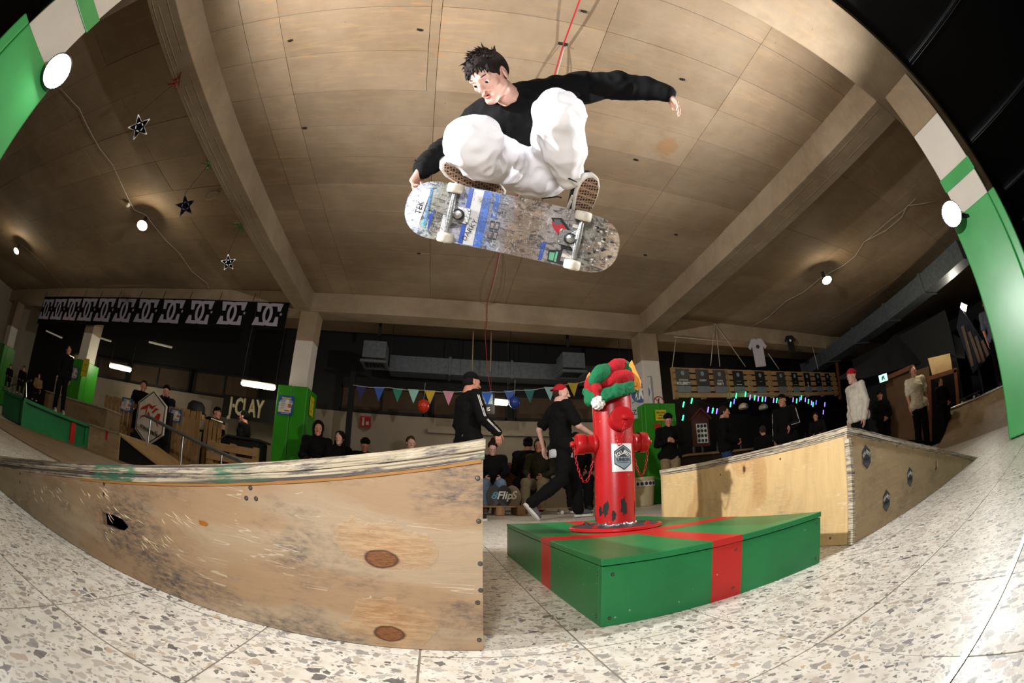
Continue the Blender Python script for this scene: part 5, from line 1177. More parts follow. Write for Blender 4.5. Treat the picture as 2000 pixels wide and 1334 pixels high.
b = MB(); b.box((-8.3, 6.6, .65), (2.9, .5, .40)); b.build('box', M['ramp'], bk2, bevel=.004); b = MB(); b.box((-8.3, 6.6, .865), (2.94, .54, .03)); b.build('top_sheet', M['edge2'], bk2)
b = MB(); b.box((-8.9, 6.7, .22), (3.5, 1.1, .44)); pl_ = b.build('platform', M['ramp'], None, bevel=.004); tag(pl_, 'low wooden platform under the plywood box on the left', 'platform')
bank = thing('wooden_bank', 'tan sloping wooden bank with black side below the handrail', 'ramp', (-4.6, 6.2, 0))
b = MB(); b.prism([(-5.36, 5.42, .001), (-5.36, 5.42, .40), (-4.05, 5.42, .001)], (0, .02, 0)); b.build('side_panel', M['black'], bank)
b = MB(); b.prism([(-5.36, 5.4, .40), (-5.36, 5.4, .43), (-3.95, 5.4, .012), (-4.0, 5.4, .001)], (0, 1.15, 0)); b.build('riding_surface', mat('tan_sheet', 'b08f62', .6), bank)
rail = thing('handrail', 'round grey steel handrail on short posts above the tan bank', 'rail', (-4.3, 6.0, 0))
b = MB(); b.tube([(-5.30, 6, .88), (-5.2, 6, .87), (-3.1, 6, .46), (-3.0, 6, .42)], .03, 12); b.build('top_bar', M['galv'], rail, smooth=True)
for x, zt in ((-5.14, .84), (-4.3, .68), (-3.45, .5)):
    b = MB(); zb_ = max(.02, .42-(x+5.36)*.30); b.tube([(x, 6, zb_), (x, 6, zt)], .022, 10); b.build('post', M['steel'], rail, smooth=True)
r2 = thing('guard_rail', 'thin steel guard rail at the far left platform', 'rail', (-9, 5, 0))
b = MB(); b.tube([at(6, 757, 1, 5.2), at(62, 743, 1, 5.2)], .02, 8); b.build('top_bar', M['galv'], r2)
for x, y0_, y1_ in ((27, 752, 768), (51, 747, 776)):
    b = MB(); b.tube([at(x, y0_, 1, 5.2), at(x, y1_, 1, 5.2)], .014, 8); b.build('post', M['steel'], r2)
# plywood floor sheets on the left
k = 0
for (x0, x1, y0, y1) in ((-6.3, -4.6, 2.2, 3.7), (-4.6, -2.9, 2.2, 3.7), (-6.3, -4.6, 3.7, 5.3), (-4.6, -2.9, 3.7, 5.3)):
    b = MB(); b.box(((x0+x1)/2, (y0+y1)/2, .006), (x1-x0-.008, y1-y0-.008, .01)); b.build('floor_board', M['ramp'], floor)
# pallets of upright planks with posters, hexagon sign
def planks(name, label, x0, x1, y, h, n, cat='pallet', z0=0, mtl=None, group=None):
    t = thing(name, label, cat, ((x0+x1)/2, y, z0), group=group); w = (x1-x0)/n; r = random.Random(n+int(x0*10))
    for i in range(n):
        b = MB(); b.box((x0+w*(i+.5), y, z0+h/2+r.uniform(-.01, .01)), (w*r.uniform(.68, .86), .022, h-r.uniform(0, .04))); b.build('plank', mtl or M['woodv'], t, bevel=.003)
    for zz in (.08, .5, .92):
        b = MB(); b.box(((x0+x1)/2, y+.06, z0+h*zz), (x1-x0, .09, .09)); b.build('stringer', M['woodv'], t)
    return t
def xz(px, py, y): p = at(px, py, 1, y); return p.x, p.z
xa, za = xz(206, 770, 6.9); xb, _ = xz(266, 770, 6.9)
planks('pallet', 'upright pallet of brown planks left of the hexagon sign, poster on it', xa, xb, 6.9, za, 7)
xc, zc_ = xz(330, 792, 6.9); xd, _ = xz(396, 800, 6.9)
planks('pallet', 'upright pallet of brown planks right of the hexagon sign, poster on it', xc, xd, 6.9, zc_, 6)
xe_, ze_ = xz(400, 818, 7.1); xf, _ = xz(436, 818, 7.1)
planks('pallet', 'narrow grey upright pallet beside the record desk', xe_, xf, 7.1, ze_, 4)
def hpallet(label, x0, x1, y0, z0, h, n, d=.8):
    t = thing('pallet', label, 'pallet', ((x0+x1)/2, y0, z0)); hh = h/n
    for i in range(n):
        b = MB(); b.box(((x0+x1)/2, y0, z0+hh*(i+.5)), (x1-x0, .024, hh*.72)); b.build('slat', M['wood'], t, bevel=.003)
    for q in (0, .5, 1):
        b = MB(); b.box((x0+.05+(x1-x0-.1)*q, y0+.07, z0+h/2), (.09, .1, h)); b.build('block', M['wood'], t)
    return t
xg, zg = xz(406, 860, 6.7); xh, _ = xz(503, 868, 6.7)
hpallet('pallet of lying slats in front of the record desk', xg, xh, 6.7, .02, zg, 4)
hx_, hz_ = xz(293, 816, 6.6)
M['signw'] = mat('sign_white', 'cfc6b8', .5); sgn = thing('hexagon_sign', 'large white hexagon sign with red flame lettering on a black stand', 'sign', (hx_, 6.6, 0))
m4 = frame_m((hx_, 6.6, hz_), (1, -.12, 0), (0, 0, 1)); RR = (xz(326, 816, 6.6)[0]-xz(262, 816, 6.6)[0])/1.73*.98
panel('board', m4, ngon(6, RR, RR, math.pi/2), .04, M['signw'], sgn, bevel=.004)
b = MB(); b.holed([m4 @ Vector((x, y, .004)) for x, y in ngon(6, RR*.95, RR*.95, math.pi/2)], [[m4 @ Vector((x, y, .004)) for x, y in ngon(6, RR*.91, RR*.91, math.pi/2)]], m4.to_3x3() @ Vector((0, 0, -.003))); b.build('border_line', M['black'], sgn)
FLM = [[(180,560),(230,500),(380,440),(490,400),(480,450),(370,520),(240,540)],[(490,400),(600,440),(730,400),(600,500),(500,480)],[(600,560),(700,460),(820,480),(720,520),(640,580)],[(180,740),(260,660),(400,630),(370,670),(270,690)],[(440,590),(500,560),(560,640),(700,670),(720,620),(710,720),(560,680)],[(720,640),(800,560),(890,560),(870,680),(800,680),(860,820),(800,780),(760,700)],[(760,870),(800,910),(880,890),(800,935)],[(380,590),(420,460),(450,450),(430,560),(400,640)]]
b = MB(); b.cur = 0
for k_ in range(13):
    x = (-.50+.085*k_)*RR; y = (-.34-.018*k_)*RR; b.prism([m4 @ Vector((x+u*.03*RR, y+v*.055*RR, .006)) for u, v in ((-1, -1), (1, -1), (.8, 0), (1, 1), (-1, 1), (-.6, 0))], m4.to_3x3() @ Vector((0, 0, -.004)))
b.build('small_lettering', M['ink'], sgn, kind='stuff')
b = MB()
for pl__ in FLM:
    b.prism([m4 @ Vector(((x-560)/520*RR*.95, (670-y)/520*RR*.95, .006)) for x, y in pl__], m4.to_3x3() @ Vector((0, 0, -.004)))
for i in range(0):
    b.prism([m4 @ Vector(p_+(.006,)) for p_ in ((x-w, -.06*RR+i*.0), (x+w, -.02*RR), (x+w*1.1, .12*RR), (x+w*1.6, .30*RR+.05*RR*math.sin(i*1.3)), (x+w*.1, .16*RR), (x-w*.6, .26*RR+.04*RR*math.cos(i)), (x-w, .08*RR))], m4.to_3x3() @ Vector((0, 0, -.004)))
b.build('flame_lettering', mat('flame_red', 'b5281c', .5), sgn, kind='stuff')
b = MB(); b.box((hx_, 6.72, .55), (RR*1.9, .1, 1.1)); b.build('stand', M['black'], sgn)
# event posters (blue print)
def m_poster():
    t = NT('event_poster'); p = t.new('ShaderNodeTexCoord').outputs['Generated']; z = t.new('ShaderNodeSeparateXYZ', {0: p}).outputs[2]
    n = t.noise(t.mapping(p, (7, 3, 9)), 1, 4, .7); z = t.math('ADD', z, t.math('MULTIPLY', t.math('SUBTRACT', n.outputs[0], .5), .25))
    c = t.ramp(z, [(.05, srgb('24508f')), (.2, srgb('6f90b5')), (.32, srgb('cfc7b6')), (.5, srgb('b5624a')), (.6, srgb('d2cdbd')), (.75, srgb('3d6ca8')), (.85, srgb('b8a23a')), (.95, srgb('28559a'))])
    c = t.mix(t.ramp(t.noise(p, 14, 3).outputs[0], [(.58, g(0)), (.62, g(.6))]), c, srgb('1f2b44')); t.base(c); return t.done(.4)
M['poster'] = m_poster()
def poster(label, c, w, h, nrm=(0, -1, 0), mtl=None, name='poster', grp=None):
    t = thing(name, label, 'poster', c, group=grp); n = Vector(nrm).normalized(); rt = Vector((0, 0, 1)).cross(n)
    m4 = frame_m(Vector(c), rt, (0, 0, 1)); panel('paper', m4, rect(w, h), .003, mtl or mat('poster_blue', '2a559c', .4, 0, .3, 8), t)
    if mtl is None and name == 'poster':
        T = lambda x, y, z=.001: m4 @ Matrix.Translation((x*w, y*h, z))
        panel('burst', T(0, .12, .001), ngon(10, w*.46, h*.22), .001, mat('poster_pale_blue', '9aa9c8', .5), t)
        panel('print_field', T(-.05, -.12, .002), rect(w*.84, h*.5), .001, mat('poster_cream', 'd2cabf', .5, 0, .1, 12), t)
        panel('seal', T(.08, .18, .003), ngon(16, w*.13), .001, M['inkw'], t)
        for q, (x, y, ww, hh, cc) in enumerate(((.0, .36, .62, .07, 'd8b22a'), (-.2, .08, .3, .03, 'b08a3a'), (-.22, .0, .26, .015, '4a4a50'), (-.22, -.06, .3, .015, '4a4a50'), (-.22, -.13, .24, .015, '4a4a50'), (-.22, -.2, .3, .012, '8a8a90'), (.25, -.02, .2, .2, 'b5622e'), (.18, -.18, .3, .12, 'e2d8cc'), (.1, -.28, .3, .05, 'a8262a'), (.0, -.42, .5, .03, 'b9c4dc'))):
            panel('printed_shape', T(x, y, .004), rect(w*ww, h*hh), .001, mat('print_'+cc, cc, .5), t)
    return t, m4
def pposter(label, xa, ya, xb, yb, yp, **k):
    a, b_ = at(xa, ya, 1, yp), at(xb, yb, 1, yp); return poster(label, ((a.x+b_.x)/2, yp, (a.z+b_.z)/2), abs(b_.x-a.x), abs(a.z-b_.z), **k)
pposter('blue and cream event poster on the pallet left of the hexagon sign', 239, 775, 256, 806, 6.86)
pposter('blue and cream event poster on the pallet right of the hexagon sign', 333, 797, 352, 826, 6.86)
def padposter(label, xa, ya, xb, yb, yp, **k): return pposter(label, xa, ya, xb, yb, yp, **k)
YF = 7.5-.18-.002
pp_, m4 = padposter('bright blue and cream event poster taped on the green pad', 546, 771, 571, 812, 7.3)
pposter('small blue event poster on the far left green pad', 141, 715, 150, 742, 7.28)
M['yel'] = mat('yellow_sheet', 'd2c21c', .5)
def notice(label, c, nrm, w, h, lines, col='yel', up=None):
    t = thing('notice', label, 'notice', c); n = Vector(nrm).normalized(); rt = Vector((0, 0, 1)).cross(n); m4 = frame_m(Vector(c), rt, up or (0, 0, 1))
    panel('sheet', m4, rect(w, h), .003, M[col], t)
    for i, L in enumerate(lines): text_mesh('lettering', L, h/(len(lines)+1), M['ink'], t, m4 @ Matrix.Translation((0, h*(.5-(i+1)/(len(lines)+1)), .001)), .0006, .001, sx=.75)
    return t
notice('yellow notice on the right face of the green pad beside the back bay', (-2.472, 7.6, 1.72), (1, 0, 0), .24, .36, ('—  —', '—', '— —'))
pc_ = at(1306, 812, 1, 7.32); pc_ = at(1291, 811, 1, 7.32)
notice('yellow notice with black lines on the bar side green pad', tuple(pc_), (0, -1, 0), .26, .22, ('Bitte Helme', 'sofort', 'umgehend'))
pc_ = at(1285, 834, 1, 7.32); notice('small red notice below the yellow one', tuple(pc_), (0, -1, 0), .15, .14, ('— —', '—'), 'red')
pc_ = at(166, 718, 1, 7.28); notice('yellow and black notice on the left hall pillar pad', tuple(pc_), (0, -1, 0), .3, .45, ('·—·', '— —'))
# zone sign and no-access disc on the bar side pillar
z_ = at(1263, 772, 1, 7.4); zs = thing('zone_sign', 'blue and white pedestrian zone sign fixed to the bar side pillar', 'sign', (4.0, 7.45, z_.z))
m4 = frame_m((3.985, 7.62, z_.z), (.75, -.66, 0), (0, 0, 1)); panel('board', m4, rect(.52, .86), .02, mat('sign_grey_white', 'b5b6b2', .4), zs, bevel=.006)
b = MB(); b.holed([m4 @ Vector((x, y, .002)) for x, y in rect(.5, .84)], [[m4 @ Vector((x, y, .002)) for x, y in rect(.48, .82)]], m4.to_3x3() @ Vector((0, 0, -.001))); b.build('border_line', M['ink'], zs)
panel('disc', m4 @ Matrix.Translation((0, .10, .003)), ngon(28, .205), .002, mat('sign_blue', '1f3f86', .35), zs)
b = MB()
for q in ([(-.05, -.13), (-.02, -.13), (.0, -.03), (.03, -.13), (.06, -.13), (.03, .02), (.04, .06), (.08, .0), (.1, .02), (.05, .1), (-.02, .1), (-.06, .02), (-.04, .0)], ngon(12, .028, None, 0, .01, .14), [(-.12, -.14), (-.10, -.14), (-.09, -.07), (-.08, -.14), (-.06, -.14), (-.07, -.01), (-.11, -.01)], ngon(10, .02, None, 0, -.09, .02)):
    b.prism([m4 @ Vector((x, y+.10, .005)) for x, y in q], m4.to_3x3() @ Vector((0, 0, -.001)))
b.build('pictogram', M['inkw'], zs, kind='stuff')
text_mesh('lettering', 'ZONE', .15, M['ink'], zs, m4 @ Matrix.Translation((0, -.29, .003)), .001, .003)
n_ = at(1288, 785, 1, 7.46); nd = thing('prohibition_sign', 'small round sign with red ring on the bar side pillar', 'sign', (n_.x, 7.49, n_.z))
m4 = frame_m((n_.x, 7.488, n_.z), (1, 0, 0), (0, 0, 1)); panel('disc', m4, ngon(24, .13), .004, M['inkw'], nd)
b = MB(); b.holed([m4 @ Vector((x, y, .003)) for x, y in ngon(24, .13)], [[m4 @ Vector((x, y, .003)) for x, y in ngon(24, .105)]], m4.to_3x3() @ Vector((0, 0, -.002))); b.build('ring', M['red'], nd)
b = MB(); b.bar(m4 @ Vector((-.08, .08, .003)), m4 @ Vector((.08, -.08, .003)), .022, .002, (0, -1, 0)); b.build('slash', M['red'], nd); b = MB(); b.bar(m4 @ Vector((-.03, -.07, .002)), m4 @ Vector((.01, .08, .002)), .03, .002, (0, -1, 0)); b.build('symbol', M['ink'], nd)
# ------------------------------------------------------------------ ducts, cables, lamps, stars
def duct(label, a, b_, w, h, step=1.2, dark=False):
    a, b_ = Vector(a), Vector(b_); t = thing('air_duct', label, 'duct', (a+b_)/2); L = (b_-a).length; n = max(1, int(L/step)); d = (b_-a)/n
    for i in range(0, n+1, 2):
        q = a+d*i; b = MB(); b.tube([(q.x, q.y, q.z+h/2), (q.x, q.y, CZ)], .006, 5); b.build('hanger_strap', M['dsteel'], t)
    for i in range(n):
        b = MB(); b.bar(a+d*i+d*.012, a+d*(i+1)-d*.012, w, h); b.build('duct_section', M['galv'], t, bevel=.004)
        b = MB(); b.bar(a+d*(i+1)-d*.03, a+d*(i+1)+d*.012, w+.05, h+.05); b.build('flange', M['galv'], t)
    return t
YD = 8.7; p0, p1 = at(781, 694, 1, YD), at(1088, 733, 1, YD); zt = at(781, 694, 1, YD).z-.02; zb2 = at(1000, 735, 1, YD).z
duct('long galvanised air duct across the dark back bay', (-1.2, YD+.25, 3.03), (4.2, YD+.25, 3.03), .45, .36, 1.1)
for lab, pxs in (('square air outlet hanging at the left end of the duct', (709, 753, 664, 719)), ('square air outlet hanging at the right end of the duct', (1097, 1146, 687, 738))):
    y = 7.96; a = at(pxs[0], pxs[2], 1, y); c_ = at(pxs[1], pxs[3]-10, 1, y); t = thing('air_outlet', lab, 'air vent', ((a.x+c_.x)/2, y+.25, a.z)); w = c_.x-a.x; cx = (a.x+c_.x)/2
    b = MB(); b.box((cx, y+.25, (a.z+c_.z)/2+.05), (w*.92, .5, abs(a.z-c_.z)-.1)); b.build('box', M['galv'], t, bevel=.005)
    b = MB(); zz = c_.z; o_o = [(cx-w*.52, y-.02, zz), (cx+w*.52, y-.02, zz), (cx+w*.52, y+.54, zz), (cx-w*.52, y+.54, zz)]; i_i = [(cx-w*.4, y+.05, zz), (cx+w*.4, y+.05, zz), (cx+w*.4, y+.46, zz), (cx-w*.4, y+.46, zz)]
    b.holed(o_o, [i_i], (0, 0, .05)); b.build('rim', M['galv'], t)
    b = MB(); b.box((cx, y+.4, 3.9), (.06, .04, .8)); b.build('hanger_strap', M['dsteel'], t)
    for k_ in range(6): b = MB(); b.box((cx-w*.34+w*.68*k_/5, y+.25, zz+.03), (.008, .42, .05)); b.build('louvre', M['dsteel'], t)
duct('grey air duct slanting overhead on the right side', (9.3, 1.55, 3.42), (11.4, 9.0, 3.42), .55, .42, 1.5)
for i, (px, ) in enumerate(((922,), (958,))):
    p = at(px, 725, 1, 8.2); b = MB(); b.tube([(p.x, 8.2, p.z), (p.x, 8.2, 3.99)], .012, 6); tag(b.build('hanger_rod', M['wood']), ('left' if i == 0 else 'right')+' one of two thin rods hanging before the long duct', 'rod')
# red cord and its white twin along the ceiling through hooks
M['cord'] = mat('red_cord', 'b3222a', .5, 0, .1); M['wcord'] = mat('white_cable', 'b9b2a8', .6)
hk = [Vector((.80, -.1, 3.90)), Vector((.79, 1.83, 3.965)), Vector((.76, 3.6, 3.86)), Vector((.75, 5.5, 3.965)), Vector((.77, 7.44, 3.94))]
def sagp(P, s_, n=8):
    out = []
    for a, c_ in zip(P, P[1:]):
        for k in range(n): t_ = k/n; q = a.lerp(c_, t_); q.z -= s_*4*t_*(1-t_); out.append(q)
    return out+[P[-1]]
b = MB(); b.tube(sagp(hk, .05), .007, 6); b.tube(sagp([hk[-1], Vector((.78, 7.46, 3.58)), Vector((.8, 7.9, 3.5)), Vector((.9, 8.3, 2.9)), Vector((1.0, 8.4, 2.4))], .0), .007, 6); tag(b.build('red_cord', M['cord'], smooth='all'), 'red cord running along the ceiling through two hooks', 'cord')
tag_o = MB(); tag_o.tube([Vector(p)+Vector((.02, 0, .01)) for p in sagp(hk[1:], .09)], .004, 5); tag(tag_o.build('white_cord', M['wcord'], smooth='all'), 'thin white cable beside the red ceiling cord', 'cable')
for (x, y) in ((.79, 1.83), (.75, 5.5)):
    t = thing('ceiling_hook', ('ceiling hook above the raised arm' if y < 3 else 'ceiling hook behind the skateboard')+' holding the red cord', 'hook', (x, y, 4.0))
    b = MB(); b.box((x, y, 3.995), (.09, .03, .012)); b.build('plate', M['dsteel'], t); b = MB(); b.tube([(x, y, 3.99), (x, y, 3.955), (x+.015, y, 3.945), (x+.02, y, 3.965)], .005, 6); b.build('hook_bend', M['dsteel'], t)
r = random.Random(8)
for i, (px, py) in enumerate(((567, 79), (820, 58), (1333, 155), (1242, 312), (1320, 458), (1260, 498), (815, 314), (818, 495), (1140, 22), (595, 250))):
    p = at(px, py, 2, 3.995); b = MB(); b.box(p, (.055, .022, .012), Matrix.Rotation(r.uniform(-.2, .2), 3, 'Z')); b.box(p+Vector((0, 0, -.006)), (.012, .028, .01)); o = b.build('anchor_clip', M['dsteel'], ceil)
# hanging ceiling lamps with cables
def lamp(label, px, py, zl, cab, r_=.12, watts=26, tilt=(.25, -.3)):
    p = at(px, py, 2, zl); t = thing('ceiling_lamp', label, 'lamp', p); d = Vector((tilt[0], tilt[1], -1)).normalized()
    b = MB(); b.lathe([(0, -.09), (.035, -.09), (.05, -.05), (r_, -.01), (r_*1.06, 0), (r_*1.02, .01), (r_*.97, .006)], p, d, 28); b.build('housing', M['galv'], t, smooth=True)
    b = MB(); b.lathe([(r_*.97, .004), (r_*.6, .014), (0, .018)], p, d, 28); b.build('lens', M['bulb'], t, smooth=True)
    b = MB(); b.box(p+Vector((-.03, .03, .13)), (.05, .05, .12)); b.bar(p+Vector((-.03, .03, .1)), p-d*.05, .02, .02); b.build('bracket', M['dsteel'], t)
    light('lamp_light', 'POINT', p+d*.06, watts, (1, .86, .62), .06); return p
l1 = lamp('round ceiling lamp on a white cable in the left bay', 278, 440, 3.72, None, .11, 22)
l2 = lamp('small distant round ceiling lamp at the left edge', 32, 490, 3.72, None, .11, 22)
l3 = lamp('round ceiling lamp right of the long beam', 1615, 547, 3.70, None, .11, 22, (-.25, -.3))
def cable(label, P, m_='wcord', rr=.006, name='cable'):
    b = MB(); b.tube(P, rr, 5); return tag(b.build(name, M[m_], smooth='all'), label, 'cable')
cz = 3.975
def cpx(L, z=cz): return [at(x, y, 2, z) for x, y in L]
cable('white cable from the left flash to the first round lamp and on to the banner', cpx(((118, 172), (143, 200), (155, 212), (170, 245), (195, 290), (221, 323), (240, 365), (262, 410), (285, 420), (300, 440), (325, 470), (350, 494), (375, 530), (404, 553), (413, 577))))
cable('looping pair of cables above the right round lamp', cpx(((1830, 392), (1800, 398), (1772, 402), (1760, 425), (1730, 450), (1688, 472), (1670, 500), (1645, 520), (1622, 532), (1600, 545), (1570, 570), (1535, 588), (1500, 620), (1465, 640))))
cable('second thin cable crossing the looping pair on the right', cpx(((1788, 388), (1765, 410), (1740, 428), (1712, 452), (1688, 473))), rr=.005)
cable('thin cable leading to the left edge lamp', cpx(((18, 470), (45, 480), (80, 510), (110, 545), (140, 573)), 3.98), rr=.004)
jbx = at(250, 400, 2, 3.95); b = MB(); b.box(jbx, (.07, .07, .05)); b.box(jbx+Vector((.0, -.0, -.03)), (.05, .05, .012)); tag(b.build('junction_box', M['white'], bevel=.004), 'small white junction box on the left ceiling', 'junction box')
cl = at(414, 382, 2, 3.9); b = MB()
for k in range(4):
    rr = .10+.009*k; b.tube([cl+Vector((rr*math.cos(a), rr*.3*math.sin(a)-.0, rr*math.sin(a)+.01*k)) for a in [2*math.pi*q/24 for q in range(25)]], .006, 5, False)
tag(b.build('cable_coil', M['wcord'], smooth='all', kind='thing'), 'small coil of pale cable hanging at the left beam', 'cable coil')
# wire stars under the left beam
def star(label, px, py, hx, hy, tins, filled, s_=.11, rot=0):
    a = at(hx, hy, 2, SZ-.01); 
    dirh = math.hypot(a.x, a.y); d = ray(px, py); k = dirh/math.hypot(d.x, d.y); c = Vector((0, 0, H))+d*k*.985; t = thing('hanging_star', label, 'star', c)
    F3 = vframe(px, py) @ Matrix.Rotation(rot, 3, 'Z'); P5 = [c+F3 @ Vector((s_*math.sin(2*math.pi*q/5), s_*math.cos(2*math.pi*q/5), 0)) for q in range(5)]; I5 = [c+F3 @ Vector((s_*.4*math.sin(2*math.pi*(q+.5)/5), s_*.4*math.cos(2*math.pi*(q+.5)/5), .03)) for q in range(5)]
    for q in range(5):
        b = MB(); b.bar(P5[q], P5[(q+2) % 5], .009, .009, F3 @ Vector((0, 0, 1))); b.build('star_bar', M['steel'] if not filled else M['dsteel'], t)
    b = MB(); 
    for q in range(5): b.add([c-F3 @ Vector((0, 0, .03)), P5[q], I5[q], P5[(q+1) % 5]], [(0, 1, 2), (0, 2, 3)])
    b.build('star_pane', mat('star_dark_glass', '14141f' if not filled else '3a2410', .3, 0, .3), t)
    b = MB(); b.tube([P5[0], P5[0].lerp(a, .5), a], .003, 5); b.build('wire', M['dsteel'], t)
    tn = MB(); r = random.Random(px)
    for _ in range(14):
        q = a+Vector((r.gauss(0, .03), r.gauss(0, .03), r.gauss(-.01, .02))); tn.bar(q, q+Vector((r.gauss(0, .05), r.gauss(0, .05), r.gauss(-.02, .03))), .012, .002)
    tn.build('tinsel', mat('tinsel_'+tins, {'green': '1f9a4a', 'red': 'b3203a'}[tins], .25, .7), t, kind='stuff')
star('blue-black metal star with pale edges below red tinsel, nearest the left flash', 272, 248, 345, 160, 'red', False, .125, .35)
star('dark amber star lantern seen edge-on below green tinsel', 362, 402, 409, 320, 'green', True, .135, .2)
star('small metal star with pale edges below green tinsel near the banner', 446, 513, 470, 440, 'green', False, .115, .1)
# fluorescent tubes and dull metal strips under the dark ceiling
M['tube'] = mat('tube_glow', 'ffffff', .3, emit=('fff1cf', 9))
def tube(label, xa, ya, xb, yb, yp, r_=.06, power=12):
    dim = power < 1
    a, c_ = at(xa, ya, 1, yp), at(xb, yb, 1, yp); t = thing('fluorescent_lamp', label, 'lamp', (a+c_)/2)
    d = (c_-a).normalized(); b = MB(); b.tube([a, a+d*.03, c_-d*.03, c_], [r_*.6, r_, r_, r_*.6], 12); b.build('tube', M['tube'] if not dim else mat('strip_faint_glow', 'b9b4ac', .3, emit=('fff1cf', .12)), t, smooth='all')  # dim ones are metal strips, not lamps, given a faint added glow
    b = MB(); b.bar(a+Vector((0, .01, r_*1.1)), c_+Vector((0, .01, r_*1.1)), r_*1.6, r_*.5); b.build('fitting', M['white'], t)
    for p_ in (a, c_): b = MB(); b.tube([p_+Vector((0, .01, r_)), Vector((p_.x, p_.y+.01, CZ-.0))], .004, 4); b.build('suspension_wire', M['dsteel'], t)
    if not dim: light('tube_light', 'POINT', (a+c_)/2-Vector((0, .15, .12)), power, (1, .9, .7), .2); return t
tube('bright long tube lamp left of the green pillar pad', 472, 748, 537, 758, 7.4, .05, 10)
tube('long tube lamp above the left pallets', 215, 714, 255, 723, 8.2, .055, 14)
tube('short tube lamp behind the green hall pillar', 134, 700, 145, 704, 9.2, .08, 8)
tube('short bright tube lamp above the striding boy', 959, 785, 992, 788, 8.0, .05, 14)
tube('tiny lit panel right of the hydrant barrel', 1238, 800, 1250, 800, 8.6, .07, 6)
tube('hanging dull white metal strip high in the left hall, largest', 291, 668, 336, 679, 8.9, .025, 0.5)
tube('hanging dull white metal strip high in the left hall, by the pillar', 192, 659, 217, 667, 8.9, .025, 0.5)
tube('hanging dull white metal strip high in the left hall, far left one', 90, 646, 121, 660, 8.9, .025, 0.5)
# floodlight on the right, exit sign
fp_ = at(1882, 600, 1, 2.6); t = thing('floodlight', 'square floodlight shining at the right under the dark drape', 'lamp', fp_)
m4 = frame_m(fp_, vframe(1882, 600) @ Vector((1, -.35, 0)), vframe(1882, 600) @ Vector((.3, 1, 0)))
panel('lens', m4, rect(.2, .16), .01, M['bulb'], t); panel('housing', m4 @ Matrix.Translation((0, 0, -.012)), rect(.24, .2), .06, M['black'], t, bevel=.006); b = MB(); b.bar(fp_+Vector((0, 0, -.12)), Vector((fp_.x, fp_.y, .02)), .03, .03); b.build('stand', M['dsteel'], t)
light('floodlight_light', 'SPOT', fp_-ray(1882, 600)*.1, 60, (1, .92, .78), .06, (6, 2, 0), 120)
ep = at(1725, 738, 1, 4.6); t = thing('exit_sign', 'small glowing green and white escape sign right of the red beanie', 'sign', ep); m4 = frame_m(ep, (-ray(1725, 738)).cross(Vector((0, 0, 1)))*-1, (0.1, 0, 1))
panel('face', m4, rect(.22, .16), .02, mat('exit_glow', 'bfe6d8', .4, emit=('9fe0cc', 1.4)), t); b = MB(); b.prism([m4 @ Vector((x, y, .003)) for x, y in ((-.05, -.05), (-.02, -.05), (.0, -.01), (.03, -.05), (.05, -.05), (.02, .02), (.05, .03), (.0, .05), (-.04, .02))], m4.to_3x3() @ Vector((0, 0, -.002))); b.build('pictogram', mat('exit_green', '1f8a66', .4), t)
# ------------------------------------------------------------------ bunting and balloons
bpts = [at(x, y, 1, 7.3) for x, y in ((690, 752), (760, 757), (830, 762), (900, 765), (960, 765), (1010, 762), (1060, 758), (1110, 750), (1150, 742))]
cable('white string of the pennant bunting behind the skate area', sagp(bpts, .02, 4), rr=.006, name='bunting_string')
def strpt(px):
    for a, c_, pa, pb in zip(bpts, bpts[1:], (690, 760, 830, 900, 960, 1010, 1060, 1110), (760, 830, 900, 960, 1010, 1060, 1110, 1150)):
        if pa <= px <= pb: return a.lerp(c_, (px-pa)/(pb-pa))
for px, col, cn in ((706, '1e2a5e', 'navy'), (741, '2a55a8', 'blue'), (777, '1f7a66', 'teal'), (808, '8fc4bc', 'pale mint'), (840, 'c4a51e', 'yellow'), (876, 'd78aa8', 'pink'), (951, '2f6ad0', 'bright blue'), (995, '3a5fae', 'mid blue'), (1034, '14605a', 'dark teal'), (1073, '86b8b8', 'mint'), (1119, 'b59a1c', 'mustard')):
    p = strpt(px); b = MB(); b.prism([p+Vector((-.10, 0, 0)), p+Vector((.10, 0, 0)), p+Vector((.01, -.01, -.26))], (0, .006, 0))
    tag(b.build('pennant', mat('pennant_'+col, col, .7)), cn+' triangular pennant on the bunting string', 'pennant', 'pennants on the bunting string')
def balloon(label, px, py, D, r_, col):
    c = at(px, py, 1, D); t = thing('balloon', label, 'balloon', c)
    b = MB(); b.lathe([(r_*math.sin(a)*(1-.06*math.cos(a)), -r_*1.12*math.cos(a)) for a in [math.pi*k/14 for k in range(15)]], c, seg=24); b.build('skin', mat('balloon_'+col, col, .25, 0, .05), t, smooth='all')
    b = MB(); b.lathe([(.004, -r_*1.1), (.018, -r_*1.2), (.002, -r_*1.2)], c, seg=8); b.build('knot', mat('balloon_'+col, col), t)
    b = MB(); b.tube([c+Vector((0, 0, r_*1.1)), c+Vector((.01, 0, r_*1.1+.3))], .003, 4); b.build('string', M['wcord'], t)
balloon('red balloon hanging from the bunting', 827, 793, 7.2, .105, 'c8321f'); balloon('blue balloon hanging right of the short tube lamp', 1005, 786, 7.2, .10, '1f3f8a')
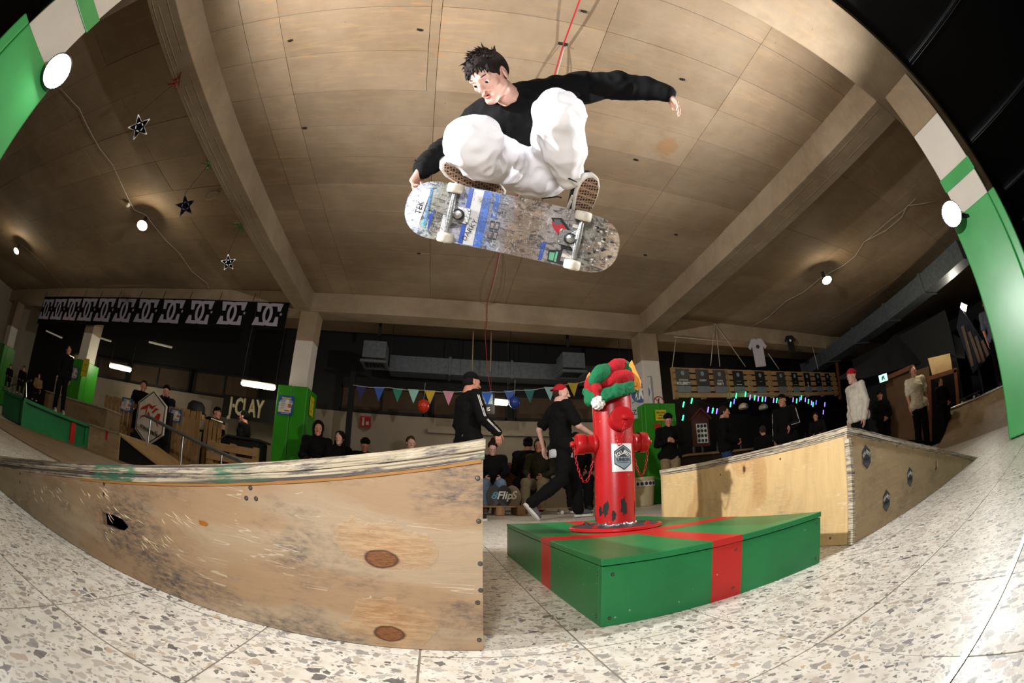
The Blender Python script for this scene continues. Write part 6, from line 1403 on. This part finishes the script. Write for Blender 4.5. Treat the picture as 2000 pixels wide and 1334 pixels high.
# ------------------------------------------------------------------ back wall furniture
def boxpx(name, label, cat, xa, ya, xb, yb, yp, dp, mtl, z0=None, bevel=.01):
    a, c_ = at(xa, ya, 1, yp), at(xb, yb, 1, yp); zlo = c_.z if z0 is None else z0
    b = MB(); b.box(((a.x+c_.x)/2, yp+dp/2, (a.z+zlo)/2), (abs(c_.x-a.x), dp, abs(a.z-zlo))); return tag(b.build(name, mtl, bevel=bevel), label, cat)
M['brown'] = cloth('sofa_brown', '4a2a1c', .3)
a, c_ = at(985, 893, 1, 7.4), at(1036, 985, 1, 7.4); sofa = thing('sofa', 'worn brown armchair between the seated girl and the camouflage sitter', 'sofa', ((a.x+c_.x)/2, 7.7, 0))
cx = (a.x+c_.x)/2; w = c_.x-a.x+.2
for nm, cc, dd in (('seat', (cx, 7.75, .3), (w, .7, .28)), ('backrest', (cx, 8.15, .55), (w, .2, .8)), ('armrest', (cx-w/2, 7.75, .4), (.16, .75, .5)), ('armrest', (cx+w/2, 7.75, .4), (.16, .75, .5))):
    b = MB(); b.box(cc, dd); b.build(nm, M['brown'], sofa, bevel=.05)
a, c_ = at(944, 990, 1, 6.2), at(1022, 1000, 1, 6.2)
t = thing('pallet', 'flat wooden pallet on the floor carrying skateboards', 'pallet', ((a.x+c_.x)/2, 6.4, 0)); x0, x1 = a.x-.1, c_.x
for k_ in range(4): b = MB(); b.box(((x0+x1)/2, 6.22+.16*k_, .135), (x1-x0, .11, .022)); b.build('slat', M['wood'], t)
for q in (.05, .5, .95): b = MB(); b.box((x0+(x1-x0)*q, 6.45, .065), (.12, .6, .115)); b.build('block', M['wood'], t)
for i, (px, col, tx, lab) in enumerate(((964, '3a3c40', '8', 'grey deck with pale blue loop standing on the flat pallet'), (985, '202024', 'Flip', 'black deck with white script standing on the flat pallet'), (1003, '7a6a54', 'S', 'wooden skateboard leaning beside the black deck'))):
    p = at(px, 975, 1, 6.35); t = thing('skateboard', lab, 'skateboard', (p.x, 6.35, .15)); m4 = frame_m((p.x, 6.35, .30), (1, 0, .15*(i-1)), (0, .25, 1)); o = [(x*.1*1, y) for x, y in ngon(20, 1.15, .17)]
    panel('deck', m4, o, .012, mat('deck_'+col, col, .5), t, bevel=.002); text_mesh('lettering', tx, .17, M['inkw'] if i else mat('loop_blue', '5fa0b8', .5), t, m4 @ Matrix.Translation((0, 0, .003)), .001, .004, shear=.3)
def miniboard(label, c, yaw, col='2a2420', L=.75, tilt=0):
    t = thing('skateboard', label, 'skateboard', c, (0, tilt, math.radians(yaw))); LOCAL[0] = True
    b = MB(); n = 16; b.prism([(x*L/2, y*.1, .085) for x, y in [(math.copysign(abs(math.cos(a))**.4, math.cos(a)), math.copysign(abs(math.sin(a))**.7, math.sin(a))) for a in [2*math.pi*k/32 for k in range(32)]]], (0, 0, .012)); b.build('deck', mat('board_'+col, col, .6), t)
    for x in (-L*.3, L*.3):
        b = MB(); b.tube([(x, -.085, .03), (x, .085, .03)], .008, 6); b.box((x, 0, .06), (.06, .05, .05)); b.build('truck', M['steel'], t)
        for y in (-.085, .085): b = MB(); b.lathe([(0, -.016), (.027, -.014), (.027, .014), (0, .016)], (x, y, .028), (0, 1, 0), 14); b.build('wheel', M['wheel'], t)
    LOCAL[0] = False; return t
p = at(1063, 1000, 1, 6.3); miniboard('longboard under the red shoes behind the striding boy', (p.x, 6.3, 0), 3, '8a6a44', .85)
p = at(1283, 975, 1, 6.9); miniboard('skateboard lying by the cream bin', (4.25, 6.75, 0), 12, '2a2420')
bp = at(1262, 960, 1, 7.0); t = thing('bin', 'cream dustbin with a row of black hexagon stickers beside the bar side pad', 'bin', (bp.x, 7.1, 0))
b = MB(); b.lathe([(0, .0), (.17, .0), (.18, .01), (.215, .50), (.22, .5), (.22, .54), (.19, .545), (0, .56)], (bp.x, 7.1, 0), seg=28); b.build('body', mat('cream_plastic', 'c4b58e', .4, 0, .08), t, smooth=True)
for k_ in range(6):
    a = math.radians(-90-56+k_*22); rr = .213; m4 = frame_m((bp.x+math.cos(a)*rr, 7.1+math.sin(a)*rr, .42), (-math.sin(a), math.cos(a), 0), (0, 0, 1)); panel('sticker', m4, rect(.085, .10), .002, M['inkw'], t); panel('emblem', m4 @ Matrix.Translation((0, 0, .002)), ngon(6, .034, .038, math.pi/2), .002, M['ink'], t)
p = at(1246, 842, 1, 8.0); b = MB(); b.holed([(p.x-.2, 7.9, p.z+.1), (p.x+.2, 7.9, p.z+.1), (p.x+.16, 7.9, p.z-.1), (p.x-.16, 7.9, p.z-.1)], [[(p.x-.15, 7.9, p.z+.06), (p.x+.15, 7.9, p.z+.06), (p.x+.13, 7.9, p.z-.02), (p.x-.13, 7.9, p.z-.02)]], (0, .3, 0)); tag(b.build('crate', M['red']), 'red plastic crate behind the hydrant nozzle', 'crate')
# wall details: brown band of windows with posts, dark post, red sign, wall ledge
for i, (x0, x1) in enumerate(((-13, -9.6), (-9.4, -6.9), (-6.7, -4.6), (-2.4, -.4), (-.2, 1.5), (1.7, 3.9))):
    b = MB(); b.box(((x0+x1)/2, BY-.03, 2.36), (x1-x0, .06, .56)); w_ = struct(b.build('window_%d' % (i+1), M['wallb']))
    for cc, dd in (((x0, BY-.07, 2.36), (.06, .05, .62)), ((x1, BY-.07, 2.36), (.06, .05, .62)), (((x0+x1)/2, BY-.07, 2.64), (x1-x0, .05, .06)), (((x0+x1)/2, BY-.07, 2.08), (x1-x0, .05, .06)), (((x0+x1)/2, BY-.065, 2.36), (.05, .04, .56))):
        b = MB(); b.box(cc, dd); b.build('frame', M['black'], w_)
b = MB(); b.box((-2.0, 8.9, 1.5), (.12, .1, 3)); tag(b.build('steel_post', M['black'], bevel=.01), 'dark steel post before the back wall right of the green pad', 'post')
b = MB(); b.bar((-.3, BY-.12, 1.72), (3.6, BY-.12, 1.72), .12, .1); tag(b.build('wall_trunking', M['wall'], bevel=.01), 'horizontal trunking along the back wall behind the boy', 'trunking')
p = at(713, 823, 1, 9.4); t = thing('fire_sign', 'small red square fire sign on the back wall', 'sign', p); m4 = frame_m((p.x, 9.44, p.z), (1, 0, 0), (0, 0, 1)); panel('plate', m4, rect(.26, .26), .01, M['red'], t); panel('symbol', m4 @ Matrix.Translation((-.05, 0, .002)), rect(.05, .18), .001, M['inkw'], t); panel('symbol', m4 @ Matrix.Translation((.05, -.03, .002)), rect(.07, .08), .001, M['inkw'], t)
p = at(945, 787, 1, 7.9); t = thing('hanging_sign', 'small dark hanging sign behind the track jacket', 'sign', p); m4 = frame_m(p, (1, 0, 0), (0, 0, 1)); panel('board', m4, rect(.42, .42), .02, M['black'], t); panel('label_field', m4 @ Matrix.Translation((0, .08, .003)), rect(.34, .2), .002, M['inkb'], t); text_mesh('lettering', 'LEINS', .1, M['inkw'], t, m4 @ Matrix.Translation((0, -.12, .003)), .001, .001)
# record desk
a, c_ = at(430, 868, 1, 7.6), at(500, 868, 1, 7.6); t = thing('record_desk', 'black record desk behind the lying slats', 'desk', ((a.x+c_.x)/2, 7.8, 0)); b = MB(); b.box(((a.x+c_.x)/2-.1, 7.6, .45), (c_.x-a.x+.5, .5, .9)); b.build('desk_body', M['black'], t, bevel=.01); b = MB(); b.box(((a.x+c_.x)/2-.1, 7.6, .93), (c_.x-a.x+.6, .6, .04)); b.build('desk_top', M['dsteel'], t)
p = at(383, 800, 1, 7.4); b = MB(); b.lathe([(0, -.16), (.2, -.16), (.22, -.1), (.2, .08), (.12, .16), (0, .17)], p, seg=14); b.box(p+Vector((.2, -.02, -.1)), (.12, .12, .08)); tag(b.build('gear_bag', M['black'], smooth=True), 'rounded black bag on top of the right upright pallet', 'bag')
p = at(431, 826, 1, 7.0); t = thing('microphone_arm', 'chrome articulated arm above the record desk', 'stand', p); b = MB(); b.tube([at(413, 818, 1, 7.0), at(436, 826, 1, 7.0)], .022, 8); b.build('upper_arm', M['steel'], t); b = MB(); b.tube([at(444, 848, 1, 7.0), at(430, 857, 1, 7.0)], .014, 8); b.build('lower_arm', M['steel'], t)
# ------------------------------------------------------------------ bar area on the right
PY = 7.42; BAR = 8.4
xa, zt_ = xz(1312, 716, PY); _, zl_ = xz(1312, 778, PY); xb_, zb_ = xz(1632, 735, PY)
t = thing('pallet_wall', 'hanging wall of brown pallet boards carrying a row of dark posters', 'pallet wall', ((xa+xb_)/2, PY, zl_))
nrow = 5; hh = (zt_-zl_)/nrow
for i in range(nrow):
    for k_ in range(4):
        xx0 = xa+(xb_-xa)*k_/4; xx1 = xa+(xb_-xa)*(k_+1)/4; b = MB(); b.box(((xx0+xx1)/2, PY, zl_+hh*(i+.5)), (xx1-xx0-.02, .03, hh*.74)); b.build('plank', M['wood'], t, bevel=.003)
for k_ in range(9): b = MB(); b.box((xa+.06+(xb_-xa-.12)*k_/8, PY+.06, (zt_+zl_)/2), (.1, .08, zt_-zl_)); b.build('stringer', M['wood'], t)
cols = ['1a1b1e', '17181a', '3a3b3c', '17181b', '1c1d20', '3a3833', '1b1a16', '191a18', '16181c', '15171b']
words_ = [('OUTDOOR IM', 'ROLLBRETT'), ('ROLLBRETT', ''), ('DIE FETTE', 'PARTY'), ('— — —', '— —'), ('— —', ''), ('—', ''), ('—', '— —'), ('—', '2'), ('— —', ''), ('— —', '')]
pxr = [(1319, 1351), (1358, 1389), (1392, 1422), (1430, 1457), (1474, 1499), (1516, 1539), (1545, 1564), (1569, 1588), (1591, 1609), (1611, 1627)]
for i, ((x0, x1), w2) in enumerate(zip(pxr, words_)):
    a, c_ = at(x0, 722+i*1.2, 1, PY-.03), at(x1, 771+.5*i, 1, PY-.03); zt2, zb3 = zt_-.05, zl_+.12
    lab = ['first poster from the pillar, outdoor event', 'second poster from the pillar, mostly black', 'third poster, grey, reading PARTY', 'fourth poster, black with small lines', 'fifth poster, black with white arch emblem', 'sixth poster, sandy grey picture', 'seventh poster, dark with yellow figures', 'eighth poster, black with a large numeral', 'ninth poster, black with fine lines', 'tenth and last dark poster at the right end'][i]
    tt, m4 = poster(lab, ((a.x+c_.x)/2, PY-.03, (zt2+zb3)/2), c_.x-a.x, zt2-zb3, mtl=mat('posterb_'+cols[i], cols[i], .4), grp='posters on the pallet wall'); W_, H_ = c_.x-a.x, zt2-zb3
    panel('text_strip', m4 @ Matrix.Translation((0, -H_*.36, .002)), rect(W_, H_*.27), .001, mat('strip_grey', '6f737a', .5), tt)
    panel('emblem', m4 @ Matrix.Translation((0, H_*.32, .002)), ngon(6, H_*.1, H_*.11, math.pi/2), .001, M['inkb'], tt)
    text_mesh('lettering', w2[0], H_*.10, M['inkw'], tt, m4 @ Matrix.Translation((0, .02*H_, .003)), .0008, .001, sx=.7)
    if w2[1]: text_mesh('lettering', w2[1], H_*.16 if i != 7 else H_*.3, M['inkw'] if i not in (6,) else M['yel'], tt, m4 @ Matrix.Translation((0, -.12*H_, .003)), .0008, .003, sx=.8)
# ropes of the pallet wall
for i, (P, lab) in enumerate(((((1320, 660), (1313, 718)), 'rope at the left end of the pallet wall'), (((1395, 632), (1388, 714)), 'rope left of the tall triangle over the posters'), (((1396, 632), (1456, 716)), 'long slanting rope of the triangle over the posters'), (((1398, 640), (1406, 716)), 'short middle rope over the posters'), (((1500, 690), (1522, 722)), 'slanting rope right of the white T-shirt'), (((1587, 678), (1598, 722)), 'rope near the right end of the pallet wall'), (((1316, 658), (1467, 672)), 'long level line the shirts hang beside'))):
    cable(lab, [at(P[0][0], P[0][1], 1, 7.36), at(P[1][0], P[1][1], 1, 7.36)], rr=.009, name='rope')
def tshirt(label, px, py, yp, h, mtl, design):
    c = at(px, py, 1, yp); t = thing('tshirt', label, 'T-shirt', c); m4 = frame_m(c, (1, -.35, 0), (0, 0, 1)); w = h*.6
    o = [(-.1*w, .5*h), (-.35*w, .48*h), (-.62*w, .2*h), (-.48*w, .1*h), (-.36*w, .24*h), (-.34*w, -.5*h), (.34*w, -.5*h), (.36*w, .24*h), (.48*w, .1*h), (.62*w, .2*h), (.35*w, .48*h), (.1*w, .5*h), (0, .45*h)]
    panel('shirt', m4, o, .03, mtl, t, bevel=.012)
    for k_ in range(4): x = (-.24+.16*k_)*w; b = MB(); b.tube([m4 @ Vector((x, .05*h, .0)), m4 @ Vector((x*1.05, -.48*h, .004))], [.004, .012], 6); b.build('fold', mtl, t, smooth='all')
    panel('print', m4 @ Matrix.Translation((0, .2*h, .002)), ngon(6, .13*w), .003, design, t)
    b = MB(); b.tube([m4 @ Vector((-.3*w, .47*h, -.015)), m4 @ Vector((0, .58*h, -.015)), m4 @ Vector((.3*w, .47*h, -.015))], .008, 6); b.tube([m4 @ Vector((0, .58*h, -.015)), m4 @ Vector((0, .66*h, -.015))], .006, 6); b.build('hanger', M['wood'], t)
tshirt('white T-shirt with dark print hanging from the beam', 1482, 688, 7.2, .72, mat('tshirt_white', 'b9b2ba', .85, 0, .05), M['ink'])
tshirt('black T-shirt hanging right of the white one', 1545, 672, 7.2, .5, M['black'], M['inkw'])
# LED string lights
LEDC = {'green': '2fff8a', 'blue': '4a4aff', 'purple': '6a50ff'}
led_px = [(1335, 790, 'green'), (1351, 783, 'green'), (1383, 800, 'purple'), (1392, 802, 'green'), (1400, 803, 'purple'), (1334, 816, 'green'), (1427, 790, 'green'), (1434, 784, 'blue'), (1438, 773, 'green'), (1456, 770, 'green'), (1465, 776, 'purple'), (1474, 777, 'green'), (1481, 779, 'purple'), (1489, 780, 'green'), (1495, 780, 'purple'), (1511, 782, 'purple'), (1517, 782, 'green'), (1549, 781, 'purple'), (1556, 783, 'green'), (1562, 780, 'blue'), (1565, 777, 'green'), (1573, 781, 'purple'), (1579, 784, 'green'), (1585, 787, 'purple'), (1588, 790, 'green'), (1594, 786, 'blue'), (1608, 805, 'purple'), (1611, 790, 'purple')]
for i, (px, py, cn) in enumerate(led_px):
    c = at(px, py, 1, PY-.12); b = MB(); b.tube([c+Vector((-.02, 0, -.055)), c+Vector((.02, 0, .055))], .014, 6)
    o = b.build('icicle_light', mat('led_'+cn, LEDC[cn], .3, emit=(LEDC[cn], 5))); tag(o, cn+' icicle light hanging over the bar', 'string light', 'icicle lights over the bar')
cable('black wire carrying the icicle lights over the bar', [at(px, py-9, 1, PY-.12) for px, py, _ in led_px if px != 1334 and px != 1608], 'black', .005, 'light_wire')
# bar counter, shelf house, helmets, bottles
x0, _z = xz(1340, 880, BAR+.2); x1, _z = xz(1660, 850, BAR+.2)
t = thing('bar_counter', 'dark wooden bar counter behind the standing men', 'counter', ((x0+x1)/2, BAR+.3, 0)); b = MB(); b.box(((x0+x1)/2, BAR+.35, .5), (x1-x0, .5, 1.0)); b.build('front', mat('dark_bar_wood', '2e1c12', .7, 0, .3), t); b = MB(); b.box(((x0+x1)/2, BAR+.33, 1.03), (x1-x0+.1, .6, .05)); b.build('worktop', M['wood'], t)
c = at(1369, 840, 1, 8.5); t = thing('display_house', 'reddish wooden display house with a white sheet of round badges', 'display', (c.x, 8.5, c.z-.4)); m4 = frame_m(c, (1, 0, 0), (0, 0, 1))
panel('back_board', m4, [(-.26, -.4), (.26, -.4), (.26, .3), (0, .5), (-.26, .3)], .03, mat('red_brown_wood', '5a2a22', .6), t, bevel=.004)
b = MB(); b.bar(m4 @ Vector((-.32, .26, .02)), m4 @ Vector((0, .53, .02)), .12, .03, (0, 0, 1)); b.bar(m4 @ Vector((.32, .26, .02)), m4 @ Vector((0, .53, .02)), .12, .03, (0, 0, 1)); b.build('roof_board', MATS['red_brown_wood'], t, kind='stuff')
panel('sheet', m4 @ Matrix.Translation((.03, -.08, .003)), rect(.34, .48), .002, M['inkw'], t)
for i in range(3):
    for k_ in range(4): panel('badge', m4 @ Matrix.Translation((-.075+.105*i, .10-.12*k_, .005)), ngon(12, .042), .002, M['ink'], t)
for lab, px, py in (('white helmet with a blue mark hanging under the string lights', 1452, 795), ('plain white helmet hanging right of the marked one', 1491, 796)):
    c = at(px, py, 1, 8.4); t = thing('helmet', lab, 'helmet', c); blob('shell', [ell(c, (.13, .15, .11), k=.01), ell(c+Vector((0, 0, -.09)), (.12, .14, .09), k=.01, op=-1)], .012, mat('helmet_white', 'b8b2aa', .35), t)
    if px == 1452: b = MB(); b.lathe([(0, .0), (.03, 0), (.03, .004), (0, .005)], c+Vector((0, -.148, .0)), (0, -1, 0), 10); b.build('mark', mat('sign_blue', '1f3f86'), t)
r = random.Random(12)
for i in range(12):
    px = 1350+i*24+r.uniform(-5, 5); c = at(px, 868-i*2.0, 1, BAR+.25); x = c.x; z = 1.055; col = r.choice(['1c3a22', '3a2212', '5a5648', '22262c'])
    b = MB(); b.lathe([(0, 0), (.034, 0), (.036, .01), (.036, .15), (.014, .20), (.013, .26), (0, .26)], (x, BAR+.2+r.uniform(-.08, .08), z), seg=10)
    tag(b.build('bottle', mat('bottle_'+col, col, .15, 0, .1), smooth=True), {'1c3a22': 'green', '3a2212': 'brown', '5a5648': 'pale', '22262c': 'dark grey'}[col]+' glass bottle on the bar worktop', 'bottle', 'bottles on the bar')
# one warm point light in the bar area, no fixture modelled
light('bar_light', 'POINT', (6.8, 8.2, 2.6), 7, (1, .7, .45), .2)
# ------------------------------------------------------------------ right side: drapes, doorway, quarter pipe
M['drape'] = mat('dark_drape', '1a1a1e', .9, 0, .3, 4, .4, 9)
b = MB(); A_ = [at(1640, 735, 1, 6.0), at(1700, 700, 1, 5.4), at(1745, 655, 1, 5.0), at(1800, 625, 1, 4.4), at(1818, 612, 1, 4.2), at(1850, 645, 1, 3.4), at(1882, 665, 1, 2.9)]
B_ = [at(1640, 740, 1, 6.0), at(1690, 737, 1, 5.4), at(1740, 725, 1, 5.0), at(1770, 715, 1, 4.6), at(1810, 705, 1, 4.2), at(1850, 695, 1, 3.4), at(1885, 700, 1, 2.9)]
n = len(A_); b.v = [tuple(p) for p in A_]+[tuple(p) for p in B_]+[tuple(p+Vector((1.6, .6, .1))) for p in A_]; b.f = [(i, i+1, n+i+1, n+i) for i in range(n-1)]+[(i, 2*n+i, 2*n+i+1, i+1) for i in range(n-1)]; b.mi = [0]*len(b.f)
o = b.build('drape', M['drape']); sm_ = o.modifiers.new('s', 'SOLIDIFY'); sm_.thickness = .03; tag(o, 'dark tent-like drape peaked over the right side doorway', 'drape')
b = MB(); b.box((11.0, 4.95, 1.5), (.1, 3.6, 3.0)); struct(b.build('wall_right_inner', M['black']))
def vplank(name, label, cat, pxt, pyt, pxb, pyb, yp, w, mtl, axv=None):
    a, c_ = at(pxt, pyt, 1, yp), at(pxb, pyb, 1, yp); b = MB(); b.bar(a, c_, w, w*.6, (1, 0, 0)); return tag(b.build(name, mtl, bevel=.004), label, cat)
M['owood'] = mat('orange_wood', '6a3a1c', .6, 0, .3, 9)
X9 = 9.6
def atx(x, y): return at(x, y, 0, X9)
door = thing('door_frame', 'orange brown doorway with a pale lit panel over it', 'door frame', atx(1840, 850))
for (pa, pb) in (((1818, 738), (1870, 722)), ((1866, 722), (1874, 845)), ((1815, 735), (1817, 862))):
    b = MB(); b.bar(atx(*pa), atx(*pb), .09, .07, (1, 0, 0)); b.build('frame_board', M['owood'], door)
b = MB(); q = [atx(1812, 700), atx(1855, 690), atx(1860, 722), atx(1822, 738)]; b.prism(q, (.03, 0, 0)); b.build('lit_panel', mat('lit_plaster', 'c7a878', .8), door)
b = MB(); q = [atx(1722, 745), atx(1808, 715), atx(1815, 862), atx(1735, 860)]; b.prism([p+Vector((.2, 0, 0)) for p in q], (.03, 0, 0)); tag(b.build('board_partition', mat('brown_board', '5a3f26', .8, 0, .25, 3)), 'brown board partition behind the man in the pale T-shirt', 'partition')
b = MB(); b.bar(atx(1720, 742)+Vector((.1, 0, 0)), atx(1775, 718)+Vector((.1, 0, 0)), .1, .06, (1, 0, 0)); tag(b.build('lintel_board', M['owood']), 'reddish board under the escape sign', 'board')
vplank('timber_post', 'orange brown timber post at the right end of the poster wall', 'post', 1634, 705, 1641, 780, 7.6, .1, M['owood'])
light('doorway_fill', 'POINT', atx(1830, 715)+Vector((-.9, -.1, .5)), 14, (1, .85, .6), .1)  # added unseen point light to brighten the panel over the doorway
# quarter pipe: curved riding surface rising to a deck
qp = thing('quarter_pipe', 'large curved wooden quarter pipe rising at the right edge', 'ramp', (9.5, 1.8, 0))
DZ = DECKZ-.02; QX = 8.3; b = MB(); Rr_ = 2.6; th_m = math.acos(max(-1, 1-DZ/Rr_)); n = 16; top_ = []; 
for k_ in range(n+1):
    a = th_m*k_/n; top_.append((QX-1.2+0+Rr_*math.sin(a), Rr_*(1-math.cos(a))))
prof = top_+[(top_[-1][0], 0), (top_[0][0]+.3, 0)]
V_ = [(x, 0.2, z+.002) for x, z in top_]+[(x, 2.9, z+.002) for x, z in top_]; b.add(V_, [(i, i+1, n+1+i+1, n+1+i) for i in range(n)]); b.build('riding_surface', M['ramp'], qp, smooth='all')
b = MB(); b.prism([(x, 2.92, z) for x, z in top_]+[(top_[-1][0], 2.92, 0)], (0, -.02, 0)); b.build('side_panel', M['black'], qp)
b = MB(); b.box((top_[-1][0]+1.2, 1.55, DZ), (2.4, 2.7, .04)); b.build('deck', M['ramp'], qp)
b = MB(); b.tube([(top_[-1][0], .2, DZ+.02), (top_[-1][0], 2.9, DZ+.02)], .025, 10); b.build('coping', M['steel'], qp, smooth=True)
for i in range(4):
    pa, pb = [((1880, 637), (1900, 715)), ((1893, 648), (1914, 708)), ((1906, 657), (1922, 706)), ((1918, 665), (1930, 695))][i]
    b = MB(); b.bar(at(*pa, 0, 10.6), at(*pb, 0, 10.6), .09, .05, (1, 0, 0)); o = b.build('slat', mat('pale_slat', '6b5442', .7), qp)
b = MB(); b.prism([at(1875, 600, 0, 10.9), at(1935, 690, 0, 10.9), at(1900, 730, 0, 10.9), at(1868, 640, 0, 10.9)], (.03, 0, 0)); tag(b.build('blue_tarp', mat('blue_tarp', '10182e', .7)), 'dark blue tarp beside the floodlight', 'tarp')
miniboard('skateboard tipped at the edge of the quarter pipe deck', (top_[-1][0]+.15, 2.4, DZ+.03), 60, '33404e')
